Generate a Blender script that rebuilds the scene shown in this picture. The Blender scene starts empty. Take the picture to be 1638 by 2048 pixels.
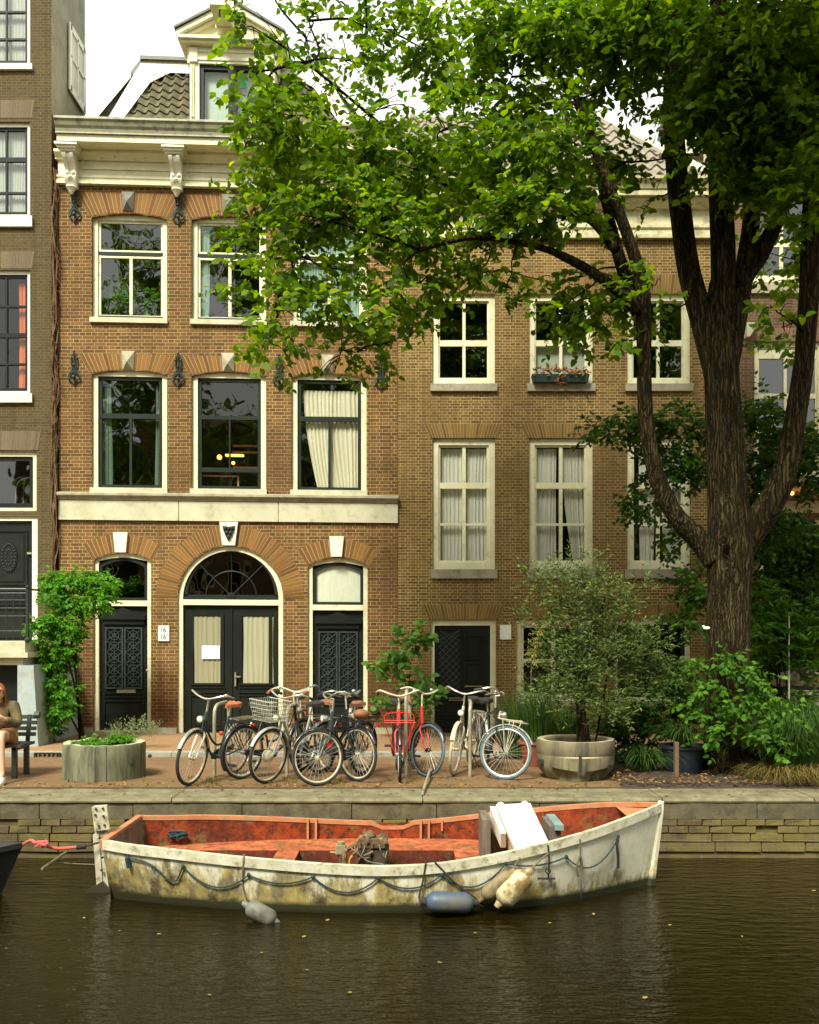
import bpy, math, random
import numpy as np
from mathutils import Vector, Matrix
from mathutils.geometry import tessellate_polygon
R = math.radians
PI = math.pi
sc = bpy.context.scene
COL = sc.collection
F = 2000.0; CX = 819.0; HY = 1262.0; CZ = 1.9      # focal length (photo px), vanishing point, eye height
FAC = 18.1                                          # depth of the house fronts
QUAY = 11.34                                        # quay edge
WZ = -0.685                                         # water level

def P(px, py, Y):
    return Vector(((px-CX)*Y/F, Y, CZ+(HY-py)*Y/F))
def fx(px, Y=FAC): return (px-CX)*Y/F
def fz(py, Y=FAC): return CZ+(HY-py)*Y/F
def G(px, py, z=0.0):
    Y = (CZ-z)*F/(py-HY)
    return Vector(((px-CX)*Y/F, Y, z))

# ------------------------------------------------------------------ objects
ROOT = {}
SHEAR = [None]
def root_of(o):
    while o is not None and o.parent is not None: o = o.parent
    return o
def tag(o, label=None, cat=None, group=None, kind=None):
    if label: o['label'] = label
    if cat: o['category'] = cat
    if group: o['group'] = group
    if kind: o['kind'] = kind
    return o
def thing(name, label, cat, loc=(0,0,0), rz=0.0, group=None, local=False, rot=None):
    o = bpy.data.objects.new(name, None)
    o.empty_display_size = 0.1
    COL.objects.link(o)
    o.location = loc
    o.rotation_euler = rot if rot else (0, 0, rz)
    ROOT[o.name] = Vector((0,0,0)) if local else Vector(loc)
    return tag(o, label, cat, group)

class MB:
    def __init__(s):
        s.v = []; s.f = []; s.M = None
    def add(s, vs, fs):
        n = len(s.v)
        if s.M is not None: vs = [s.M @ Vector(v) for v in vs]
        s.v.extend([tuple(v) for v in vs]); s.f.extend([tuple(i+n for i in f) for f in fs])
        return s
    def box(s, x0, x1, y0, y1, z0, z1):
        return s.add([(x0,y0,z0),(x1,y0,z0),(x1,y1,z0),(x0,y1,z0),(x0,y0,z1),(x1,y0,z1),(x1,y1,z1),(x0,y1,z1)],
                     [(0,3,2,1),(4,5,6,7),(0,1,5,4),(1,2,6,5),(2,3,7,6),(3,0,4,7)])
    def pbox(s, px0, px1, py0, py1, y0, y1, Yref=FAC):       # front given in photo px at depth Yref
        return s.box(fx(px0,Yref), fx(px1,Yref), y0, y1, fz(py1,Yref), fz(py0,Yref))
    def hull8(s, a, b):                                       # two quads (4 pts each) joined
        return s.add(list(a)+list(b), [(3,2,1,0),(4,5,6,7),(0,1,5,4),(1,2,6,5),(2,3,7,6),(3,0,4,7)])
    def prism(s, poly, y0, y1):                               # poly in (x,z), extruded along y
        n = len(poly)
        vs = [(p[0],y0,p[1]) for p in poly]+[(p[0],y1,p[1]) for p in poly]
        fs = [tuple(range(n)), tuple(range(2*n-1,n-1,-1))]+[(i,i+n,(i+1)%n+n,(i+1)%n) for i in range(n)]
        return s.add(vs, fs)
    def prismz(s, poly, z0, z1):
        n = len(poly)
        vs = [(p[0],p[1],z0) for p in poly]+[(p[0],p[1],z1) for p in poly]
        fs = [tuple(range(n-1,-1,-1)), tuple(range(n,2*n))]+[(i,(i+1)%n,(i+1)%n+n,i+n) for i in range(n)]
        return s.add(vs, fs)
    def prismx(s, poly, x0, x1):                              # poly in (y,z)
        n = len(poly)
        vs = [(x0,p[0],p[1]) for p in poly]+[(x1,p[0],p[1]) for p in poly]
        fs = [tuple(range(n)), tuple(range(2*n-1,n-1,-1))]+[(i,i+n,(i+1)%n+n,(i+1)%n) for i in range(n)]
        return s.add(vs, fs)
    def ring(s, outer, inner, y0, y1):                        # frame between two (x,z) loops
        n = len(outer)
        vs = [(p[0],y0,p[1]) for p in outer]+[(p[0],y0,p[1]) for p in inner]+[(p[0],y1,p[1]) for p in outer]+[(p[0],y1,p[1]) for p in inner]
        fs = []
        for i in range(n):
            j = (i+1)%n
            fs += [(i,j,n+j,n+i),(2*n+i,3*n+i,3*n+j,2*n+j),(n+i,n+j,3*n+j,3*n+i),(i,2*n+i,2*n+j,j)]
        return s.add(vs, fs)
    def tube(s, pts, r, seg=8, cap=True, closed=False):
        pts = [Vector(p) for p in pts]; n = len(pts)
        rs = r if isinstance(r,(list,tuple)) else [r]*n
        vs = []; up = None
        for i in range(n):
            if closed: t = pts[(i+1)%n]-pts[i-1]
            else: t = pts[min(i+1,n-1)]-pts[max(i-1,0)]
            if t.length < 1e-9: t = Vector((0,0,1))
            t.normalize()
            if up is None:
                a = Vector((0,0,1)) if abs(t.z) < .9 else Vector((1,0,0))
                u = t.cross(a).normalized()
            else:
                u = (up - t*up.dot(t))
                u = u.normalized() if u.length > 1e-6 else t.orthogonal().normalized()
            up = u; w = t.cross(u)
            for k in range(seg):
                a = 2*PI*k/seg
                vs.append(pts[i]+(u*math.cos(a)+w*math.sin(a))*rs[i])
        fs = []
        m = n if closed else n-1
        for i in range(m):
            j = (i+1)%n
            for k in range(seg):
                l = (k+1)%seg
                fs.append((i*seg+k, i*seg+l, j*seg+l, j*seg+k))
        if cap and not closed:
            fs.append(tuple(range(seg-1,-1,-1))); fs.append(tuple((n-1)*seg+k for k in range(seg)))
        return s.add(vs, fs)
    def lathe(s, prof, c=(0,0,0), seg=24, axis='z', cap=True):  # prof: (r, h)
        vs = []; n = len(prof)
        for r_, h in prof:
            for k in range(seg):
                a = 2*PI*k/seg; x = r_*math.cos(a); y = r_*math.sin(a)
                p = (x,y,h) if axis=='z' else ((x,h,y) if axis=='y' else (h,x,y))
                vs.append((c[0]+p[0], c[1]+p[1], c[2]+p[2]))
        fs = []
        for i in range(n-1):
            for k in range(seg):
                l = (k+1)%seg
                f = (i*seg+k, i*seg+l, (i+1)*seg+l, (i+1)*seg+k)
                fs.append(f if axis!='y' else f[::-1])
        if cap:
            fs.append(tuple(range(seg-1,-1,-1))); fs.append(tuple((n-1)*seg+k for k in range(seg)))
        return s.add(vs, fs)
    def sphere(s, c, r, seg=12, rings=8, sc_=(1,1,1)):
        vs = []; fs = []
        for i in range(rings+1):
            th = PI*i/rings
            for k in range(seg):
                a = 2*PI*k/seg
                vs.append((c[0]+r*sc_[0]*math.sin(th)*math.cos(a), c[1]+r*sc_[1]*math.sin(th)*math.sin(a), c[2]+r*sc_[2]*math.cos(th)))
        for i in range(rings):
            for k in range(seg):
                l = (k+1)%seg
                fs.append((i*seg+k,(i+1)*seg+k,(i+1)*seg+l,i*seg+l))
        return s.add(vs, fs)
    def torus(s, c, R_, r, axis='y', seg=40, rs=8, arc=(0,2*PI)):
        full = abs(arc[1]-arc[0]-2*PI) < 1e-6
        n = seg if full else seg+1
        pts = []
        for i in range(n):
            a = arc[0]+(arc[1]-arc[0])*i/seg
            x = R_*math.cos(a); z = R_*math.sin(a)
            pts.append((c[0]+x,c[1],c[2]+z) if axis=='y' else ((c[0]+x,c[1]+z,c[2]) if axis=='z' else (c[0],c[1]+x,c[2]+z)))
        return s.tube(pts, r, rs, closed=full)
    def build(s, name, mat, parent=None, smooth=False, angle=40):
        me = bpy.data.meshes.new(name)
        off = Vector((0,0,0))
        if parent is not None: off = ROOT.get(root_of(parent).name, off)
        vs = s.v
        if SHEAR[0]: vs = [SHEAR[0](v) for v in vs]
        vs = [(v[0]-off.x, v[1]-off.y, v[2]-off.z) for v in vs]
        me.from_pydata(vs, [], s.f); me.validate(); me.update()
        me.materials.append(mat)
        if smooth:
            me.shade_smooth()
            if angle < 180: me.set_sharp_from_angle(angle=R(angle))
        o = bpy.data.objects.new(name, me); COL.objects.link(o)
        if parent is not None: o.parent = parent
        return o
    def solo(s, name, mat, label, cat, group=None, kind=None, smooth=False, origin=None):
        if origin is not None:
            s.v = [(v[0]-origin[0], v[1]-origin[1], v[2]-origin[2]) for v in s.v]
        o = s.build(name, mat, None, smooth)
        if origin is not None: o.location = origin
        return tag(o, label, cat, group, kind)

def copy_tree(o, parent=None):
    c = o.copy(); COL.objects.link(c); c.parent = parent
    for ch in list(o.children): copy_tree(ch, c)
    return c

def catmull(pts, n=6):
    pts = [Vector(p) for p in pts]; out = []
    for i in range(len(pts)-1):
        p0 = pts[max(i-1,0)]; p1 = pts[i]; p2 = pts[i+1]; p3 = pts[min(i+2,len(pts)-1)]
        for k in range(n):
            t = k/n
            out.append(.5*((2*p1)+(p2-p0)*t+(2*p0-5*p1+4*p2-p3)*t*t+(3*p1-p0-3*p2+p3)*t**3))
    out.append(pts[-1]); return out
def lerp_list(vals, n):
    out = []
    for i in range(n):
        t = i/(n-1)*(len(vals)-1); k = min(int(t), len(vals)-2); f = t-k
        out.append(vals[k]*(1-f)+vals[k+1]*f)
    return out

# ------------------------------------------------------------------ materials
def newmat(name):
    m = bpy.data.materials.new(name); m.use_nodes = True
    nt = m.node_tree; nt.nodes.clear()
    out = nt.nodes.new('ShaderNodeOutputMaterial')
    b = nt.nodes.new('ShaderNodeBsdfPrincipled')
    nt.links.new(b.outputs[0], out.inputs[0])
    return m, nt, b, out
def N(nt, t, **kw):
    n = nt.nodes.new(t)
    for k, v in kw.items():
        if k in n.inputs: n.inputs[k].default_value = v
        else: setattr(n, k, v)
    return n
def noise(nt, coord, scale, detail=4, rough=.55):
    n = N(nt, 'ShaderNodeTexNoise'); n.inputs['Scale'].default_value = scale
    n.inputs['Detail'].default_value = detail; n.inputs['Roughness'].default_value = rough
    nt.links.new(coord, n.inputs['Vector']); return n.outputs['Fac']
def ramp(nt, fac, stops):
    r = nt.nodes.new('ShaderNodeValToRGB')
    e = r.color_ramp.elements
    while len(e) < len(stops): e.new(.5)
    for i, (p, c) in enumerate(stops):
        e[i].position = p; e[i].color = (c,c,c,1) if isinstance(c,(int,float)) else (*c,1)
    nt.links.new(fac, r.inputs[0]); return r.outputs[0]
def mix(nt, fac, a, b, mode='MIX'):
    m = nt.nodes.new('ShaderNodeMix'); m.data_type = 'RGBA'; m.blend_type = mode
    for i, v in ((0,fac),(6,a),(7,b)):
        if isinstance(v,(int,float)): m.inputs[i].default_value = v
        elif isinstance(v,tuple): m.inputs[i].default_value = (*v,1) if len(v)==3 else v
        else: nt.links.new(v, m.inputs[i])
    return m.outputs[2]
def math_(nt, op, a, b=None, clamp=False):
    m = nt.nodes.new('ShaderNodeMath'); m.operation = op; m.use_clamp = clamp
    for i, v in ((0,a),(1,b)):
        if v is None: continue
        if isinstance(v,(int,float)): m.inputs[i].default_value = v
        else: nt.links.new(v, m.inputs[i])
    return m.outputs[0]
def coords(nt): return N(nt, 'ShaderNodeTexCoord').outputs['Object']
def bump(nt, b, h, strength=.5, dist=.01):
    n = nt.nodes.new('ShaderNodeBump'); n.inputs['Strength'].default_value = strength; n.inputs['Distance'].default_value = dist
    nt.links.new(h, n.inputs['Height']); nt.links.new(n.outputs[0], b.inputs['Normal'])
def mapped(nt, co, scale=(1,1,1)):
    m = nt.nodes.new('ShaderNodeMapping'); m.inputs['Scale'].default_value = scale
    nt.links.new(co, m.inputs['Vector']); return m.outputs[0]

def pm(name, c1, c2=None, scale=6, rough=.7, metal=0, bmp=.3, bdist=.004, bscale=None, dirt=None, dirt_scale=2.5, dirt_amt=(.5,.65), stretch=(1,1,1), spec=.5):
    m, nt, b, out = newmat(name); co = coords(nt)
    cs = mapped(nt, co, stretch)
    if c2 is None: c2 = tuple(x*.75 for x in c1)
    f = noise(nt, cs, scale, 6, .65)
    col = mix(nt, ramp(nt, f, [(.35,0),(.65,1)]), c1, c2)
    if dirt:
        d = noise(nt, cs, dirt_scale, 8, .7)
        col = mix(nt, ramp(nt, d, [(dirt_amt[0],0),(dirt_amt[1],1)]), col, dirt)
    nt.links.new(col, b.inputs['Base Color'])
    b.inputs['Roughness'].default_value = rough; b.inputs['Metallic'].default_value = metal
    b.inputs['Specular IOR Level'].default_value = spec
    if bmp: bump(nt, b, noise(nt, cs, bscale or scale*6, 5, .7), bmp, bdist)
    return m

def brick_mat(name, c1, c2, mortar, bw=.215, bh=.0625, mw=.011, tint=None, damp=None, bias=0.0, dampz=1.2, contrast=1.0, moss=None):
    m, nt, b, out = newmat(name); co = coords(nt)
    s = N(nt,'ShaderNodeSeparateXYZ'); nt.links.new(co, s.inputs[0])
    u = math_(nt,'ADD', s.outputs[0], s.outputs[1])
    c = N(nt,'ShaderNodeCombineXYZ'); nt.links.new(u, c.inputs[0]); nt.links.new(s.outputs[2], c.inputs[1])
    # slight waviness of the courses
    wn = N(nt,'ShaderNodeTexNoise'); wn.inputs['Scale'].default_value = 2.2; nt.links.new(c.outputs[0], wn.inputs['Vector'])
    w2 = N(nt,'ShaderNodeVectorMath', operation='MULTIPLY_ADD')
    nt.links.new(wn.outputs['Color'], w2.inputs[0]); w2.inputs[1].default_value=(.012,.012,0); nt.links.new(c.outputs[0], w2.inputs[2])
    t = N(nt,'ShaderNodeTexBrick'); nt.links.new(w2.outputs[0], t.inputs['Vector'])
    t.squash = .5; t.squash_frequency = 2; t.inputs['Scale'].default_value = 1; t.inputs['Brick Width'].default_value = bw; t.inputs['Row Height'].default_value = bh
    t.inputs['Mortar Size'].default_value = mw*.5; t.inputs['Mortar Smooth'].default_value = .3; t.inputs['Bias'].default_value = bias
    t.inputs['Color1'].default_value = (*c1,1); t.inputs['Color2'].default_value = (*c2,1); t.inputs['Mortar'].default_value = (*mortar,1)
    col = t.outputs['Color']
    f = noise(nt, co, .55, 7, .65)
    col = mix(nt, math_(nt,'MULTIPLY',ramp(nt,f,[(.38,0),(.66,1)]),.75), col, tint or tuple(x*.6 for x in c1))
    f2 = noise(nt, co, 19, 4, .75)
    col = mix(nt, .8*contrast, col, mix(nt, f2, (.40,.36,.36), (1.6,1.62,1.6)), 'MULTIPLY')
    fv = noise(nt, mapped(nt, co, (3.5,3.5,.35)), 1.3, 5, .6)      # rain streaks
    col = mix(nt, math_(nt,'MULTIPLY',ramp(nt,fv,[(.52,0),(.72,1)]),.5), col, tuple(x*.45 for x in c1))
    if damp:
        zz = math_(nt,'SUBTRACT', dampz, s.outputs[2])
        zz = math_(nt,'ADD', zz, math_(nt,'MULTIPLY', math_(nt,'SUBTRACT', noise(nt,co,1.6,5,.6), .5), 2.2))
        col = mix(nt, math_(nt,'MULTIPLY',zz,.6,True), col, mix(nt,.8,col,damp,'MULTIPLY'))
    if moss:
        fm = noise(nt, co, 1.4, 7, .7)
        col = mix(nt, ramp(nt,fm,[(.48,0),(.6,.85)]), col, moss)
    nt.links.new(col, b.inputs['Base Color'])
    b.inputs['Roughness'].default_value = .88; b.inputs['Specular IOR Level'].default_value = .25
    h = mix(nt, .35, math_(nt,'SUBTRACT',1.0,t.outputs['Fac']), f2)
    bump(nt, b, h, .6, .006)
    return m

def island_mat(name, cols, rough=.8, bmp=.2):            # each loose piece gets its own tone
    m, nt, b, out = newmat(name)
    g = N(nt,'ShaderNodeNewGeometry'); co = coords(nt)
    k = len(cols)
    col = ramp(nt, g.outputs['Random Per Island'], [(i/(k-1), c) for i, c in enumerate(cols)])
    f2 = noise(nt, co, 25, 4, .7)
    col = mix(nt, .7, col, mix(nt, f2, (.6,.6,.6), (1.4,1.4,1.4)), 'MULTIPLY')
    nt.links.new(col, b.inputs['Base Color']); b.inputs['Roughness'].default_value = rough
    b.inputs['Specular IOR Level'].default_value = .25
    bump(nt, b, f2, bmp, .005)
    return m

def leaf_mat(name, cols, trans=.35, rough=.45, tcol=None):
    m, nt, b, out = newmat(name)
    g = N(nt,'ShaderNodeNewGeometry'); co = coords(nt); k = len(cols)
    col = ramp(nt, g.outputs['Random Per Island'], [(i/(k-1), c) for i, c in enumerate(cols)])
    f = noise(nt, co, 1.1, 3, .6)
    col = mix(nt, 1.0, col, mix(nt, ramp(nt,f,[(.35,0),(.65,1)]), (.72,.78,.7), (1.25,1.2,1.1)), 'MULTIPLY')
    nt.links.new(col, b.inputs['Base Color']); b.inputs['Roughness'].default_value = rough+.12
    b.inputs['Specular IOR Level'].default_value = .18
    t = N(nt,'ShaderNodeBsdfTranslucent')
    tc = mix(nt, 1.0, col, tcol or (1.9,1.7,.55), 'MULTIPLY'); nt.links.new(tc, t.inputs['Color'])
    ms = N(nt,'ShaderNodeMixShader'); ms.inputs[0].default_value = trans
    nt.links.new(b.outputs[0], ms.inputs[1]); nt.links.new(t.outputs[0], ms.inputs[2]); nt.links.new(ms.outputs[0], out.inputs[0])
    return m

def glass_mat(name, tint=(.75,.8,.78), refl=1.0, wave=.015):
    m, nt, b, out = newmat(name); nt.nodes.remove(b); co = coords(nt)
    tr = N(nt,'ShaderNodeBsdfTransparent'); tr.inputs[0].default_value = (*tint,1)
    gl = N(nt,'ShaderNodeBsdfGlossy'); gl.inputs['Roughness'].default_value = .015; gl.inputs[0].default_value=(1,1,1,1)
    bp = N(nt,'ShaderNodeBump'); bp.inputs['Strength'].default_value = .35; bp.inputs['Distance'].default_value = wave
    nt.links.new(noise(nt,co,1.4,2,.5), bp.inputs['Height']); nt.links.new(bp.outputs[0], gl.inputs['Normal'])
    fr = N(nt,'ShaderNodeFresnel'); ge = N(nt,'ShaderNodeNewGeometry')
    nt.links.new(math_(nt,'SUBTRACT',1.55,math_(nt,'MULTIPLY',ge.outputs['Backfacing'],1.55-1/1.55)), fr.inputs[0])
    fac = math_(nt,'ADD', math_(nt,'MULTIPLY',fr.outputs[0],1.6*refl), .03, True)
    ms = N(nt,'ShaderNodeMixShader'); nt.links.new(fac, ms.inputs[0]); nt.links.new(tr.outputs[0], ms.inputs[1]); nt.links.new(gl.outputs[0], ms.inputs[2])
    nt.links.new(ms.outputs[0], out.inputs[0]); return m

def cloth_mat(name, c, trans=.15):
    m, nt, b, out = newmat(name); co = coords(nt)
    f = noise(nt, mapped(nt,co,(8,8,1)), 3, 4, .6)
    col = mix(nt, f, tuple(x*.75 for x in c), c); nt.links.new(col, b.inputs['Base Color']); b.inputs['Roughness'].default_value = .9
    t = N(nt,'ShaderNodeBsdfTranslucent'); nt.links.new(col, t.inputs[0])
    ms = N(nt,'ShaderNodeMixShader'); ms.inputs[0].default_value = trans
    nt.links.new(b.outputs[0], ms.inputs[1]); nt.links.new(t.outputs[0], ms.inputs[2]); nt.links.new(ms.outputs[0], out.inputs[0]); return m

def emit_mat(name, c, s):
    m, nt, b, out = newmat(name)
    b.inputs['Base Color'].default_value = (*c,1); b.inputs['Emission Color'].default_value = (*c,1); b.inputs['Emission Strength'].default_value = s
    return m

M = {}
M['brick_main'] = brick_mat('orange_brown_brick', (.235,.112,.034), (.105,.050,.017), (.44,.35,.16), tint=(.085,.047,.016), damp=(.50,.30,.26), dampz=1.5)
M['brick_tan'] = brick_mat('tan_brown_brick', (.235,.140,.050), (.105,.056,.022), (.46,.36,.14), bh=.052, bw=.19, tint=(.11,.07,.020), mw=.013)
M['brick_dark'] = brick_mat('dark_brown_brick', (.092,.062,.024), (.046,.032,.013), (.16,.13,.055), bh=.05, bw=.19, tint=(.10,.075,.035), mw=.010)
M['brick_red'] = brick_mat('red_brown_brick', (.17,.085,.042), (.095,.048,.026), (.25,.2,.14), bh=.052, bw=.19, tint=(.14,.09,.05), mw=.010)
M['vous_main'] = island_mat('orange_arch_brick', [(.15,.068,.018),(.25,.118,.030),(.11,.05,.014),(.20,.092,.024)])
M['vous_tan'] = island_mat('tan_arch_brick', [(.14,.078,.023),(.25,.148,.04),(.105,.06,.018),(.19,.113,.032)])
M['vous_dark'] = island_mat('dark_arch_brick', [(.13,.09,.05),(.19,.14,.08),(.11,.08,.05),(.16,.12,.07)])
M['vous_red'] = island_mat('red_arch_brick', [(.17,.1,.06),(.24,.14,.09),(.14,.08,.055),(.2,.13,.08)])
M['mortar'] = pm('pale_mortar', (.34,.26,.11), (.27,.20,.085), 9, .95)
M['mortar_dark'] = pm('grey_mortar', (.2,.165,.1), (.13,.11,.07), 9, .95)
M['cream'] = pm('cream_paint', (.74,.71,.49), (.65,.61,.38), 3, .55, bmp=.15, dirt=(.33,.29,.14), dirt_scale=7, dirt_amt=(.55,.78))
M['white'] = pm('white_paint', (.78,.76,.62), (.68,.66,.50), 3, .45, bmp=.1, dirt=(.48,.44,.32), dirt_scale=4, dirt_amt=(.62,.8))
M['offwhite'] = pm('weathered_white_board', (.70,.66,.54), (.58,.54,.42), 4, .6, dirt=(.34,.30,.2), dirt_scale=3, dirt_amt=(.52,.75))
M['green_dark'] = pm('dark_green_paint', (.014,.022,.014), (.009,.014,.010), 4, .5, bmp=.1, spec=.25)
M['black_paint'] = pm('black_door_paint', (.011,.014,.010), (.007,.009,.007), 4, .45, bmp=.1, spec=.25)
M['black_iron'] = pm('black_iron', (.02,.024,.022), (.035,.04,.035), 12, .45, metal=.3)
M['anchor'] = pm('green_grey_iron', (.035,.055,.042), (.018,.03,.024), 15, .55, metal=.2)
M['stone'] = pm('grey_sandstone', (.40,.36,.25), (.28,.25,.165), 5, .85, dirt=(.18,.16,.095), dirt_scale=4, dirt_amt=(.5,.72), bmp=.5)
M['stone_pale'] = pm('pale_band_stone', (.55,.53,.37), (.43,.41,.26), 3, .8, dirt=(.30,.28,.18), dirt_scale=6, dirt_amt=(.55,.78), bmp=.3)
M['stone_grey'] = pm('dark_keystone', (.20,.185,.14), (.13,.12,.09), 7, .85, bmp=.5)
M['sill'] = pm('sill_stone', (.36,.33,.23), (.25,.225,.15), 6, .85, dirt=(.15,.13,.08), dirt_scale=5, dirt_amt=(.52,.7))
M['plaster'] = pm('grey_green_plaster', (.30,.29,.20), (.23,.215,.145), 3, .9, dirt=(.16,.15,.09), dirt_scale=2, dirt_amt=(.5,.7))
M['tile'] = pm('mossy_roof_tile', (.125,.105,.06), (.07,.065,.035), 7, .85, dirt=(.17,.165,.05), dirt_scale=9, dirt_amt=(.5,.68), bmp=.6, bdist=.01)
M['tile_grey'] = pm('grey_pantile', (.25,.22,.17), (.16,.14,.10), 7, .85, dirt=(.3,.27,.19), dirt_scale=6, bmp=.5, bdist=.01)
M['lead'] = pm('lead_gutter', (.10,.105,.08), (.065,.07,.05), 6, .55, bmp=.2)
M['glass'] = glass_mat('window_glass')
M['glass_clear'] = glass_mat('clear_glass', (.96,.97,.94), .5)
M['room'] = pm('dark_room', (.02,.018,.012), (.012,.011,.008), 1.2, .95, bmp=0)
M['curtain'] = cloth_mat('cream_curtain', (.80,.76,.56))
M['curtain_white'] = cloth_mat('white_net_curtain', (.86,.85,.74))
M['curtain_green'] = cloth_mat('pale_green_curtain', (.22,.30,.22))
M['curtain_orange'] = cloth_mat('orange_curtain', (.70,.16,.035))
M['curtain_teal'] = cloth_mat('pale_teal_curtain', (.50,.66,.56))
M['blind'] = cloth_mat('pale_roller_blind', (.84,.86,.70), .08)
M['lamp'] = emit_mat('warm_lamp_glow', (1.0,.50,.10), 1.6)
M['warm_wood'] = pm('warm_wood', (.45,.2,.07), (.33,.14,.05), 5, .5, stretch=(1,1,6))
M['sign_white'] = pm('white_enamel', (.85,.84,.74), (.8,.79,.7), 3, .35, bmp=0)
M['ink'] = pm('black_ink', (.02,.02,.02), (.03,.03,.03), 3, .6, bmp=0)
M['brass'] = pm('dull_brass', (.55,.5,.34), (.4,.36,.24), 9, .35, metal=.7)
M['soil'] = pm('dark_soil', (.05,.033,.018), (.028,.018,.01), 9, .95, bmp=.9, bdist=.03, dirt=(.10,.06,.03), dirt_scale=14)
# ------------------------------------------------------------------ house building helpers
def arch(x0, x1, z0, zt, rise=0.0, n=14):
    """loop (x,z): bottom-left, bottom-right, then over the top right to left; zt = crown height"""
    pts = [(x0,z0),(x1,z0)]
    w = (x1-x0)/2; cx = (x0+x1)/2
    if rise < 1e-4:
        for i in range(n+1): pts.append((x1-(x1-x0)*i/n, zt))
        return pts
    r = (w*w+rise*rise)/(2*rise); cz = zt-r
    a0 = math.asin(min(1, w/r))
    if rise > w: a0 = PI-a0
    for i in range(n+1):
        a = a0-2*a0*i/n
        pts.append((cx+r*math.sin(a), cz+r*math.cos(a)))
    return pts
MORT = []
def rect(x0, x1, z0, z1): return [(x0,z0),(x1,z0),(x1,z1),(x0,z1)]
def wall_mesh(mb, outer, holes, Y, depth=.13):
    loops = [[Vector((p[0],p[1],0)) for p in outer]]+[[Vector((p[0],p[1],0)) for p in h] for h in holes]
    flat = [p for l in loops for p in l]
    tris = tessellate_polygon(loops)
    fs = []
    for t in tris:
        a,b,c = (flat[i] for i in t)
        if (b-a).cross(c-a).z < 0: t = (t[0],t[2],t[1])
        fs.append(tuple(t))
    mb.add([(p.x,Y,p.y) for p in flat], fs)
    for h in holes:
        n = len(h)
        vs = [(p[0],Y,p[1]) for p in h]+[(p[0],Y+depth,p[1]) for p in h]
        mb.add(vs, [(i,i+n,(i+1)%n+n,(i+1)%n) for i in range(n)])
def voussoir(mb, lo, hi, n, Y, gap=.20, depth=.012, proud=.006, skip=None):
    m_ = min(n, 24); MORT.append((mb, [lo(i/m_) for i in range(m_+1)]+[hi(1-i/m_) for i in range(m_+1)], Y))
    for i in range(n):
        a = (i+gap/2)/n; b = (i+1-gap/2)/n
        if skip and skip[0] < (a+b)/2 < skip[1]: continue
        p = [lo(a), lo(b), hi(b), hi(a)]
        j = random.uniform(-.0015,.0015)
        mb.prism(p, Y-proud+j, Y+depth)
def vous_flat(mb, x0, x1, z0, z1, Y, splay=.12, n=None):
    n = n or max(6, int((x1-x0)/.050))
    voussoir(mb, lambda t:(x0+(x1-x0)*t, z0), lambda t:(x0-splay+(x1-x0+2*splay)*t, z1), n, Y)
def vous_arc(mb, x0, x1, zt, rise, th, Y, n=None, skip=None, flat_top=None, splay=1.0):
    w = (x1-x0)/2; cx = (x0+x1)/2
    r = (w*w+rise*rise)/(2*rise); cz = zt-r; a0 = math.asin(min(1,w/r))
    if rise > w: a0 = PI-a0
    n = n or max(8, int(2*a0*r/.064))
    lo = lambda t: (cx+r*math.sin(-a0+2*a0*t), cz+r*math.cos(-a0+2*a0*t))
    if flat_top is None:
        hi = lambda t: (cx+(r+th)*math.sin(-a0+2*a0*t), cz+(r+th)*math.cos(-a0+2*a0*t))
    else:
        def hi(t):
            l = lo(t); return (cx+(l[0]-cx)*(1+splay*(flat_top-l[1])/ (w*1.6)), flat_top)
    voussoir(mb, lo, hi, n, Y, skip=skip)

def pleats(mb, xt0, xt1, xb0, xb1, z0, z1, Y, amp=.018, pitch=.055, seed=0, bow=0.0):
    rnd = random.Random(seed)
    amp = min(amp, pitch*.17)
    w = max(xt1-xt0, xb1-xb0); n = max(8, int(w/.012)); m = 10
    ph = [0]
    for i in range(n): ph.append(ph[-1]+rnd.uniform(.6,1.4)*2*PI/pitch*(w/n))
    vs = []; fs = []
    for j in range(m+1):
        t = j/m; z = z1-(z1-z0)*t; tt = t**(1+bow)
        a = xt0+(xb0-xt0)*tt; b = xt1+(xb1-xt1)*tt
        for i in range(n+1):
            s = i/n
            am = amp*(.45+.75*abs(math.sin(s*7.3+seed))+.25*math.sin(s*23+seed*2)); vs.append((a+(b-a)*s+.006*math.sin(t*5+s*9+seed), Y+am*math.sin(ph[i]+.9*math.sin(t*2.6+s*6+seed)), z))
    for j in range(m):
        for i in range(n):
            q = j*(n+1)+i
            fs.append((q,q+n+1,q+n+2,q+1))
    mb.add(vs, fs)

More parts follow.
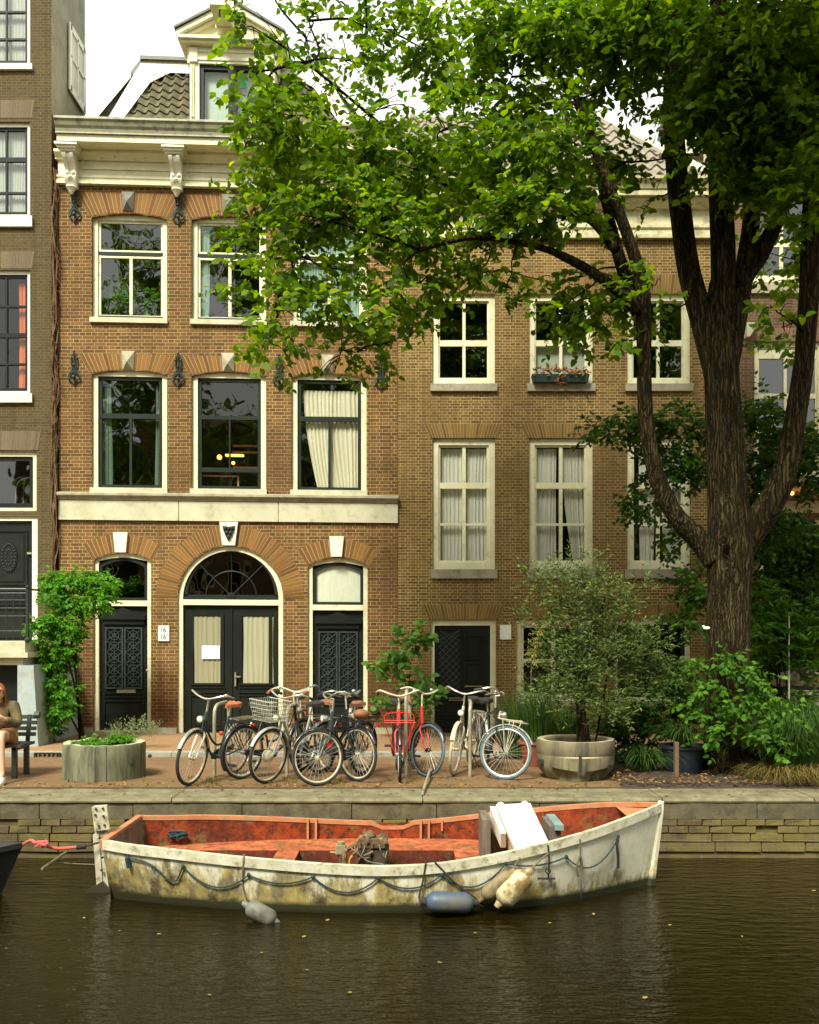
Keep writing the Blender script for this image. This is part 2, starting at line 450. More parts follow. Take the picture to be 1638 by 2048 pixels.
def window(house, px0, px1, py0, py1, rise=0, cw=10, sw=7, casing='cream', sash='green_dark', bars=(), bar_mat=None,
           curtains=(), sill=None, Y=FAC, glass='glass', sill_mat='sill', inner_rise=None, bottom=None, rec=.05, name='window', sub_open=None):
    """all px values are photo pixels on the facade plane; returns the opening loop for the wall"""
    x0, x1, z0, z1 = fx(px0), fx(px1), fz(py1), fz(py0); k = FAC/F; rz_ = rise*k
    hole = arch(x0, x1, z0, z1, rz_)
    c = cw*k; s = sw*k; bt = (bottom if bottom is not None else cw)*k
    outer = arch(x0-.004, x1+.004, z0-.004, z1+.004, rz_)
    ir = rz_ if inner_rise is None else inner_rise*k
    inner = arch(x0+c, x1-c, z0+bt, z1-c*1.0-(rz_-ir if inner_rise is not None else 0)*.0, ir)
    f = MB().ring(outer, inner, Y+rec, Y+rec+.11)
    w = f.build(name, M[casing], house)
    if sash:
        si = arch(x0+c+s, x1-c-s, z0+bt+s*1.2, z1-c-s, ir)
        sb = MB().ring(arch(x0+c-.003,x1-c+.003,z0+bt-.003,z1-c+.003,ir), si, Y+rec+.035, Y+rec+.085)
        sb.build('sash', M[sash], w)
    bm = {}
    for b in bars:
        mt = b[5] if len(b) > 5 else (bar_mat or sash or casing)
        bb = bm.setdefault(mt, MB()); d = .03 if b[0]=='h' else .034
        if b[0] == 'h': bb.box(fx(b[3]), fx(b[4]), Y+rec+d, Y+rec+.08, fz(b[1]+b[2]/2), fz(b[1]-b[2]/2))
        else: bb.box(fx(b[1]-b[2]/2), fx(b[1]+b[2]/2), Y+rec+d, Y+rec+.078, fz(b[4]), fz(b[3]))
    for mt, bb in bm.items(): bb.build('glazing_bar', M[mt], w)
    pp = arch(x0+c*.8, x1-c*.8, z0+bt*.8, z1-c*.8, ir)
    MB().add([(p[0],Y+rec+.062,p[1]) for p in pp], [tuple(range(len(pp)))]).build('pane', M[glass], w)
    for i, cu in enumerate(curtains):
        mt, a0, a1, b0, b1, t, bt_ = cu[:7]; kw = cu[7] if len(cu) > 7 else {}
        mb = MB(); pleats(mb, fx(a0), fx(a1), fx(b0), fx(b1), fz(bt_), fz(t), Y+.19+.02*i, seed=int(a0+t), **kw)
        mb.build('blind' if 'blind' in mt else 'curtain', M[mt], w, smooth=True)
    if sill:
        MB().pbox(sill[0], sill[1], sill[2], sill[3], Y-.06, Y+rec+.02).build('sill', M[sill_mat], w)
    return hole

def panel_door(house, px0, px1, py0, py1, Y, mat='black_paint', panels=(), name='door'):
    d = MB().pbox(px0, px1, py0, py1, Y, Y+.05).build(name, M[mat], house)
    mm = MB(); ii = MB()
    for (a, b, c_, e) in panels:
        o = rect(fx(a),fx(b),fz(e),fz(c_)); k = .022
        i = rect(fx(a)+k,fx(b)-k,fz(e)+k,fz(c_)-k)
        mm.ring(o, i, Y-.022, Y-.0005)
        i2 = rect(fx(a)+.07,fx(b)-.07,fz(e)+.07,fz(c_)-.07) if (fx(b)-fx(a)) > .2 and (fz(c_)-fz(e))>.2 else None
        if i2: mm.box(i2[0][0], i2[1][0], Y-.014, Y-.0005, i2[0][1], i2[2][1])
    if panels: mm.build('door_panel', M[mat], d)
    return d

def cornice_run(mb, prof, x0, x1):     # prof: list of (Y, z), closed against the wall
    mb.prismx(prof, x0, x1)

def tile_sheet(mb, corners, rows, pitch=.21, amp=.028, lap=.03, right_is=None):
    """corners: bottom-left, bottom-right, top-right, top-left; wavy pantiles in lapped rows"""
    bl, br, tr, tl = [Vector(c) for c in corners]
    nrm = (br-bl).cross(tl-bl).normalized()
    if nrm.y > 0: nrm = -nrm
    xmin = min(bl.x, tl.x); xmax = max(br.x, tr.x); n = max(4, int((xmax-xmin)/(pitch/10)))
    for r_ in range(rows):
        vs = []; fs = []
        for e in (0,1):
            t = (r_+e*1.0)/rows
            L = bl.lerp(tl, t); Rr = br.lerp(tr, t)
            off = lap*(1-e)+.004
            for i in range(n+1):
                x = xmin+(xmax-xmin)*i/n
                x = min(max(x, L.x), Rr.x)
                s = (x-L.x)/max(1e-6, Rr.x-L.x)
                p = L.lerp(Rr, s)
                ph = (x/pitch)%1.0
                w = math.sin(2*PI*ph)*amp + (amp*.6 if ph < .25 else 0)
                vs.append(p+nrm*(off+w))
        base = 2*(n+1)
        # front lip of the row
        for i in range(n+1):
            v = vs[i]; vs.append(v-nrm*(lap*.9))
        for i in range(n):
            fs.append((i,i+1,n+2+i,n+1+i)); fs.append((base+i,base+i+1,i+1,i))
        mb.add(vs, fs)

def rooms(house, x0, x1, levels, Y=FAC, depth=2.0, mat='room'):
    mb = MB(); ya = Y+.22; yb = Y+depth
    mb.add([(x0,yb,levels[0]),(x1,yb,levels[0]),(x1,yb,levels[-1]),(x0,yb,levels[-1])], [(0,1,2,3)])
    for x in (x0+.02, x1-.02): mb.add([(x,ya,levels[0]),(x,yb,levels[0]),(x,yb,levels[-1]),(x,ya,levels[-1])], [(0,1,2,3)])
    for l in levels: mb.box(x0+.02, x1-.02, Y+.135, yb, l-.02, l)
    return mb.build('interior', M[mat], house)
def shell(house, x0, x1, z1, Y, back, mat):               # side walls, back wall and flat top behind the front
    mb = MB()
    mb.add([(x0,Y,0),(x0,back,0),(x0,back,z1),(x0,Y,z1)], [(0,1,2,3)])
    mb.add([(x1,Y,0),(x1,back,0),(x1,back,z1),(x1,Y,z1)], [(3,2,1,0)])
    mb.add([(x0,back,0),(x1,back,0),(x1,back,z1),(x0,back,z1)], [(3,2,1,0)])
    mb.add([(x0,Y+.14,z1-.01),(x1,Y+.14,z1-.01),(x1,back,z1-.01),(x0,back,z1-.01)], [(0,1,2,3)])
    return mb.build('side_wall', mat, house)

random.seed(7)
# ================================================================== MAIN HOUSE (orange brick, three bays)
XB0, XB1 = fx(118), fx(795)
def shearB(v):
    z = v[2]
    return (v[0], v[1], z-.0026*max(0.0,z)*(v[0]-XB0)*(1.0 if v[1] > 16.5 else 0))
SHEAR[0] = shearB
HB = thing('brick_house', 'narrow orange-brown house with white bracketed cornice, dormer and arched double doors', 'house', (XB0,FAC,0))
holes = []
def ledge(y): return y
# top floor
for i, (a, b, o) in enumerate(((183,334,0),(383,532,0),(583,733,0))):
    m_ = (a+b)/2
    cur = [[], [('curtain_teal',a+14,a+34,a+14,a+30,446,622)], [('curtain_teal',a+12,b-12,a+12,b-12,446,622,{'amp':.02})]][i]
    holes.append(window(HB, a, b, 424, 634, rise=9, cw=10, sw=5, inner_rise=0, sash='cream', rec=.08,
        bars=[('h',500,7,a+10,b-10,'green_dark'),('h',507,4,a+12,b-12,'cream'),('h',495,4,a+12,b-12,'cream'),('v',m_,6,508,622,'cream'),('h',628,5,a+10,b-10,'green_dark')],
        curtains=cur, sill=(a-2,b+2,634,644), sill_mat='stone_pale', bottom=4))
# middle floor
specs = [(183,334,[('curtain_green',200,217,200,219,762,965),('curtain_green',306,324,304,326,762,965)]),
         (383,532,[]),
         (583,733,[('curtain',606,722,634,722,768,972,{'bow':.9,'amp':.028,'pitch':.075})])]
for i, (a, b, cur) in enumerate(specs):
    m_ = (a+b)/2
    bars = [('h',828,10,a+12,b-12),('v',m_,5,830,968)]
    if i == 1: bars = [('h',828,8,a+12,b-12),('v',m_,3,830,932),('h',934,9,a+12,b-12)]
    holes.append(window(HB, a, b, 738, 976, rise=9, cw=11, sw=7, inner_rise=0, casing='cream', sash='green_dark', rec=.06, bars=bars, curtains=cur,
        sill=(a-2,b+2,974.5,986), sill_mat='stone_pale', bottom=1, glass='glass_clear' if i else 'glass'))
# warm lamp and furniture seen in the middle window
lw = MB().box(fx(430),fx(468),FAC+1.0,FAC+1.1,fz(888),fz(884)); lw.build('hanging_lamp', M['lamp'], HB)
fm = MB().ring(rect(fx(396),fx(474),fz(974),fz(943)), rect(fx(399),fx(471),fz(972),fz(946)), FAC+.2, FAC+.24)
for z_ in (858, 872, 905): fm.box(fx(440),fx(530),FAC+1.3,FAC+1.4,fz(z_+4),fz(z_))
fm.build('bookshelf', M['warm_wood'], HB)
MB().sphere((fx(420),FAC+.9,fz(893)),.05).sphere((fx(449),FAC+.9,fz(905)),.035).build('table_lamp', M['lamp'], HB)
# ground floor openings
def semi(px0, px1, pyt, pyb): return arch(fx(px0), fx(px1), fz(pyb), fz(pyt), (fx(px1)-fx(px0))/2-.001, 28)
hole_c = semi(355,566,1089,1476); holes.append(hole_c)
hole_l = arch(fx(187),fx(302),fz(1468),fz(1105),16*FAC/F,14); holes.append(hole_l)
hole_r = arch(fx(616),fx(735),fz(1476),fz(1111),17*FAC/F,14); holes.append(hole_r)
wb = MB(); wall_mesh(wb, rect(XB0,XB1,-.05,fz(362)), holes, FAC, .16)
wb.build('wall', M['brick_main'], HB)
shell(HB, XB0+.003, XB1-.003, fz(240), FAC+.003, 27, M['brick_main'])
rooms(HB, XB0+.02, XB1-.02, [0.01, fz(1000), fz(700), fz(380)])
# arched brick heads and keystones
def mortar_bed(o, mt):
    _, poly, Y = MORT.pop(); MB().add([(p[0],Y-.0025,p[1]) for p in poly],[(i,i+1,len(poly)-2-i,len(poly)-1-i) for i in range(len(poly)//2-1)]).build('mortar', M[mt], o)
def VA(*a, **k):
    v = MB(); vous_arc(v, *a, **k); o = v.build('brick_arch', M['vous_main'], HB); mortar_bed(o, 'mortar')
for a, b in ((183,334),(383,532),(583,733)):
    for top, crown in ((706,736.5),(382,422.5)):
        VA(fx(a-4), fx(b+4), fz(crown), 9*FAC/F, .3, FAC, flat_top=fz(top), splay=.9)
VA(fx(353), fx(568), fz(1087), (fx(568)-fx(353))/2-.001, .37, FAC, n=62)
VA(fx(185), fx(304), fz(1103), 17*FAC/F, .33, FAC)
VA(fx(614), fx(737), fz(1109), 18*FAC/F, .33, FAC)
def VF(house, mt, *a):
    v = MB(); vous_flat(v, *a); o = v.build('brick_arch', M[mt], house); mortar_bed(o, 'mortar' if mt != 'vous_dark' else 'mortar_dark')
def keystone(px0, px1, py0, py1, taper, mat, pyramid=False, out=.07):
    mb = MB(); a,b,t,bo = fx(px0),fx(px1),fz(py0),fz(py1); k = taper*FAC/F
    base = [(a+k,bo),(b-k,bo),(b,t),(a,t)]
    if pyramid:
        mb.prism(base, FAC-.02, FAC+.01)
        ax = (a+b)/2; az = bo+(t-bo)*.36
        vs = [(p[0],FAC-.021,p[1]) for p in base]+[(ax,FAC-.12,az)]
        mb.add(vs, [(0,1,4),(1,2,4),(2,3,4),(3,0,4)])
    else: mb.prism(base, FAC-out, FAC+.01)
    return mb.build('keystone', M[mat], HB)
for a, b in ((243,270),(443,471),(643,668)):
    keystone(a, b, 700, 738, 3, 'stone', True); keystone(a, b, 380, 419, 3, 'stone_grey', True)
keystone(228,257,1064,1104,4,'white'); keystone(659,688,1068,1109,4,'white')
ks = keystone(440,477,1041,1088,6,'white')
em = MB()
em.prism([(fx(458),fz(1079)),(fx(465),fz(1068)),(fx(470),fz(1056)),(fx(471),fz(1049)),(fx(459),fz(1051)),(fx(447),fz(1049)),(fx(448),fz(1057)),(fx(453),fz(1070))], FAC-.10, FAC-.068)
for px_, py_ in ((452,1054),(459,1055),(466,1054),(455,1063),(463,1063),(459,1071)): em.sphere((fx(px_),FAC-.10,fz(py_)),.035,8,6)
em.build('dark_emblem', M['ink'], ks)
# stone band
bd = MB()
bd.prismx([(FAC+.01,fz(994)),(FAC-.10,fz(994)),(FAC-.13,fz(991)),(FAC-.13,fz(986.5)),(FAC-.08,fz(984.5)),(FAC+.01,fz(984))], fx(117), fx(797))
bd.prismx([(FAC+.01,fz(1000.5)),(FAC-.055,fz(1000)),(FAC-.085,fz(994.2)),(FAC+.01,fz(994.2))], fx(118), fx(796))
bd.build('string_course', M['stone'], HB)
b2 = MB()
for a, b in ((118,358),(359,557),(558,796)): b2.pbox(a+.4,b-.4,1001,1039.5, FAC-.05, FAC+.01)
b2.pbox(118,796,1003,1039, FAC-.03, FAC-.005)
b2.build('stone_band', M['stone_pale'], HB)
for a, b in ((297,355),(566,616),(735,796),(118,187)): MB().pbox(a,b,1455,1479,FAC-(.09 if a==297 else .06),FAC+.01).build('plinth_stone', M['stone'], HB)
# wall anchors
def wall_anchor(px, py, name='wall_anchor'):
    mb = MB(); x = fx(px); y = FAC-.035; z = fz(py)
    mb.tube([(x,y,z+.30),(x,y,z-.30)], [.012,.008], 6)
    for s in (-1,1):
        mb.tube(catmull([(x+s*.01,y,z+.26),(x+s*.045,y,z+.2),(x+s*.05,y,z+.05),(x+s*.03,y,z-.02),(x+s*.09,y,z-.12),(x+s*.10,y,z-.19),(x+s*.03,y,z-.25),(x,y,z-.3)],4), .014, 5)
        mb.sphere((x+s*.05,y-.01,z+.17),.02,6,4); mb.sphere((x+s*.085,y-.01,z-.2),.024,6,4)
        mb.tube([(x,y,z-.05),(x+s*.075,y,z-.13)],.011,5)
    mb.sphere((x,y-.02,z-.17),.038,8,6); mb.sphere((x,y-.015,z+.05),.026,8,6); mb.sphere((x,y,z+.3),.022,6,5)
    mb.box(x-.045,x+.045,y+.01,FAC+.005,z-.02,z+.02)
    return mb.build(name, M['anchor'], HB, smooth=True)
for px in (149,357,558,762): wall_anchor(px, 736)
for px in (150,357,558,762): wall_anchor(px, 411)
# casings of the three doors
def ringd(outer, cw, y0, y1, mat, name, mbot=0):
    xs = [p[0] for p in outer]; cx = (min(xs)+max(xs))/2; c = cw*FAC/F
    zs = max(p[1] for p in outer)
    inner = []
    w0 = (max(xs)-min(xs))/2
    for (x, z) in outer:
        s = (w0-c)/w0; inner.append((cx+(x-cx)*s, z if z < outer[2][1]-1e-6 else z-c*((z-outer[2][1])/(zs-outer[2][1]+1e-9))**.8))
    inner[0] = (inner[0][0], outer[0][1]+.001); inner[1] = (inner[1][0], outer[1][1]+.001)
    return MB().ring(outer, inner, y0, y1).build(name, M[mat], HB), inner
# centre doors
fc, inn = ringd(arch(fx(355)-.004,fx(566)+.004,fz(1476),fz(1089)+.004,(fx(566)-fx(355))/2,28), 10, FAC+.05, FAC+.15, 'cream', 'door_frame')
MB().pbox(364,557,1197,1208,FAC+.045,FAC+.15).build('transom', M['cream'], fc)
fan = MB(); yb_ = FAC+.10; cx_ = fx(461); cz_ = fz(1190)
rr = fx(557)-fx(461)
def semil(r, n=24, zb=None): return [(cx_+r*math.cos(PI*i/n), (zb or cz_)+r*math.sin(PI*i/n)*1.02) for i in range(n+1)]
fan.ring(semil(rr), semil(rr-.075), yb_-.02, yb_+.03)
fan.pbox(365,556,1187,1197,yb_-.02,yb_+.03)
fan.tube([(cx_+.46*math.cos(PI*i/20),yb_-.015,cz_+.46*math.sin(PI*i/20)) for i in range(21)], .012, 6)
for a in (45,135): fan.tube([(cx_+.07*math.cos(R(a)),yb_-.015,cz_+.07*math.sin(R(a))),(cx_+(rr-.04)*math.cos(R(a)),yb_-.015,cz_+(rr-.04)*math.sin(R(a)))], .012, 6)
fan.tube([(cx_,yb_-.012,cz_),(cx_,yb_-.012,cz_+rr-.04)], .008, 6)
fan.prism([(cx_-.09,cz_-.02),(cx_+.09,cz_-.02),(cx_+.05,cz_+.07),(cx_-.05,cz_+.07)], yb_-.03, yb_+.0)
fl = fan.build('fanlight', M['green_dark'], HB)
pl_ = semil(rr-.02); MB().add([(p[0],yb_+.02,p[1]) for p in pl_],[tuple(range(len(pl_)))]).build('pane', M['glass'], fl)
for (a, b, s) in ((366,460,0),(463,557,1)):
    d = panel_door(HB, a, b, 1209, 1474, FAC+.11, panels=[(a+12,b-12,1374,1386),(a+12,b-12,1390,1460)], name='double_door_leaf')
    d2 = MB().ring(rect(fx(a+14),fx(b-14),fz(1370),fz(1224)), rect(fx(a+19),fx(b-21),fz(1366),fz(1230)), FAC+.085, FAC+.1095); d2.build('window_moulding', M['black_paint'], d)
    mb = MB(); x0_, x1_ = (384,440) if s == 0 else (485,545)
    pleats(mb, fx(x0_), fx(x1_), fx(x0_+(3 if s==0 else 0)), fx(x1_), fz(1367), fz(1231), FAC+.1, amp=.006, pitch=.09, seed=s+5)
    mb.build('curtain', cloth_mat('drab_door_curtain',(.33,.31,.19),.1) if s==0 else cloth_mat('drab_lace_curtain',(.40,.39,.25),.1), d, smooth=True)
    if s == 0:
        MB().pbox(402,438,1290,1317,FAC+.070,FAC+.074).build('paper_notice', M['sign_white'], d)
        hb = MB().box(fx(468),fx(471),FAC+.05,FAC+.1,fz(1372),fz(1344)); hb.box(fx(468),fx(480),FAC+.03,FAC+.06,fz(1354),fz(1351)); hb.build('door_handle', M['brass'], d)
    # astragal
MB().pbox(460,463,1209,1474,FAC+.09,FAC+.15).build('astragal', M['black_paint'], HB)
# left door
for (hx0,hx1,top,rise_,trs,bot,light) in ((187,302,1105,16,1200,1468,0),(616,735,1111,17,1206,1476,1)):
    f_, inn = ringd(arch(fx(hx0)-.004,fx(hx1)+.004,fz(bot),fz(top)+.004,rise_*FAC/F,14), 9, FAC+.05, FAC+.15, 'cream', 'door_frame')
    MB().pbox(hx0+8,hx1-8,trs,trs+11,FAC+.045,FAC+.15).build('transom', M['cream'], f_)
    a, b = hx0+9, hx1-9; m_ = (a+b)/2
    o = arch(fx(a),fx(b),fz(trs),fz(top+9),rise_*.9*FAC/F,14); i_ = arch(fx(a+6),fx(b-6),fz(trs-6),fz(top+15),rise_*.8*FAC/F,14)
    tl = MB().ring(o, i_, FAC+.08, FAC+.12).build('top_light', M['green_dark'], HB)
    MB().add([(p[0],FAC+.11,p[1]) for p in i_],[tuple(range(len(i_)))]).build('pane', M['glass' if not light else 'glass_clear'], tl)
    if light:
        i2 = arch(fx(a+4),fx(b-4),fz(trs-4),fz(top+13),rise_*.8*FAC/F,14)
        MB().add([(p[0],FAC+.135,p[1]) for p in i2],[tuple(range(len(i2)))]).build('blind', M['blind'], tl)
    d = panel_door(HB, a, b, trs+12, bot-6, FAC+.12, panels=[(a+8,b-8,trs+186,trs+196),(a+8,b-8,trs+202,trs+250)])
    pd = MB(); zt = fz(trs+14); 
    pd.prism([(fx(a+5),fz(trs+34)),(fx(b-5),fz(trs+34)),(fx(b-5),fz(trs+31)),(fx(m_),fz(trs+14)),(fx(a+5),fz(trs+31))], FAC+.04, FAC+.119)
    pd.pbox(a+4,b-4,trs+34,trs+38,FAC+.03,FAC+.119); pd.pbox(a+8,b-8,trs+38,trs+48,FAC+.07,FAC+.119)
    pd.build('door_pediment', M['black_paint'], d)
    gr = MB()
    for (g0, g1) in ((a+14,m_-4),(m_+4,b-14)):
        gr.ring(rect(fx(g0-3),fx(g1+3),fz(trs+178),fz(trs+54)), rect(fx(g0),fx(g1),fz(trs+175),fz(trs+57)), FAC+.085, FAC+.119)
        xm = fx((g0+g1)/2); hw = (fx(g1)-fx(g0))/2
        for k in range(5):
            zc = fz(trs+70+k*23)
            gr.torus((xm,FAC+.10,zc), hw*.62, .008, 'y', 14, 5); gr.torus((xm,FAC+.10,zc), hw*.25, .008, 'y', 10, 5)
            gr.tube([(xm-hw,FAC+.1,zc+.1),(xm+hw,FAC+.1,zc-.1)],.006,5); gr.tube([(xm-hw,FAC+.1,zc-.1),(xm+hw,FAC+.1,zc+.1)],.006,5)
        gr.tube([(xm,FAC+.1,fz(trs+175)),(xm,FAC+.1,fz(trs+57))],.007,5)
    gr.build('iron_grille', M['anchor'], d)
    if not light:
        MB().pbox(230,268,1379,1386,FAC+.10,FAC+.119).build('letter_slot', M['brass'], d)
        MB().sphere((fx(293),FAC+.07,fz(1341)),.032).build('door_knob', M['brass'], d); MB().sphere((fx(295),FAC+.09,fz(1352)),.016).build('keyhole_plate', M['brass'], d)
    MB().pbox(hx0-2,hx1+2,bot-6,bot+6,FAC-.10,FAC+.155).build('door_step', M['stone'], HB)
MB().pbox(350,570,1474,1484,FAC-.12,FAC+.155).build('door_step', M['stone'], HB)
# number plate
npl = MB().pbox(317,339,1250,1281,FAC-.03,FAC+.002).build('number_plate', M['sign_white'], HB)
def text_mesh(name, body, size, loc, parent, mat, sx=1):
    cu = bpy.data.curves.new(name, 'FONT'); cu.body = body; cu.size = size; cu.align_x = 'LEFT'; cu.extrude = .001
    to = bpy.data.objects.new('tmp', cu); COL.objects.link(to)
    bpy.context.view_layer.update()
    me = bpy.data.meshes.new_from_object(to.evaluated_get(bpy.context.evaluated_depsgraph_get()))
    off = ROOT[root_of(parent).name]
    for vtx in me.vertices:
        c = vtx.co; vtx.co = Vector((loc[0]+c.x*sx-off.x, loc[1]-c.z-off.y, loc[2]+c.y-off.z))
    me.materials.clear(); me.materials.append(mat)
    bpy.data.objects.remove(to)
    o = bpy.data.objects.new(name, me); COL.objects.link(o); o.parent = parent; return o
for k, body in enumerate(("16", "16'")):
    zz = shearB((fx(320), FAC, fz(1263.5+k*14)))[2]
    text_mesh('house_number', body, .135, (fx(319.5), FAC-.032, zz), npl, M['ink'], .95)
MB().lathe([(.0,0),(.075,0.002),(.075,.06),(.05,.085),(0,.09)], (fx(749),FAC-.09,fz(1418)), 12, 'y', False).build('wall_vent', M['ink'], HB, smooth=True)
MB().pbox(703,733,1424,1433,FAC-.02,FAC+.002).build('vent_grille', M['black_iron'], HB)

# cornice (Yg = front of the gutter)
cz = MB(); Yg = 17.55
def zz_(py, Y): return CZ+(HY-py)*Y/F
prof = [(FAC+.01,zz_(231,Yg)),(Yg-.02,zz_(231,Yg)),(Yg-.03,zz_(236,Yg)),(Yg,zz_(240,Yg)),(Yg+.02,zz_(247,Yg)),(Yg+.05,zz_(252,Yg)),(Yg+.06,zz_(258,Yg)),(Yg+.04,zz_(262,Yg)),(FAC+.01,zz_(262,Yg))]
cz.prismx(prof, fx(108,Yg), fx(810,Yg))
gut = cz.build('gutter', pm('green_grey_gutter_paint',(.27,.26,.16),(.2,.2,.115),3,.6,dirt=(.1,.1,.06),dirt_scale=6), HB)
c1 = MB(); c1.prismx([(Yg+.08,zz_(262.3,Yg)),(Yg+.08,zz_(276,Yg)),(FAC-.02,zz_(276,Yg)),(FAC-.02,zz_(262.3,Yg))], fx(110,Yg), fx(808,Yg))
zf0 = zz_(276,Yg)-.002
zfr = fz(352)
c1.prismx([(FAC-.18,zf0),(FAC-.18,zf0-.05),(FAC-.13,zf0-.10),(FAC-.10,zf0-.12),(FAC-.10,zf0-.15),(FAC+.01,zf0-.15),(FAC+.01,zf0)], fx(114), fx(799))
c1.prismx([(FAC-.05,zf0-.152),(FAC-.05,zfr),(FAC+.01,zfr),(FAC+.01,zf0-.152)], fx(118), fx(796))
c1.prismx([(FAC-.09,fz(352.2)),(FAC-.09,fz(357)),(FAC-.07,fz(358)),(FAC-.07,fz(363)),(FAC-.10,fz(364)),(FAC-.10,fz(370)),(FAC+.01,fz(370)),(FAC+.01,fz(352.2))], fx(116), fx(797))
for a, b in ((166,342),(374,545),(574,748)):
    c1.ring(rect(fx(a),fx(b),fz(340),fz(303)), rect(fx(a)+.05,fx(b)-.05,fz(340)+.05,fz(303)-.05), FAC-.075, FAC-.048)
c1.build('cornice', M['cream'], HB)
def console(px):
    x = fx(px); mb = MB(); mb.M = Matrix.Translation((0,0,zf0)) @ Matrix.Diagonal((1,1,.84,1)) @ Matrix.Translation((0,0,-zf0)); w = .098; zt = zf0-.002; yo = FAC-.05
    mb.box(x-.20,x+.20,FAC-.46,yo,zt-.05,zt); mb.box(x-.17,x+.17,FAC-.42,yo,zt-.10,zt-.05); mb.box(x-.145,x+.145,FAC-.38,yo,zt-.14,zt-.10)
    pr = [(yo,zt-.14),(FAC-.34,zt-.14),(FAC-.37,zt-.2),(FAC-.34,zt-.29),(FAC-.26,zt-.36),(FAC-.20,zt-.44),(FAC-.19,zt-.52),(FAC-.22,zt-.60),(FAC-.20,zt-.68),(FAC-.15,zt-.74),(yo,zt-.80)]
    mb.prismx(pr, x-w, x-.035); mb.prismx(pr, x+.035, x+w); mb.prismx([(a_+.025 if a_<yo else a_, b_) for a_, b_ in pr], x-.035, x+.035)
    mb.sphere((x-.05,FAC-.21,zt-.53),.04,8,6); mb.sphere((x+.05,FAC-.21,zt-.53),.04,8,6); mb.sphere((x,FAC-.23,zt-.62),.04,8,6)
    mb.lathe([(.09,0),(.10,-.03),(.06,-.08),(.045,-.12),(.015,-.17)],(x,FAC-.14,zt-.78),10)
    return mb.build('cornice_bracket', M['white'], HB, smooth=True, angle=35)
for px in (148,357,560,765): console(px)

# mansard roof
def Yr(py): return 18.25+(232-py)/125*.75
def PR(px, py, dy=0): return P(px, py, Yr(py)+dy)
CXB = 464
def mir(px): return 2*CXB-px
for side in (0,1):
    m2 = (lambda p: p) if side == 0 else mir
    q = [PR(m2(243),236),PR(m2(378),236),PR(m2(378),137),PR(m2(306),137)]
    if side: q = [q[1],q[0],q[3],q[2]]
    tm = MB(); tile_sheet(tm, q, 7, pitch=.2)
    tm.build('roof_tiles', M['tile'], HB, smooth=True, angle=50)
    def slab(mb, pts, d0, d1):
        pts = [(m2(a), b) for a, b in pts]
        if side: pts = pts[::-1]
        fr = [PR(a,b,d0) for a,b in pts]; bk = [PR(a,b,d1) for a,b in pts]; n = len(pts)
        mb.add(fr+bk, [tuple(range(n-1,-1,-1)), tuple(range(n,2*n))]+[(i,(i+1)%n,(i+1)%n+n,i+n) for i in range(n)])
    wbm = MB()
    slab(wbm, [(213,238),(243,238),(300,160),(318,150),(340,139),(380,139),(380,116),(285,116)], -.10, .12)
    slab(wbm, [(165,238),(190,238),(262,150),(262,137)], -.02, .5)
    slab(wbm, [(283,116),(380,116),(380,113),(281,113)], -.14, .12)
    wbm.build('roof_fascia', M['offwhite'], HB)
    cp = MB(); slab(cp, [(279,113),(380,113),(380,107),(279,107)], -.2, 1.2); cp.build('roof_cap', M['lead'], HB)
core = MB()
a_ = [P(185,236,18.42),P(743,236,18.42),P(645,110,19.15),P(284,110,19.15)]
b_ = [(p.x,26,p.z) for p in a_]
core.add(a_+[Vector(p) for p in b_], [(0,1,2,3),(7,6,5,4),(1,5,6,2),(4,0,3,7),(3,2,6,7)])
core.build('roof', M['lead'], HB)
# dormer
Yd = 18.12
def D(px, Y=Yd): return fx(px, Y)
def Dz(py, Y=Yd): return zz_(py, Y)
dm = MB()
dm.box(D(380),D(399),Yd-.02,Yd+1.4,Dz(236),Dz(119)); dm.box(D(530),D(549),Yd-.02,Yd+1.4,Dz(236),Dz(119))
dm.box(D(376),D(552),Yd-.03,Yd+1.6,Dz(119),Dz(86))
dm.ring(rect(D(392),D(536),Dz(113),Dz(92)), rect(D(398),D(530),Dz(108),Dz(97)), Yd-.05, Yd-.029)
for px in (384,388,540,544): dm.box(D(px)-.012,D(px)+.012,Yd-.055,Yd-.019,Dz(228),Dz(124))
for px in (388,540): dm.box(D(px-8),D(px+8),Yd-.07,Yd-.03,Dz(118),Dz(90))
dm.box(D(366),D(562),Yd-.16,Yd+1.6,Dz(86),Dz(80)); dm.box(D(360),D(568),Yd-.22,Yd+1.6,Dz(80),Dz(74))
dm.prism([(D(372),Dz(74)),(D(556),Dz(74)),(D(464),Dz(20))], Yd-.04, Yd+1.6)
for s in (-1,1):
    e = 464+s*107
    dm.prism([(D(e),Dz(74)),(D(e),Dz(64)),(D(464),Dz(4)),(D(464),Dz(16))][::s], Yd-.20, Yd+1.6)
    dm.prism([(D(464+s*96),Dz(74)),(D(464+s*92),Dz(68)),(D(464),Dz(17)),(D(464),Dz(24))][::s], Yd-.12, Yd-.03)
dmo = dm.build('dormer', M['cream'], HB)
rc = MB()
for s in (-1,1):
    e = 464+s*110
    rc.prism([(D(e),Dz(63.5)),(D(e),Dz(59)),(D(464),Dz(-2)),(D(464),Dz(3.5))][::s], Yd-.24, Yd+1.6)
rc.build('dormer_roof', M['lead'], dmo)
dw = MB().ring(rect(D(399),D(530),Dz(236),Dz(119.5)), rect(D(407),D(522),Dz(232),Dz(128)), Yd+.02, Yd+.10)
dw.box(D(456),D(473),Yd+.015,Yd+.10,Dz(234),Dz(122))
dwo = dw.build('window', M['black_paint'], HB)
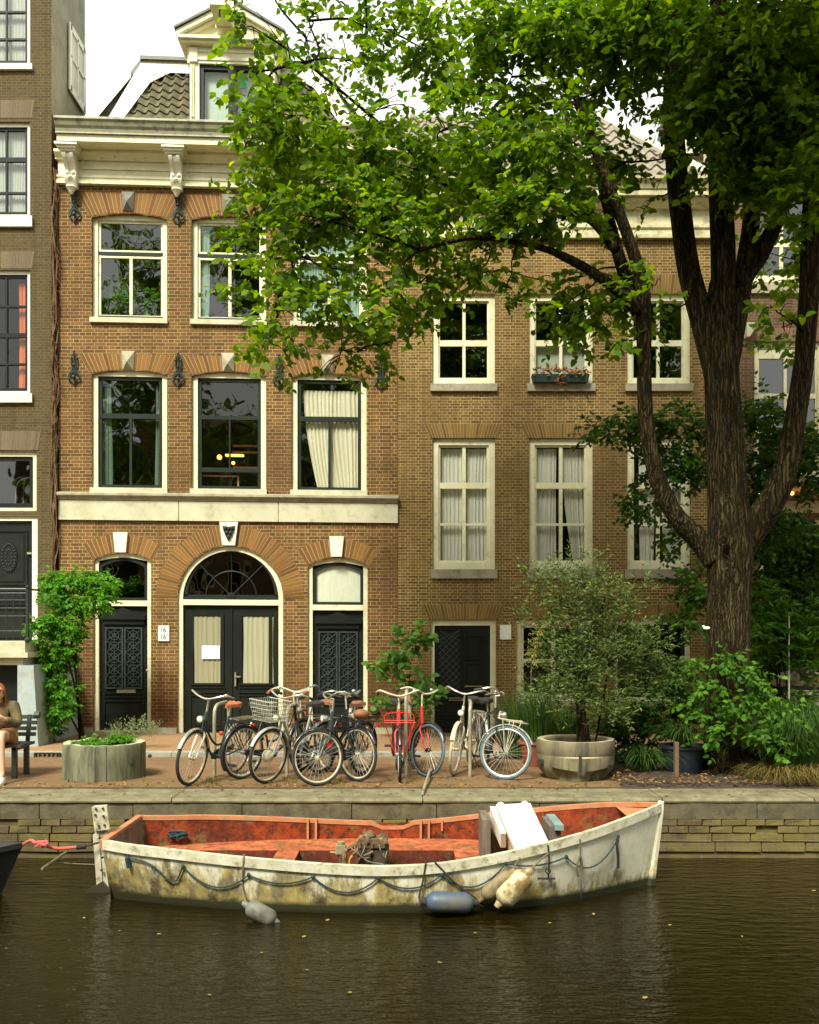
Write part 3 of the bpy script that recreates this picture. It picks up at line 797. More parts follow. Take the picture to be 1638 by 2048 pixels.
MB().add([(D(400),Yd+.07,Dz(235)),(D(529),Yd+.07,Dz(235)),(D(529),Yd+.07,Dz(120)),(D(400),Yd+.07,Dz(120))],[(0,1,2,3)]).build('pane', M['glass_clear'], dwo)
mb = MB(); pleats(mb, D(401),D(528),D(401),D(528),Dz(236),Dz(120),Yd+.16,amp=.004,pitch=.3,seed=2); mb.build('blind', cloth_mat('pale_mint_blind',(.62,.78,.66),.3), dwo)
MB().prism([(D(479),Dz(135)),(D(480),Dz(161)),(D(492),Dz(161)),(D(487),Dz(135))][::-1], Yd+.06, Yd+.065).build('green_sticker', pm('green_sticker',(.02,.30,.08),None,3,.5,bmp=0), dwo)
# hoisting beam out of the pediment
hb = MB()
hb.box(D(436),D(472),Yd-.26,Yd+.3,Dz(62),Dz(3))
hb.box(D(430),D(478),Yd-.30,Yd+.3,Dz(3),Dz(-5))
for k in (0,1): hb.box(D(442+k*14),D(450+k*14),Yd-.28,Yd-.2,Dz(50),Dz(8))
hb.prismx([(Yd-.9,Dz(60)),(Yd-.9,Dz(48)),(Yd-.2,Dz(40)),(Yd-.2,Dz(60))], D(438), D(470))
hb.build('hoisting_beam', M['cream'], HB)
ho = MB().tube([(D(455),Yd-.75,Dz(60)),(D(455),Yd-.75,Dz(64)-.04)],.012,6).torus((D(455),Yd-.75,Dz(60)-.09),.04,.01,'x',14,6); ho.build('hoist_hook', M['black_iron'], HB)
SHEAR[0] = None

# ================================================================== TAN HOUSE on its right
XC0, XC1 = fx(795.6), fx(1440)
HC = thing('brick_house', 'tan brick house with cream sash windows and net curtains behind the olive tree', 'house', (XC0,FAC,0))
holes = []
flw = []
for i, (a, b) in enumerate(((865,990),(1058,1186),(1254,1381))):
    m_ = (a+b)/2+1
    bars = [('h',684,12,a+8,b-8),('v',m_,6,600,755)]
    cur = [('blind',a+12,b-12,a+12,b-12,684,756,{'amp':.002,'pitch':.5})] if i == 1 else []
    holes.append(window(HC, a, b, 588, 771, cw=12, sw=3, casing='cream', sash='cream', bars=bars, curtains=cur, sill=(a-4,b+4,768.5,783), Y=FAC, bottom=14, glass='glass'))
    bars = [('h',970,12,a+8,b-8),('h',1048,5,a+8,b-8),('v',m_,7,892,1122)]
    if i == 0: cur = [('curtain_white',a+14,b-14,a+14,b-14,894,1122,{'amp':.02,'pitch':.07})]
    elif i == 1: cur = [('curtain_white',a+14,m_-8,a+14,m_-8,894,1122,{'pitch':.07}),('curtain_white',m_+2,b-14,m_+26,b-14,894,1122,{'pitch':.07,'bow':.5})]
    else: cur = [('curtain_white',a+28,a+62,a+30,a+58,894,1122,{'pitch':.07}),('curtain_white',m_+8,b-14,m_+14,b-14,894,1122,{'pitch':.07})]
    holes.append(window(HC, a, b, 877, 1139, cw=12, sw=4, casing='cream', sash='cream', bars=bars, curtains=cur, sill=(a-4,b+4,1139,1157), Y=FAC, bottom=14, glass='glass_clear'))
hd = rect(fx(862),fx(992),-.04,fz(1240)); holes.append(arch(fx(862),fx(992),0.0,fz(1240),0))
holes.append(window(HC, 1033, 1186, 1240, 1404, cw=9, sw=6, casing='cream', sash='cream', bars=[('v',1108,8,1250,1396),('h',1322,7,1042,1178)], curtains=[], sill=(1029,1190,1402,1412)))
holes.append(window(HC, 1228, 1381, 1240, 1404, cw=9, sw=6, casing='cream', sash='green_dark', bars=[('v',1304,8,1250,1396)], sill=(1224,1385,1402,1412)))
wc = MB(); wall_mesh(wc, rect(XC0,XC1,-.05,fz(470)), holes, FAC, .14); wc.build('wall', M['brick_tan'], HC)
shell(HC, XC0+.003, XC1-.003, fz(355), FAC+.003, 27, M['brick_tan'])
rooms(HC, XC0+.02, XC1-.02, [0.01, fz(1190), fz(820), fz(480)])
for a, b in ((865,990),(1058,1186),(1254,1381)):
    VF(HC,'vous_tan', fx(a-4), fx(b+4), fz(587), fz(549), FAC); VF(HC,'vous_tan', fx(a-4), fx(b+4), fz(876), fz(847), FAC)
for a, b in ((862,992),(1033,1186),(1228,1381)): VF(HC,'vous_tan', fx(a-4), fx(b+4), fz(1239), fz(1209), FAC)
# plants and figures behind the glass
fi = MB().ring(rect(fx(862)-.004,fx(992)+.004,0,fz(1240)+.004), rect(fx(869),fx(981),0.02,fz(1251)), FAC+.05, FAC+.13); fro = fi.build('door_frame', M['cream'], HC)
d = panel_door(HC, 869, 981, 1251, 1470, FAC+.09, panels=[(874,924,1256,1400),(930,966,1270,1320),(930,966,1326,1376),(930,966,1382,1400),(876,976,1408,1432),(876,976,1436,1464)])
gr = MB()
for i in range(11):
    for s in (-1,1):
        x0_, x1_ = fx(878), fx(920); z0_, z1_ = fz(1396), fz(1260)
        u = i/10*(z1_-z0_)
        gr.tube([(x0_,FAC+.075,min(z1_,max(z0_,z0_+u-(.19 if s>0 else -.19)))),(x1_,FAC+.075,min(z1_,max(z0_,z0_+u+(.19 if s>0 else -.19))))],.006,5)
gr.build('iron_grille', M['anchor'], d)
MB().pbox(898,930,1396,1402,FAC+.07,FAC+.089).build('letter_slot', M['brass'], d)
MB().pbox(930,966,1372,1374,FAC+.06,FAC+.089).build('door_rail', M['brass'], d)
MB().pbox(858,996,1468,1480,FAC-.25,FAC+.14).build('door_step', M['stone'], HC)
MB().pbox(1000,1022,1250,1279,FAC-.025,FAC+.002).build('wall_plate', M['sign_white'], HC)
# cornice
c = MB(); Yc = 17.75
c.prismx([(FAC+.01,zz_(352,Yc)),(Yc-.05,zz_(352,Yc)),(Yc-.04,zz_(358,Yc)),(Yc+.02,zz_(366,Yc)),(Yc+.05,zz_(374,Yc)),(FAC+.01,zz_(374,Yc))], XC0, XC1)
c.prismx([(Yc+.07,zz_(374.3,Yc)),(Yc+.07,zz_(386,Yc)),(FAC,zz_(386,Yc)),(FAC,zz_(374.3,Yc))], XC0, XC1)
zt = zz_(386,Yc)-.002
c.prismx([(FAC-.2,zt),(FAC-.2,zt-.04),(FAC-.12,zt-.14),(FAC-.06,zt-.16),(FAC+.01,zt-.16),(FAC+.01,zt)], XC0+.004, XC1)
c.prismx([(FAC-.03,zt-.162),(FAC-.03,fz(452)),(FAC+.01,fz(452)),(FAC+.01,zt-.162)], XC0+.004, XC1)
c.prismx([(FAC-.08,fz(452.2)),(FAC-.08,fz(458)),(FAC-.05,fz(460)),(FAC-.05,fz(470)),(FAC-.09,fz(472)),(FAC-.09,fz(479)),(FAC+.01,fz(479)),(FAC+.01,fz(452.2))], XC0+.004, XC1)
c.build('cornice', pm('yellowed_cream_paint',(.62,.58,.36),(.52,.48,.28),3,.55,dirt=(.3,.27,.15),dirt_scale=5), HC)
def YC(py): return 17.9+(352-py)/120*2.2
tq = [P(800,353,17.9),P(1412,353,17.9),P(1185,232,YC(232)),P(800,232,YC(232))]
tm = MB(); tile_sheet(tm, tq, 9, pitch=.26, amp=.035, lap=.04); tm.build('roof_tiles', M['tile_grey'], HC, smooth=True, angle=50)
rf = MB(); a_ = [p+Vector((0,.12,0)) for p in tq]; b_ = [Vector((p.x,26,p.z)) for p in a_]
rf.add(a_+b_, [(0,1,2,3),(7,6,5,4),(1,5,6,2),(4,0,3,7),(3,2,6,7)]); rf.build('roof', M['lead'], HC)
rg = MB().tube([tq[1]+Vector((0,-.02,.05)), tq[2]+Vector((0,-.02,.05))], .09, 8); rg.build('hip_ridge', M['offwhite'], HC, smooth=True)
# flower box on the sill
fb = thing('flower_box', 'dark green box of red flowers on the middle upper sill of the tan house', 'flower box', (fx(1118),FAC-.1,fz(768)))
bx = MB()
for a, b in ((1062,1115),(1118,1176)):
    bx.hull8([(fx(a+3),FAC-.16,fz(768)),(fx(b-3),FAC-.16,fz(768)),(fx(b-3),FAC-.02,fz(768)),(fx(a+3),FAC-.02,fz(768))],
             [(fx(a),FAC-.19,fz(753)),(fx(b),FAC-.19,fz(753)),(fx(b),FAC-.0,fz(753)),(fx(a),FAC-.0,fz(753))])
bx.build('trough', pm('dark_green_trough',(.03,.06,.045),None,5,.5,bmp=0), fb)

# ================================================================== DARK HOUSE at the left edge
XA0, XA1 = fx(-420), fx(103)
HA = thing('brick_house', 'dark brown brick house cut by the left edge, with black door above a stone stoop', 'house', (XA1,FAC,0))
holes = []
for (t, b_, sh, rws, cur) in ((-60,132,(132,141),(18,73),[('curtain_white',-60,52,-60,52,-50,126)]),
                       (244,436,(436,455),(315,382),[('curtain_white',-60,52,-60,52,255,432)]),
                       (540,790,(790,806),(610,668,726),[('curtain_orange',30,48,30,48,560,782,{'amp':.03,'pitch':.06})])):
    bars = [('h',r_,9 if (b_<500 and r_ in (315,)) or r_ in (668,38) else 4,-90,54) for r_ in rws]+[('v',9,4,t+10,b_-8),('v',-35,4,t+10,b_-8)]
    holes.append(window(HA, -90, 60, t, b_, cw=7, sw=6, casing='white', sash='black_paint', bars=bars, curtains=cur, sill=(-94,66,b_-2,sh[1]), sill_mat='white', bottom=9, glass='glass' if b_ < 500 else 'glass_clear'))
holes.append(window(HA, -90, 73, 903, 1022, cw=9, sw=8, casing='cream', sash='black_paint', bars=[], curtains=[], bottom=7))
holes.append(arch(fx(-60), fx(75), 0.4, fz(1034), 0))
wa = MB(); wall_mesh(wa, rect(XA0,XA1,-.05,14.9), holes, FAC, .14); wa.build('wall', M['brick_dark'], HA)
sa = MB()
sa.add([(XA1,FAC,fz(225)),(XA1,19.97,fz(225)-.6),(XA1,19.97,15.2),(XA1,FAC,14.9)], [(0,1,2,3)])
sa.add([(XA1,19.97,8),(XA1-6,19.97,8),(XA1-6,19.97,15.2),(XA1,19.97,15.2)], [(3,2,1,0),])
sa.add([(XA1,FAC,14.9),(XA1,19.97,14.9),(XA1-6,19.97,14.9),(XA1-6,FAC,14.9)], [(0,1,2,3)])
sa.build('side_wall', M['plaster'], HA)
sb_ = MB(); sb_.add([(XA1,FAC,-.05),(XA1,19.97,-.05),(XA1,19.97,fz(225)-.6),(XA1,FAC,fz(225))],[(0,1,2,3)]); sb_.build('lower_side_wall', M['brick_dark'], HA)
sw = MB()   # window in the side wall
def SW(y0,y1,z0,z1,d,mb,xo=.0): mb.box(XA1-.02, XA1+d, y0, y1, z0, z1)
wy0, wy1, wz0, wz1 = 18.98, 19.80, 12.22, 13.38
mbr = MB(); mbr.prismx([(wy0,wz0),(wy1,wz0),(wy1,wz1),(wy0,wz1)], XA1+.002, XA1+.03); swo = mbr.build('side_window', M['curtain_white'], HA)
mbr = MB()
for y0,y1,z0,z1 in ((wy0-.06,wy0+.06,wz0-.06,wz1+.06),(wy1-.06,wy1+.06,wz0-.06,wz1+.06),(wy0,wy1,wz1-.06,wz1+.06),(wy0,wy1,wz0-.08,wz0+.05),((wy0+wy1)/2-.02,(wy0+wy1)/2+.02,wz0,wz1),(wy0,wy1,12.8,12.84)):
    mbr.box(XA1+.031, XA1+.06, y0, y1, z0, z1)
mbr.build('window_frame', M['white'], swo)
rooms(HA, XA0+.02, XA1-.02, [0.01, fz(1030), fz(860), fz(500), fz(190), 14.8], depth=1.8)
for top, bot, xr in ((200,237,64),(503,538,64),(862,901,77)): VF(HA,'vous_dark', fx(-94), fx(xr), fz(bot-1), fz(top), FAC, .05)
MB().sphere((fx(35),FAC+.6,fz(972)),.10,16,12,(1,1,1.1)).build('hanging_globe_lamp', pm('frosted_globe',(.45,.5,.4),None,4,.4,bmp=0), HA, smooth=True)
MB().tube(catmull([(fx(8),FAC+.5,fz(1005)),(fx(13),FAC+.5,fz(960)),(fx(30),FAC+.5,fz(948)),(fx(56),FAC+.5,fz(945))],5),.008,5).build('lamp_arm', M['brass'], HA)
# door, frame, stoop
MB().ring(rect(fx(-60)-.004,fx(75)+.004,.4,fz(1034)+.004), rect(fx(-48),fx(63),.41,fz(1041)), FAC+.03, FAC+.13).build('door_frame', M['white'], HA)
d = panel_door(HA, -48, 63, 1041, 1292, FAC+.09, panels=[(-40,52,1060,1170),(-40,52,1180,1210),(-40,52,1216,1284)])
md = MB(); md.prism([(fx(15)+.15*math.cos(2*PI*i/24),fz(1114)+.28*math.sin(2*PI*i/24)) for i in range(24)][::-1], FAC+.06, FAC+.0895)
for i in range(24):
    a = 2*PI*i/24
    md.sphere((fx(15)+.12*math.cos(a), FAC+.06, fz(1114)+.24*math.sin(a)), .018, 6, 4)
for i in range(12):
    a = 2*PI*i/12
    md.sphere((fx(15)+.06*math.cos(a), FAC+.06, fz(1114)+.14*math.sin(a)), .016, 6, 4)
md.build('carved_oval', M['black_paint'], d)
MB().pbox(52,61,1104,1108,FAC+.05,FAC+.09).build('door_handle', M['brass'], d)
Ys = 16.0
def S(px): return fx(px,Ys)
def Sz(py): return zz_(py,Ys)
st = MB()
st.box(S(-400),S(50),Ys,FAC-.002,Sz(1305),Sz(1284)); st.box(S(-400),S(58),Ys-.06,FAC-.002,Sz(1315),Sz(1305)+0); st.box(S(-400),S(44),Ys+.04,FAC-.002,Sz(1330),Sz(1315))
st.build('stoop', M['stone_pale'], HA)
bp = MB(); bp.hull8([(S(34),Ys+.02,0),(S(76),Ys+.02,0),(S(76),FAC-.002,0),(S(34),FAC-.002,0)],[(S(34),Ys+.02,Sz(1330)-.002),(S(66),Ys+.02,Sz(1330)-.002),(S(66),FAC-.002,Sz(1330)-.002),(S(34),FAC-.002,Sz(1330)-.002)])
bp.build('blue_white_pier', pm('blue_white_plaster',(.36,.42,.40),(.28,.34,.32),4,.8,dirt=(.3,.3,.22),dirt_scale=3), HA)
MB().box(S(-400),S(30),Ys+.3,Ys+.35,0,Sz(1332)).build('basement_door', M['black_paint'], HA)
MB().box(S(30),S(34),Ys+.1,Ys+.36,0,Sz(1331)).build('basement_door_frame', M['cream'], HA)
ir = MB()
ir.tube([(S(-60),Ys+.06,Sz(1178)),(S(52),Ys+.06,Sz(1178))],.018,6); ir.tube([(S(-60),Ys+.06,Sz(1186)),(S(52),Ys+.06,Sz(1186))],.010,6)
ir.tube([(S(52),Ys+.06,Sz(1178)),(S(52),FAC,Sz(1178)+.02)],.018,6)
for k in range(8): ir.box(S(52)-.02-.0,S(52)+.02,Ys+.04,Ys+.08,Sz(1284),Sz(1176)) if k==0 else ir.tube([(S(52-k*14),Ys+.06,Sz(1280)),(S(52-k*14),Ys+.06,Sz(1178))],.008,5)
ir.sphere((S(52),Ys+.06,Sz(1280)),.05,8,6); ir.sphere((S(52),Ys+.06,Sz(1174)),.035,8,6)
for py in (1200,1216,1232,1262): ir.tube([(S(-60),Ys+.06,Sz(py)),(S(52),Ys+.06,Sz(py))],.007,5)
ir.build('railing', M['black_iron'], HA)
# wall closing the narrow gap between the dark house and the orange one
ga = MB(); ga.box(XA1+.002, XB0-.004, 18.35, 18.6, -.05, fz(232)); 
ga.solo('party_wall', M['brick_dark'], 'dark recessed wall strip in the gap between the two left houses', 'wall', origin=(XA1,18.35,0))

# ================================================================== RED HOUSE behind the tree trunk, right edge
XD0, XD1 = fx(1440.6), fx(2000)
HD = thing('brick_house', 'red-brown brick house behind the big trunk at the right edge', 'house', (XD0,FAC,0))
holes = []
holes.append(window(HD, 1500, 1636, 385, 566, cw=10, sw=5, casing='cream', sash='cream', bars=[('h',486,9,1506,1630),('v',1566,7,395,552)], sill=(1494,1642,566,588), sill_mat='stone', bottom=12))
holes.append(window(HD, 1509, 1646, 684, 955, cw=8, sw=4, casing='cream', sash='cream', bars=[('h',790,10,1514,1640),('v',1574,6,700,940),('h',865,6,1514,1640),('h',706,18,1514,1640)], sill=(1505,1650,955,965), bottom=12))
holes.append(window(HD, 1660, 1800, 684, 955, cw=8, sw=4, casing='cream', sash='cream', bars=[('h',790,10,1664,1796),('v',1730,6,700,940)], sill=(1655,1805,955,965), bottom=12))
holes.append(window(HD, 1520, 1700, 1040, 1390, cw=9, sw=6, casing='cream', sash='green_dark', bars=[('h',1230,8,1526,1694),('v',1610,8,1050,1384)], sill=(1515,1705,1390,1402)))
wd = MB(); wall_mesh(wd, rect(XD0,XD1,-.05,fz(330)), holes, FAC, .14); wd.build('wall', M['brick_red'], HD)
shell(HD, XD0+.003, XD1-.003, fz(330), FAC+.003, 27, M['brick_red'])
rooms(HD, XD0+.02, XD1-.02, [0.01, fz(1000), fz(640), fz(340)])
VF(HD,'vous_red', fx(1500), fx(1655), fz(682), fz(656), FAC); VF(HD,'vous_red', fx(1492), fx(1645), fz(383), fz(350), FAC)
cc = MB(); cc.prism([(fx(1488),fz(650)),(fx(1508),fz(650)),(fx(1508),fz(655)),(fx(1494),fz(678)),(fx(1488),fz(678))][::-1], FAC-.16, FAC+.01); cc.build('corbel', M['stone_pale'], HD)
cn = MB(); cn.prismx([(FAC+.01,fz(330)),(FAC-.5,fz(318)),(FAC-.5,fz(300)),(FAC-.4,fz(290)),(FAC+.01,fz(290))], XD0-.3, XD1)
cn.prism([(fx(1330),fz(290)),(fx(1470),fz(290)),(fx(1475),fz(180)),(fx(1400),fz(190))][::-1], FAC+.3, FAC+.6)
cn.build('cornice', M['offwhite'], HD)
rf = MB(); rf.add([(XD0,FAC,fz(290)),(XD1,FAC,fz(290)),(XD1,20.6,14.6),(XD0,20.6,14.6),(XD0,26,fz(290)),(XD1,26,fz(290))],[(0,1,2,3),(3,2,5,4),(0,3,4),(1,5,2)]); rf.build('roof', M['tile'], HD)
aw = MB(); aw.hull8([(fx(1515),FAC-1.0,fz(1000)),(fx(1720),FAC-1.0,fz(1000)),(fx(1720),FAC,fz(1000)),(fx(1515),FAC,fz(1000))],[(fx(1515),FAC-1.0,fz(990)),(fx(1720),FAC-1.0,fz(990)),(fx(1720),FAC,fz(972)),(fx(1515),FAC,fz(972))])
awo = aw.build('copper_canopy', pm('orange_copper',(.62,.23,.05),(.5,.16,.03),4,.3,metal=.5), HD)
MB().sphere((fx(1586,17.0),FAC-1.06,fz(986,17.0)),.035).sphere((fx(1521,17),FAC-1.06,fz(984,17.0)),.03).sphere((fx(1621,17),FAC-.9,fz(1143,17.0)),.045).build('canopy_lamp', M['lamp'], awo)
MB().pbox(1515,1720,1002,1026,FAC-.06,FAC+.001).build('shop_fascia', M['cream'], HD)
# ================================================================== ground, quay, water
def pave_mat(name, c1, c2, mortar, bw, bh, dirt=None, ox=0):
    m, nt, b, out = newmat(name); co = coords(nt)
    s = N(nt,'ShaderNodeSeparateXYZ'); nt.links.new(co, s.inputs[0])
    c = N(nt,'ShaderNodeCombineXYZ'); nt.links.new(s.outputs[0], c.inputs[0]); nt.links.new(s.outputs[1], c.inputs[1])
    t = N(nt,'ShaderNodeTexBrick'); nt.links.new(c.outputs[0], t.inputs['Vector'])
    t.inputs['Scale'].default_value=1; t.inputs['Brick Width'].default_value=bw; t.inputs['Row Height'].default_value=bh; t.inputs['Mortar Size'].default_value=.005
    t.inputs['Color1'].default_value=(*c1,1); t.inputs['Color2'].default_value=(*c2,1); t.inputs['Mortar'].default_value=(*mortar,1)
    col = t.outputs['Color']
    f = noise(nt, co, 1.2, 7, .7); col = mix(nt, math_(nt,'MULTIPLY',ramp(nt,f,[(.42,0),(.62,1)]),.7), col, dirt or tuple(x*.5 for x in c1))
    f2 = noise(nt, co, 30, 4, .8); col = mix(nt, .8, col, mix(nt,f2,(.5,.5,.5),(1.5,1.5,1.5)), 'MULTIPLY')
    nt.links.new(col, b.inputs['Base Color']); b.inputs['Roughness'].default_value=.85; b.inputs['Specular IOR Level'].default_value=.3
    bump(nt, b, mix(nt,.4,math_(nt,'SUBTRACT',1.0,t.outputs['Fac']),f2), .7, .006)
    return m
M['street'] = pave_mat('red_brown_street_brick',(.235,.130,.062),(.16,.088,.042),(.12,.08,.04),.2,.07,(.145,.09,.04))
M['quaybrick'] = pave_mat('dark_quay_brick',(.21,.12,.055),(.135,.078,.036),(.10,.07,.032),.2,.07,(.14,.10,.036))
M['pavement'] = pave_mat('orange_pavement_brick',(.34,.19,.09),(.26,.145,.07),(.2,.14,.07),.2,.07,(.27,.175,.08))
M['kerb'] = pm('grey_kerb_stone',(.33,.32,.26),(.25,.24,.18),5,.85,dirt=(.16,.13,.08),dirt_scale=3,dirt_amt=(.5,.7))
M['coping'] = pm('worn_coping_stone',(.21,.19,.105),(.12,.105,.055),4,.85,dirt=(.10,.08,.04),dirt_scale=3,dirt_amt=(.47,.64),bmp=.6)
def sheet(name, x0, x1, y0, y1, z, mat):
    mb = MB().add([(x0,y0,z),(x1,y0,z),(x1,y1,z),(x0,y1,z)],[(0,1,2,3)]); o = mb.build(name, mat); tag(o, kind='structure'); return o
sheet('ground', -300, 300, QUAY+.02, 500, -.012, M['street'])
sheet('street', -40, 40, 12.9, 15.12, -.004, M['street'])
sheet('quay_strip', -40, 40, QUAY+.68, 12.9, -.002, M['quaybrick'])
g = MB().box(-40,40,15.36,FAC+.1,-.1,.05); tag(g.build('pavement', M['pavement']), kind='structure')
kb = MB(); x = -12.0
rk = random.Random(3)
while x < 12:
    L = .95+rk.uniform(-.05,.05); kb.box(x+.004, x+L-.004, 15.12+rk.uniform(0,.006), 15.38, -.1, .056+rk.uniform(-.004,.004)); x += L
tag(kb.build('kerb', M['kerb']), kind='structure')
sheet('canal_bed', -300, 300, -2, 14, -2.2, M['soil'])
sheet('near_quay', -300, 300, -60, .3, -.01, M['street'])
MB().box(-40,40,.0,.3,-2.2,-.012).solo('near_quay_wall', M['coping'], 'quay wall on the near side of the canal, below the viewpoint', 'wall', origin=(0,.15,-1))
# quay wall
M['quay_brickwork'] = brick_mat('mossy_quay_brick',(.17,.118,.058),(.085,.064,.032),(.18,.15,.08),bh=.078,bw=.26,mw=.012,tint=(.07,.058,.03),moss=(.15,.125,.035))
M['capstone'] = pm('damp_cap_stone',(.12,.098,.05),(.055,.046,.024),4,.85,dirt=(.13,.12,.055),dirt_scale=6,dirt_amt=(.5,.7),bmp=.7,bdist=.01)
qw = thing('quay_wall', 'old mossy brick quay wall with pale stone coping behind the white boat', 'wall', (0,QUAY,0))
rk = random.Random(11)
cop = MB(); cap = MB(); x = -14.0
edges = [(-14,-8),(-8,(-819+300)/176*0-2.96)]
xs = [-14,-11.2,-8.4,-5.55,-2.7,-.78+.93,2.87,4.6,7.2,10,13]
for a, b in zip(xs[:-1], xs[1:]):
    j = rk.uniform(-.008,.008); h = rk.uniform(-.006,.004)
    y0 = QUAY+j
    n = 14; vs = []; 
    for k in range(n+1):
        u = a+.006+(b-a-.012)*k/n; w = rk.uniform(-.007,.007); w2 = rk.uniform(-.004,.004)
        vs += [(u,QUAY+.70,h-.03),(u,QUAY+.70,h+.0+w2),(u,y0+.03+w,h+w2),(u,y0+w,h-.03),(u,y0+w+.004,h-.048),(u,QUAY+.1,h-.050)]
    fs = []
    for k in range(n):
        for q in range(5): fs.append((k*6+q,(k+1)*6+q,(k+1)*6+q+1,k*6+q+1)[::-1])
    fs += [tuple(range(6)), tuple(n*6+q for q in range(5,-1,-1))]
    cop.add(vs, [f[::-1] for f in fs])
cop.build('coping', M['coping'], qw)
# the dark front course under the worn lip
x = -14
while x < 13:
    L = rk.uniform(.95,1.5); j = rk.uniform(.0,.012)
    cap.box(x+.005,x+L-.005,QUAY+.006+j,QUAY+.2,-.235,-.056+rk.uniform(-.006,.0)); x += L
cap.build('stone_course', M['capstone'], qw)
bwl = MB(); bwl.add([(-40,QUAY+.05,-2.2),(40,QUAY+.05,-2.2),(40,QUAY+.05,-.2),(-40,QUAY+.05,-.2)],[(0,1,2,3)])
bwl.build('brickwork', M['quay_brickwork'], qw)
rows = MB(); z = -.238
for r_ in range(4):
    hgt = (.078,.085,.10,.115)[r_]; x = -9+rk.uniform(0,.3)
    while x < 9:
        L = rk.uniform(.2,.3) if r_ < 2 else rk.uniform(.35,.7)
        if rk.random() > .07: jz = rk.uniform(-.006,.006); jt = rk.uniform(0,.012); rows.hull8([(x+.006,QUAY+rk.uniform(0,.010)+.006*r_,z-hgt+.012+jz),(x+L-.008,QUAY+rk.uniform(0,.010)+.006*r_,z-hgt+.010-jz),(x+L-.008,QUAY+.1,z-hgt+.010-jz),(x+.006,QUAY+.1,z-hgt+.012+jz)],[(x+.004+jt,QUAY+rk.uniform(0,.010)+.006*r_,z-.003-jt*.5),(x+L-.006,QUAY+rk.uniform(0,.010)+.006*r_,z-.002),(x+L-.006,QUAY+.1,z-.002),(x+.004+jt,QUAY+.1,z-.003-jt*.5)])
        x += L
    z -= hgt
rows.build('stone_row', M['quay_brickwork'], qw)
MB().box(-14,14,QUAY+.12,QUAY+.3,-.5,-.053).build('core', M['capstone'], qw)  # unseen dark backing added so no light leaks through the stone joints
# timber edge strip
MB().box(-14,14,QUAY+.715,QUAY+.75,-.01,.012).solo('edge_strip', pm('rusty_edge_strip',(.07,.04,.022),None,6,.8), 'thin dark rusty strip running between coping and brick paving', 'edging', origin=(0,QUAY+.73,0))

# water
def water_mat():
    m, nt, b, out = newmat('canal_water'); co = coords(nt); b.inputs['Specular Tint'].default_value = (1,.84,.5,1)
    b.inputs['Base Color'].default_value = (.02,.014,.004,1); b.inputs['Roughness'].default_value = .035; b.inputs['IOR'].default_value = 1.33; b.inputs['Specular IOR Level'].default_value = .5
    f = noise(nt, co, .7, 5, .6)
    nt.links.new(mix(nt, f, (.013,.0088,.0005), (.005,.0034,.0002)), b.inputs['Base Color'])
    d1 = noise(nt, mapped(nt,co,(2.2,6.5,1)), 1.6, 3, .6)
    d2 = noise(nt, mapped(nt,co,(1,2.0,1)), 7, 4, .6)
    d3 = noise(nt, mapped(nt,co,(1,1,1)), .6, 2, .5)
    h = math_(nt,'ADD', math_(nt,'MULTIPLY',d1,1.0), math_(nt,'MULTIPLY',math_(nt,'MULTIPLY',d2,ramp(nt,d3,[(.3,.3),(.7,1)])),.6))
    bump(nt, b, h, 1.0, .025)
    return m
sheet('water', -60, 60, -.0, QUAY+.06, WZ, water_mat())

# ================================================================== boats
def tab(t, T, V):
    pts = list(zip(T, V))
    if t <= T[0]: return V[0]
    if t >= T[-1]: return V[-1]
    for i in range(len(T)-1):
        if t <= T[i+1]:
            u = (t-T[i])/(T[i+1]-T[i]); p1, p2 = V[i], V[i+1]
            m1 = (V[i+1]-V[max(i-1,0)])/(T[i+1]-T[max(i-1,0)])*(T[i+1]-T[i]); m2 = (V[min(i+2,len(V)-1)]-V[i])/(T[min(i+2,len(V)-1)]-T[i])*(T[i+1]-T[i])
            return (2*u**3-3*u*u+1)*p1+(u**3-2*u*u+u)*m1+(-2*u**3+3*u*u)*p2+(u**3-u*u)*m2
BX0, BX1, BYC = -2.93, 2.56, 10.2
TT = [0,.05,.12,.25,.4,.5,.6,.725,.845,.92,.97,1]
HW = [.64,.74,.86,1.0,1.07,1.08,1.07,.96,.70,.43,.19,.015]
ZS = [-.11,-.13,-.145,-.19,-.240,-.255,-.22,-.120,-.008,.068,.112,.135]
def hw(t): return tab(t,TT,HW)
def zs(t): return tab(t,TT,ZS)
def wlf(t): return tab(t,[0,.3,.6,.85,1],[.80,.95,.95,.80,.5])
def sect(t, z):                                   # half width at height z
    g = zs(t); h = hw(t); k = wlf(t)
    if z >= WZ:
        u = (g-z)/(g-WZ); return h*(1-(1-k)*u**1.6)
    u = min(1,(WZ-z)/.42); return h*k*max(0.0,1-u**1.8)
def bx(t, z): return BX0+(BX1-BX0)*t-.12*t**4*max(0,(zs(t)-z))/(.87)+.06*(1-t)**6*(zs(t)-z)
def hull_mesh(mb, off=0.0, ztop=0.0, levels=None, t0=0, t1=1, n=46, flip=False):
    for s in (-1,1):
        vs = []; fs = []
        for i in range(n+1):
            t = t0+(t1-t0)*i/n
            for l in levels:
                z = l(t); vs.append((bx(t,z), BYC+s*max(.004,sect(t,z)-off), z))
        m = len(levels)
        for i in range(n):
            for j in range(m-1):
                f = (i*m+j,(i+1)*m+j,(i+1)*m+j+1,i*m+j+1)
                fs.append(f if (s < 0) != flip else f[::-1])
        mb.add(vs, fs)
boat = thing('rowing_boat', 'old white open boat with peeling rust-red inside moored along the quay wall', 'boat', (0,BYC,WZ))
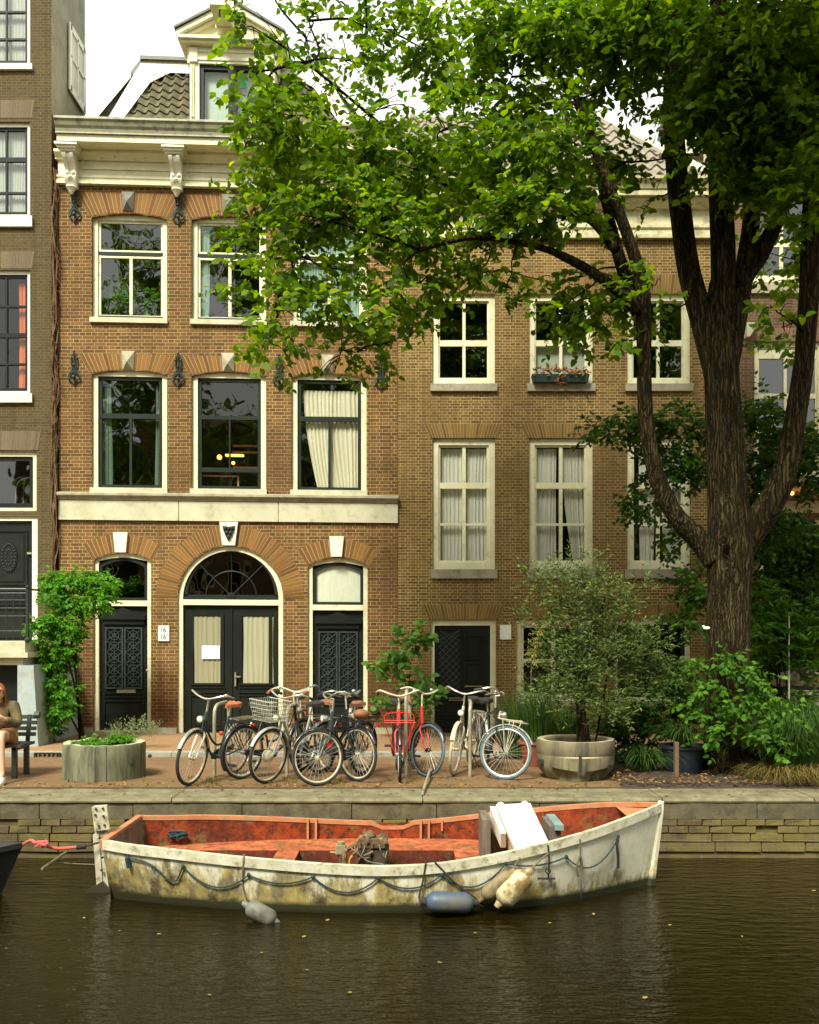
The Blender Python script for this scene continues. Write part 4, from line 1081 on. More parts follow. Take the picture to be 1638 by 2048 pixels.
def hull_paint():
    m, nt, b, out = newmat('peeling_white_hull'); co = coords(nt)
    s = N(nt,'ShaderNodeSeparateXYZ'); nt.links.new(co, s.inputs[0])
    f1 = noise(nt, co, 2.5, 9, .7); f2 = noise(nt, mapped(nt,co,(1,1,.35)), 5, 8, .75); f3 = noise(nt, co, 22, 5, .7)
    base = mix(nt, ramp(nt,f1,[(.4,0),(.65,1)]), (.74,.71,.55), (.56,.52,.36))
    # grime: heavier low down and towards the stern
    low = math_(nt,'SUBTRACT', .42, s.outputs[2]); low = math_(nt,'MULTIPLY', low, 2.1, True)
    ste = math_(nt,'MULTIPLY_ADD' if False else 'MULTIPLY', math_(nt,'SUBTRACT', 1.6, s.outputs[0]), .24, True)
    amt = math_(nt,'ADD', math_(nt,'MULTIPLY',low,.62), math_(nt,'MULTIPLY',ste,.42))
    k = math_(nt,'MULTIPLY', math_(nt,'SUBTRACT', math_(nt,'ADD', f2, math_(nt,'MULTIPLY',amt,.46)), .615), 9, True)
    f5 = ramp(nt, noise(nt,mapped(nt,co,(1,1,.6)),7,7,.75), [(.40,0),(.60,1)])
    c = mix(nt, math_(nt,'MULTIPLY',k,.88), base, mix(nt, f5, (.40,.30,.055), (.10,.07,.024)))
    k2 = math_(nt,'MULTIPLY', math_(nt,'SUBTRACT', math_(nt,'ADD', noise(nt,co,3.4,9,.75), math_(nt,'MULTIPLY',amt,.30)), .70), 9, True)
    c = mix(nt, k2, c, (.06,.045,.018))
    k3 = math_(nt,'MULTIPLY', math_(nt,'SUBTRACT', noise(nt,mapped(nt,co,(1.2,1,.6)),4.3,6,.8), .66), 14, True)
    c = mix(nt, math_(nt,'MULTIPLY',k3,.8), c, (.30,.12,.035))
    gl = math_(nt,'MULTIPLY', math_(nt,'SUBTRACT', math_(nt,'ADD', .085, math_(nt,'MULTIPLY',f2,.05)), s.outputs[2]), 22, True)
    c = mix(nt, gl, c, (.028,.030,.010))
    c = mix(nt, .6, c, mix(nt,f3,(.7,.7,.7),(1.25,1.25,1.25)), 'MULTIPLY')
    nt.links.new(c, b.inputs['Base Color']); b.inputs['Roughness'].default_value=.6
    bump(nt,b,mix(nt,.5,f2,f3),.45,.008); return m
def red_paint(name, a, b_, c_):
    m, nt, b, out = newmat(name); co = coords(nt)
    f1 = noise(nt,co,3,8,.7); f2 = noise(nt,co,9,8,.8); f3 = noise(nt,co,30,4,.7)
    c = mix(nt, ramp(nt,f1,[(.38,0),(.62,1)]), a, b_)
    c = mix(nt, ramp(nt,f2,[(.47,0),(.60,.95)]), c, c_)
    c = mix(nt, ramp(nt,noise(nt,co,5.5,6,.75),[(.54,0),(.62,.85)]), c, (.12,.085,.03))
    c = mix(nt, .6, c, mix(nt,f3,(.6,.6,.6),(1.35,1.35,1.35)), 'MULTIPLY')
    nt.links.new(c,b.inputs['Base Color']); b.inputs['Roughness'].default_value=.8; b.inputs['Specular IOR Level'].default_value=.2; bump(nt,b,mix(nt,.5,f2,f3),.5,.006); return m
M['hull'] = hull_paint()
M['red_in'] = red_paint('flaking_orange_red_paint',(.30,.045,.007),(.10,.018,.006),(.035,.014,.007))
M['red_deck'] = red_paint('sun_faded_red_deck',(.47,.15,.062),(.36,.09,.035),(.17,.048,.02))
M['red_dark'] = red_paint('rusty_well_side',(.20,.036,.016),(.11,.028,.014),(.06,.02,.012))
M['gun'] = pm('chipped_white_gunwale',(.62,.60,.46),(.44,.41,.27),6,.65,dirt=(.22,.18,.09),dirt_scale=9,dirt_amt=(.52,.66),bmp=.6)
M['gun_red'] = pm('faded_orange_gunwale',(.46,.20,.09),(.38,.13,.05),7,.7,dirt=(.26,.2,.1),dirt_scale=8,dirt_amt=(.52,.66),bmp=.5)
lv = [lambda t: zs(t)-.075]+[(lambda t, u=u: zs(t)-.075+(WZ-zs(t)+.075)*u) for u in (.15,.3,.45,.6,.75,.9,1.0)]+[lambda t, d=d: WZ-d for d in (.08,.18,.3,.42)]
hm = MB(); hull_mesh(hm, 0, levels=lv)
# transom
vs = []; zl = [l(0) for l in lv]
for z in zl: vs += [(bx(0,z),BYC-sect(0,z),z),(bx(0,z),BYC+sect(0,z),z)]
hm.add(vs, [(2*i,2*i+1,2*i+3,2*i+2) for i in range(len(zl)-1)])
hm.build('hull', M['hull'], boat, smooth=True, angle=50)
# gunwale: chunky strip along each side
def strip(mb, side, y_out, y_in, z_up, z_dn, t0=0, t1=1, n=46, gap=None):
    vs = []; fs = []; k = 0; prev = None
    for i in range(n+1):
        t = t0+(t1-t0)*i/n
        g = zs(t); h = hw(t)
        dz = 0
        if gap and gap[0] < t < gap[1]: dz = -.045
        for (o, z) in ((y_out,z_up),(y_out,z_dn),(y_in,z_dn),(y_in,z_up)):
            vs.append((bx(t,g), BYC+side*max(.0,h+o), g+z+dz))
    for i in range(n):
        for j in range(4):
            f = (i*4+j,(i+1)*4+j,(i+1)*4+(j+1)%4,i*4+(j+1)%4); fs.append(f if side > 0 else f[::-1])
    fs += [(0,1,2,3),(n*4+3,n*4+2,n*4+1,n*4)]
    mb.add(vs, fs)
g1 = MB(); strip(g1, -1, .022, -.045, .012, -.075); g1.build('gunwale', M['gun'], boat)
g2 = MB(); strip(g2, 1, .022, -.045, .012, -.032, gap=(.465,.525)); g2.build('gunwale', M['gun_red'], boat)
g3 = MB(); g3.box(BX0-.03,BX0+.035,BYC-.655,BYC+.655,-.18,-.095); 
g3.build('transom_rail', M['gun_red'], boat)
st_ = MB(); st_.tube([(bx(1,z)+.005,BYC,z) for z in (-1.1,-.9,-.68,-.4,-.1,.08,.165)],[.05,.05,.05,.045,0.04,.035,.03],6); st_.build('stem_post', M['hull'], boat)
# inner skin
im = MB(); ZD = -.43
hull_mesh(im, .035, levels=[lambda t: zs(t)-.0, lambda t: zs(t)-.10, lambda t: min(zs(t)-.12,ZD+.1), lambda t: ZD-.02], flip=True, t0=.012, t1=.985)
im.build('inner_skin', M['red_in'], boat, smooth=True, angle=50)
tr = MB(); tr.add([(BX0+.05,BYC-.60,-.12),(BX0+.05,BYC+.60,-.12),(BX0+.05,BYC+.56,-.7),(BX0+.05,BYC-.56,-.7)],[(0,3,2,1)]); tr.build('transom_lining', pm('bare_brown_boards',(.17,.125,.07),(.10,.075,.04),5,.85,stretch=(1,6,1),dirt=(.05,.04,.025)), boat)
# deck with wells
out_ = []; n = 30
for i in range(n+1): t = .015+.955*i/n; out_.append((bx(t,ZD), BYC-max(.01,sect(t,ZD)-.03)))
for i in range(n,-1,-1): t = .015+.955*i/n; out_.append((bx(t,ZD), BYC+max(.01,sect(t,ZD)-.03)))
wells = [(-2.22,-1.40,9.72,10.62),(-1.17,.47,9.72,10.62)]
dk = MB(); loops = [[Vector((p[0],p[1],0)) for p in out_]]+[[Vector((x,y,0)) for x,y in ((a,c),(b,c),(b,d),(a,d))] for a,b,c,d in wells]
flat = [p for l in loops for p in l]; tr_ = tessellate_polygon(loops); fs = []
for q in tr_:
    a,b,c = (flat[i] for i in q); fs.append(tuple(q) if (b-a).cross(c-a).z > 0 else (q[0],q[2],q[1]))
dk.add([(p.x,p.y,ZD) for p in flat], fs); dk.build('side_bench', M['red_deck'], boat)
for a,b,c,d in wells:
    wm_ = MB()
    wm_.add([(a,c,ZD),(b,c,ZD),(b,d,ZD),(a,d,ZD),(a,c,-.74),(b,c,-.74),(b,d,-.74),(a,d,-.74)],[(0,1,5,4),(1,2,6,5),(2,3,7,6),(3,0,4,7),(4,5,6,7)])
    wm_.build('footwell', M['red_dark'], boat)
for t in (.335,.565):           # paired ribs on the far side
    for dx in (-.045,.045):
        rb = MB(); x = BX0+(BX1-BX0)*t+dx; yy = BYC+hw(t)-.06
        rb.box(x-.012,x+.012,yy-.03,yy+.03,ZD,zs(t)+.02); rb.build('rib', M['gun_red'], boat)
rb = MB(); t = .60; x = BX0+(BX1-BX0)*t; rb.box(x-.01,x+.01,BYC+hw(t)-.075,BYC+hw(t)-.03,zs(t)-.12,zs(t)+.01); rb.build('rib', M['gun_red'], boat)
bh = MB(); t = .93; x = BX0+(BX1-BX0)*t; bh.add([(x,BYC-hw(t)*.9,zs(t)-.03),(x,BYC+hw(t)*.9,zs(t)-.03),(x+.36,BYC,zs(1)-.05)],[(0,1,2)] if False else [(0,1,2)]); bh.build('foredeck', M['gun_red'], boat)
# rudder post and rudder
rp = MB(); 
p0 = P(214,1796,9.95); p1 = P(201,1611,9.95)
def plank(mb, p0, p1, w, d, notch=0):
    ax = (p1-p0); u = ax.normalized(); s = Vector((1,0,0))-u*u.x; s.normalize()
    f = u.cross(s)
    mb.hull8([p0-s*w/2-f*d/2,p0+s*w/2-f*d/2,p0+s*w/2+f*d/2,p0-s*w/2+f*d/2],[p1-s*w/2-f*d/2,p1+s*w/2-f*d/2,p1+s*w/2+f*d/2,p1-s*w/2+f*d/2])
plank(rp, p0, p1, .125, .06)
plank(rp, P(205,1660,9.9), P(199,1612,9.9), .15, .03)
plank(rp, P(203,1800,9.93), P(193,1668,9.93), .06, .05)
rpo = rp.build('rudder_post', pm('rusty_white_board',(.55,.53,.40),(.42,.39,.26),5,.7,dirt=(.16,.11,.04),dirt_scale=7,dirt_amt=(.52,.64),bmp=.6), boat)
bo = MB()
for px, py in ((192,1618),(206,1617),(191,1630),(207,1632),(198,1652),(209,1650),(199,1676),(210,1675),(205,1715),(203,1740)):
    p = P(px,py,9.88); bo.lathe([(.011,-.012),(.011,.012)],tuple(p),8,'y')
bo.build('bolt_hole', M['ink'], rpo)
ru = MB(); ru.prism([(fx(222,9.9),WZ-.25),(fx(222,9.9),zz_(1782,9.9)),(fx(205,9.9),zz_(1762,9.9)),(fx(160,9.9),zz_(1790,9.9)),(fx(146,9.9),WZ-.02),(fx(150,9.9),WZ-.25)],9.88,9.93)
ru.build('rudder', pm('wet_dark_rudder',(.045,.03,.02),(.03,.022,.012),5,.5), boat)
sh_ = MB(); pc = P(213,1712,9.8); sh_.tube(catmull([P(211,1693,9.83),P(210,1715,9.83),P(215,1728,9.83),P(219,1715,9.83),P(219,1695,9.83)],5),.012,6); sh_.build('shackle', M['brass'], boat)

def on_hull(px, py, off=.0):
    Y = 9.3
    for _ in range(12):
        X = (px-CX)*Y/F; z = CZ+(HY-py)*Y/F
        t = min(.995,max(0,(X-BX0)/(BX1-BX0))); Y = BYC-sect(t, min(z,zs(t)))-off
    return Vector(((px-CX)*Y/F, Y, CZ+(HY-py)*Y/F))
M['blue_rope'] = pm('teal_blue_rope',(.012,.05,.06),(.012,.03,.035),30,.8,bmp=.6)
M['old_rope'] = pm('grey_brown_rope',(.20,.17,.10),(.12,.10,.06),30,.9,bmp=.6)
M['dark_rope'] = pm('dark_tarred_rope',(.045,.035,.025),(.025,.02,.016),30,.9)
sw_pts = [(255,1716),(345,1765),(366,1733),(440,1775),(497,1750),(560,1767),(626,1754),(690,1785),(757,1756),(815,1777),(884,1750),(945,1774),(1012,1727),(1060,1732),(1133,1714),(1175,1736),(1235,1680)]
rope = MB(); cp_ = []
for (a, b, c) in zip(sw_pts[0::2], sw_pts[1::2], sw_pts[2::2]):
    # quadratic through the low point
    for k in range(9):
        u = k/9; m_ = ((b[0]-a[0])/(c[0]-a[0]))
        x = a[0]+(c[0]-a[0])*u; lin = a[1]+(c[1]-a[1])*u; dip = b[1]-(a[1]+(c[1]-a[1])*m_)
        y = lin+dip*(u*(1-u))/(m_*(1-m_)) if .3 < m_ < .7 else lin+dip*math.sin(PI*(u**(math.log(.5)/math.log(m_))))
        cp_.append(on_hull(x, y, .02))
cp_.append(on_hull(1235,1680,.02)); rope.tube(cp_, .0075, 6)
for a in sw_pts[0::2]:
    p = on_hull(*a, .02); rope.sphere(tuple(p), .018, 8, 6, (1,.7,1.3))
rope.tube([on_hull(254,1716,.03),on_hull(258,1735,.03)],.022,6); 
rope.build('grab_rope', M['blue_rope'], boat, smooth=True)
def rline(pts, r, mat, name, label, cat, group=None, off=.02, extra=None):
    v3 = [on_hull(px,py,off) if isinstance(px,(int,float)) else px for px,py in pts]
    mb = MB().tube(catmull(v3,5), r, 6)
    if extra: extra(mb)
    return mb.solo(name, mat, label, cat, group, smooth=True, origin=tuple(v3[0]))
# loose blue rope bundle on the far gunwale
mb = MB(); rk = random.Random(5); c0 = P(355,1668,10.88)
pts = [P(352,1640,11.02),P(356,1650,10.98),P(351,1660,10.92)]
for k in range(26): pts.append(c0+Vector((rk.uniform(-.10,.10),rk.uniform(-.05,.03),rk.uniform(-.045,.03))))
mb.tube(catmull(pts,4),.010,5); mb.solo('rope_bundle', M['blue_rope'], 'tangle of blue rope hanging inside the far side of the white boat', 'rope', origin=tuple(c0), smooth=True)
# fenders
def fender(name, p0, p1, r, mat, label, rope_pts, rope_mat, group='fenders hung along the boat', squash=1.0):
    p0 = Vector(p0); p1 = Vector(p1); L = (p1-p0).length; u = (p1-p0).normalized()
    t = thing(name, label, 'fender', tuple((p0+p1)/2), group=group)
    prof = [(-.02,.12),(0,.35),(.04,.62),(.1,.86),(.18,.98),(.5,1.0),(.82,.98),(.9,.86),(.96,.62),(1.0,.35),(1.02,.12)]
    mb = MB(); mb.tube([p0+u*L*a for a,_ in prof], [r*b for _,b in prof], 16)
    mb.build('body', mat, t, smooth=True, angle=180)
    e = MB(); 
    for p, s in ((p0,-1),(p1,1)): e.tube([p+u*s*.0,p+u*s*.05],[r*.42,r*.25],10)
    e.build('end_cap', M['dark_rope'] if 'blue' in label else mat, t, smooth=True)
    for rp_ in rope_pts:
        MB().tube(catmull(rp_,5), .009, 6).build('rope', rope_mat, t, smooth=True)
    return t
f1a = P(494,1811,8.93); f1b = P(550,1843,8.90)
fender('boat_fender', f1a, f1b, .082, pm('dull_grey_fender',(.17,.17,.135),(.12,.125,.1),7,.6,dirt=(.07,.065,.04),dirt_scale=6), 'grey fender half afloat below the stern end of the boat', [[on_hull(487,1717,.03)+Vector((0,.03,.03)),on_hull(487,1722,.03),on_hull(485,1780,.03),f1a]], M['old_rope'])
f2a = on_hull(852,1803,.12); f2b = on_hull(946,1806,.12)
fender('boat_fender', f2a, f2b, .096, pm('scuffed_blue_fender',(.04,.085,.16),(.07,.09,.10),5,.5,dirt=(.14,.13,.1),dirt_scale=3,dirt_amt=(.45,.65)), 'blue fender slung flat between two dark ropes', [[on_hull(853,1716,.03),on_hull(846,1760,.03),on_hull(838,1798,.06),f2a],[on_hull(866,1720,.03),on_hull(910,1765,.03),on_hull(955,1800,.06),f2b],[f2b,on_hull(965,1815,.05),on_hull(964,1840,.04)]], M['dark_rope'])
f3a = on_hull(1000,1806,.13); f3b = on_hull(1056,1746,.12)
fender('boat_fender', f3a, f3b, .105, pm('yellowed_white_fender',(.60,.55,.36),(.42,.35,.16),5,.65,dirt=(.20,.13,.04),dirt_scale=7,dirt_amt=(.44,.58)), 'fat yellowed white fender hanging aslant near the bow', [[on_hull(1098,1706,.03),on_hull(1078,1722,.05),f3b]], M['old_rope'])
f4a = on_hull(966,1796,.03); f4b = on_hull(1022,1746,.03)
fender('boat_fender', f4a, f4b, .075, pm('tan_brown_fender',(.27,.21,.11),(.2,.15,.07),5,.7,dirt=(.1,.07,.03),dirt_scale=6), 'thin tan fender squeezed behind the fat white one', [[on_hull(1040,1715,.03),f4b]], M['old_rope'])
rline([(1096,1690),(1098,1715),(1097,1745),(1097,1756)],.009,M['dark_rope'],'mooring_hook','rusty iron T-hook dangling on a rope from the gunwale','hook', off=.03,
      extra=lambda mb: (mb.tube([on_hull(1076,1757,.03),on_hull(1110,1757,.03)],.010,6), mb.torus(tuple(on_hull(1096,1742,.035)),.022,.007,'y',12,6)))
rline([(1160,1678),(1161,1730),(1162,1790),(1163,1850)],.008,M['old_rope'],'hanging_line','thin line running down the bow into the water','rope', off=.03,
      extra=lambda mb: mb.tube(catmull([on_hull(1160,1712,.035),on_hull(1154,1732,.035),on_hull(1157,1752,.035),on_hull(1164,1735,.035),on_hull(1161,1713,.035)],5),.011,6))
rline([(1237,1670),(1234,1690),(1236,1712),(1236,1735)],.015,M['dark_rope'],'rope_tail','short dark rope tail hanging nearest the bow','rope', off=.03)
# engine
eg = thing('boat_engine', 'rusty inboard engine with pipes standing in the middle of the boat', 'engine', (-.45,10.15,-.7))
M['rust'] = pm('rusty_engine_iron',(.13,.08,.04),(.06,.038,.02),9,.8,dirt=(.30,.20,.08),dirt_scale=8,bmp=.8)
M['engine_dark'] = pm('oily_grey_iron',(.05,.05,.046),(.025,.025,.023),8,.6,dirt=(.14,.08,.03),dirt_scale=7,bmp=.5)
e = MB(); YE = 10.1
def E(px): return fx(px,YE)
def Ez(py): return zz_(py,YE)
e.box(E(715),E(743),YE,YE+.35,-.74,Ez(1686)); e.box(E(745),E(777),YE+.01,YE+.35,-.74,Ez(1690)); e.build('engine_block', M['engine_dark'], eg)
e = MB(); e.box(E(713),E(774),YE+.02,YE+.32,Ez(1686)+.004,Ez(1675)); e.box(E(716),E(774),YE+.05,YE+.28,Ez(1675)+.002,Ez(1669)); 
for k in range(5): e.lathe([(.016,0),(.016,.05)],(E(720+k*12),YE+.0,Ez(1680)-.02),8,'z')
e.lathe([(.06,0),(.07,.02),(.05,.05),(.02,.07)],(E(738),YE+.15,Ez(1669)),12); e.build('cylinder_head', M['rust'], eg)
e = MB(); e.tube(catmull([(E(712),YE+.05,Ez(1682)),(E(700),YE+.02,Ez(1684)),(E(692),YE,Ez(1688)),(E(688),YE,Ez(1700)),(E(688),YE,-.7)],5),.028,8)
e.tube(catmull([(E(716),YE-.02,Ez(1690)),(E(702),YE-.03,Ez(1700)),(E(699),YE-.03,Ez(1725))],5),.014,6)
e.tube([(E(716),YE+.1,Ez(1676)),(E(774),YE+.1,Ez(1668))],.02,6)
e.tube(catmull([(E(746),YE-.02,Ez(1690)),(E(733),YE-.04,Ez(1696)),(E(720),YE-.03,Ez(1702)),(E(714),YE-.02,Ez(1716))],4),.012,6); e.build('pipe', M['rust'], eg, smooth=True)
e = MB(); e.box(E(671),E(691),YE-.02,YE+.1,Ez(1696),Ez(1679)); e.tube([(E(660),YE+.03,Ez(1694)),(E(672),YE+.03,Ez(1695))],.012,6); e.lathe([(.035,0),(.04,.03)],(E(681),YE+.04,Ez(1679)),10); e.build('valve_box', pm('greenish_bronze',(.30,.28,.16),(.2,.18,.09),8,.6,bmp=.5), eg)
e = MB().tube([(E(683),YE+.02,Ez(1697)),(E(683),YE+.02,-.73)],.04,8); e.build('cooling_pipe', M['engine_dark'], eg, smooth=True)
e = MB(); rk = random.Random(77)
for k in range(6):
    a = Vector((E(rk.uniform(690,775)),YE-.03+rk.uniform(-.03,.06),Ez(rk.uniform(1668,1700)))); b_ = Vector((E(rk.uniform(690,780)),YE-.04+rk.uniform(-.03,.06),Ez(rk.uniform(1672,1715)))); m_ = a.lerp(b_,.5)+Vector((0,-.03,rk.uniform(-.06,.05)))
    e.tube(catmull([a,m_,b_],5), rk.uniform(.004,.009), 5)
for k in range(7): e.lathe([(.022,0),(.022,.03),(.012,.035),(.012,.05)],(E(rk.uniform(700,772)),YE+rk.uniform(-.02,.2),Ez(1669)-rk.uniform(-.02,.03)),8)
e.build('engine_fittings', pm('greasy_fittings',(.22,.17,.08),(.07,.06,.04),14,.6,bmp=.4), eg, smooth=True)
MB().tube(catmull([(E(706),YE-.08,Ez(1696)),(E(700),YE-.09,Ez(1706)),(E(701),YE-.09,Ez(1730))],4),.011,6).build('orange_hose', pm('orange_hose',(.55,.24,.03),None,5,.5), eg, smooth=True)
eg.location.z -= .06
# upright boards of the console
cn = thing('console', 'low wooden steering console of grey boards under the white crate', 'console', (1.1,10.1,ZD))
for (a, b, tp, m_) in ((965,981,1640,'greyb'),(1098,1122,1652,'greyb')):
    q = MB().box(fx(a,9.9),fx(b,9.9),9.9,10.45,-.6,zz_(tp,9.9)); q.build('side_board', M.setdefault('greyb', pm('weathered_grey_wood',(.14,.12,.10),(.09,.075,.06),6,.85,stretch=(6,1,1),dirt=(.2,.15,.08))), cn)
q = MB().hull8([(fx(1108,9.9),9.85,zz_(1655,9.9)-.02),(fx(1126,9.9),9.85,zz_(1655,9.9)-.02),(fx(1126,9.9),10.5,-.06),(fx(1108,9.9),10.5,-.06)],[(fx(1108,9.9),9.85,zz_(1648,9.9)),(fx(1126,9.9),9.85,zz_(1648,9.9)),(fx(1126,9.9),10.5,-.02),(fx(1108,9.9),10.5,-.02)])
q.build('top_board', pm('faded_teal_board',(.20,.30,.28),(.14,.2,.19),6,.7), cn)
q = MB().box(fx(984,9.9),fx(1096,9.9),10.25,10.28,-.6,-.12); q.build('back_board', pm('mossy_plank',(.22,.17,.06),(.14,.10,.04),6,.85,stretch=(6,1,1)), cn)
# white crate
ct = thing('foam_crate', 'off-white foam crate tilted on the console of the boat', 'crate', tuple(P(1045,1650,9.8)))
TL = P(992,1609,10.02); TR = P(1060,1606,10.02); BR_ = P(1101,1692,9.42); BL_ = P(1032,1701,9.42)
u = (BL_-TL).normalized(); v_ = (TR-TL).normalized(); nn = v_.cross(u).normalized()
if nn.z < 0: nn = -nn
th = .26
def shift(p, a=0, b=0, c=0): return p+u*a+v_*b-nn*c
q = MB().hull8([shift(TL,0,0,.055),shift(TR,0,0,.055),shift(BR_,0,0,.055),shift(BL_,0,0,.055)],[TL,TR,BR_,BL_]); lid = q.build('lid', M.setdefault('foam', pm('yellowed_white_foam',(.76,.73,.60),(.68,.64,.49),4,.7,dirt=(.40,.33,.16),dirt_scale=7,dirt_amt=(.6,.75),bmp=.3)), ct)
q = MB().hull8([shift(TL,.03,.02,th),shift(TR,.03,-.02,th),shift(BR_,-.03,-.02,th),shift(BL_,-.03,.02,th)],[shift(TL,.02,.015,.057),shift(TR,.02,-.015,.057),shift(BR_,-.02,-.015,.057),shift(BL_,-.02,.015,.057)])
q.build('box', pm('stained_crate_side',(.55,.51,.33),(.46,.41,.23),4,.75,dirt=(.28,.19,.07),dirt_scale=7,dirt_amt=(.52,.66)), ct)
for p, s in ((TL,1),(TR,-1)):
    c = p+v_*s*.05-u*.012; q = MB().sphere(tuple(c-nn*.03), .04, 10, 8); q.build('corner_foot', M['foam'], ct, smooth=True)
q = MB().hull8([shift(TL,-.02,-.06,.22),shift(TL,-.02,-.01,.22),shift(BL_,-.3,-.01,.22),shift(BL_,-.3,-.06,.22)],[shift(TL,-.0,-.06,.02),shift(TL,.0,-.01,.02),shift(BL_,-.3,-.01,.04),shift(BL_,-.3,-.06,.04)]); q.build('side_handle', M['foam'], ct)
# weed growing in the boat
# ------------------------------------------------------------------ black boat at the left edge
bb = thing('black_boat', 'bow of a black steel boat poking in from the left edge', 'boat', (-5.5,9.9,WZ))
hm2 = MB(); xs_ = [-8.5,-7.5,-6.5,-5.6,-4.9,-4.4,-4.05,-3.80]; ws_ = [1.0,1.0,.98,.88,.66,.40,.19,.012]; zt_ = [-.28,-.28,-.27,-.26,-.25,-.235,-.215,-.185]
for s in (-1,1):
    vs = []; fs = []; 
    for x_, w_, z_ in zip(xs_, ws_, zt_):
        for u_ in (0,.1,.12,.5,1.0,1.3):
            z2 = z_+(WZ-.0-z_)*u_; k_ = 1-.45*u_**1.3*(1 if x_ > -6 else .5)
            vs.append((x_-.22*u_*((x_+8.5)/4.7)**3, 9.85+s*w_*max(.02,k_)+ (s*.015 if u_ == .1 else 0), z2))
    m_ = 6
    for i in range(len(xs_)-1):
        for j in range(m_-1):
            f = (i*m_+j,(i+1)*m_+j,(i+1)*m_+j+1,i*m_+j+1); fs.append(f if s < 0 else f[::-1])
    hm2.add(vs, fs)
hm2.build('hull', pm('black_hull_paint',(.012,.014,.014),(.02,.022,.02),5,.35,bmp=.1), bb, smooth=True, angle=30)
vs = [(x_,9.85-w_*.97,z_+.005) for x_,w_,z_ in zip(xs_,ws_,zt_)]+[(x_,9.85+w_*.97,z_+.005) for x_,w_,z_ in zip(xs_[::-1],ws_[::-1],zt_[::-1])]
MB().add(vs,[tuple(range(len(vs)))]).build('deck', pm('black_deck',(.03,.032,.03),None,5,.5), bb)
MB().tube(catmull([(x_,9.85-w_-.012,z_-.10) for x_,w_,z_ in zip(xs_[:-1],ws_[:-1],zt_[:-1])],4),.014,6).build('rubbing_strip', pm('grey_strip',(.16,.17,.16),None,5,.4), bb, smooth=True)
pts = [P(45,1689,9.85),P(62,1681,9.8),P(72,1686,9.75),P(86,1684,9.75),P(96,1693,9.75),P(120,1697,9.78),P(155,1694,9.8)]
pr = MB(); pr.tube(catmull(pts,6),.016,7)
rk = random.Random(9); c0 = P(83,1687,9.72); kp = [c0+Vector((rk.uniform(-.07,.08),rk.uniform(-.03,.03),rk.uniform(-.035,.035))) for _ in range(14)]
pr.tube(catmull(kp,4),.014,6)
ro = thing('tow_rope', 'faded pink mooring rope knotted between the black and white boats', 'rope', tuple(pts[0]))
pr.build('pink_rope', pm('faded_pink_rope',(.55,.10,.09),(.42,.10,.08),25,.85,bmp=.6), ro, smooth=True)
MB().tube([P(153,1694,9.8),P(172,1692,9.82)],.03,8).tube([P(172,1692,9.82),P(206,1683,9.86)],.010,6).build('dark_sleeve', M['dark_rope'], ro, smooth=True)
MB().tube([P(84,1738,9.6),P(133,1704,10.6)],.014,6).solo('boat_hook', M['old_rope'], 'thin pale pole sticking up from the dark water between the boats', 'pole', origin=tuple(P(84,1738,9.6)))
rope2 = [P(128,1726,10.6),P(160,1728,10.5),P(195,1729,9.95)]
MB().tube(catmull(rope2,5),.006,5).solo('stern_line', M['old_rope'], 'thin pale line stretched low from the rudder post to the left', 'rope', origin=tuple(rope2[0]))
# floating leaves
lf = leaf_mat('yellow_fallen_leaf',[(.35,.22,.04),(.28,.24,.08),(.35,.14,.02)],.1)
base_leaf = None; rk = random.Random(21)
for i,(px,py) in enumerate([(608,1873),(524,1905),(1187,1828),(950,1866),(615,1940),(318,1868),(240,1862),(12,1897),(1484,1873),(1628,1781),(700,1985),(1340,1850),(420,1990),(1100,1846),(655,1840),(1290,1995),(880,1925),(168,1836)]):
    p = G(px,py,WZ+.006)
    if base_leaf is None:
        L = .035; mb = MB().add([(-L,0,0),(-L*.3,L*.5,.004),(L*.5,L*.4,.002),(L,0,.005),(L*.4,-L*.45,.003),(-L*.4,-L*.4,0)],[(0,5,4,3,2,1)])
        base_leaf = mb.build('floating_leaf', lf); o = base_leaf
    else: o = base_leaf.copy(); COL.objects.link(o)
    o.location = p; o.rotation_euler = (0,0,rk.uniform(0,6)); s_ = rk.uniform(.4,.8); o.scale = (s_,s_*1.3,1)
    tag(o, 'small yellow leaf floating on the brown canal water', 'leaf', 'fallen leaves floating on the canal')
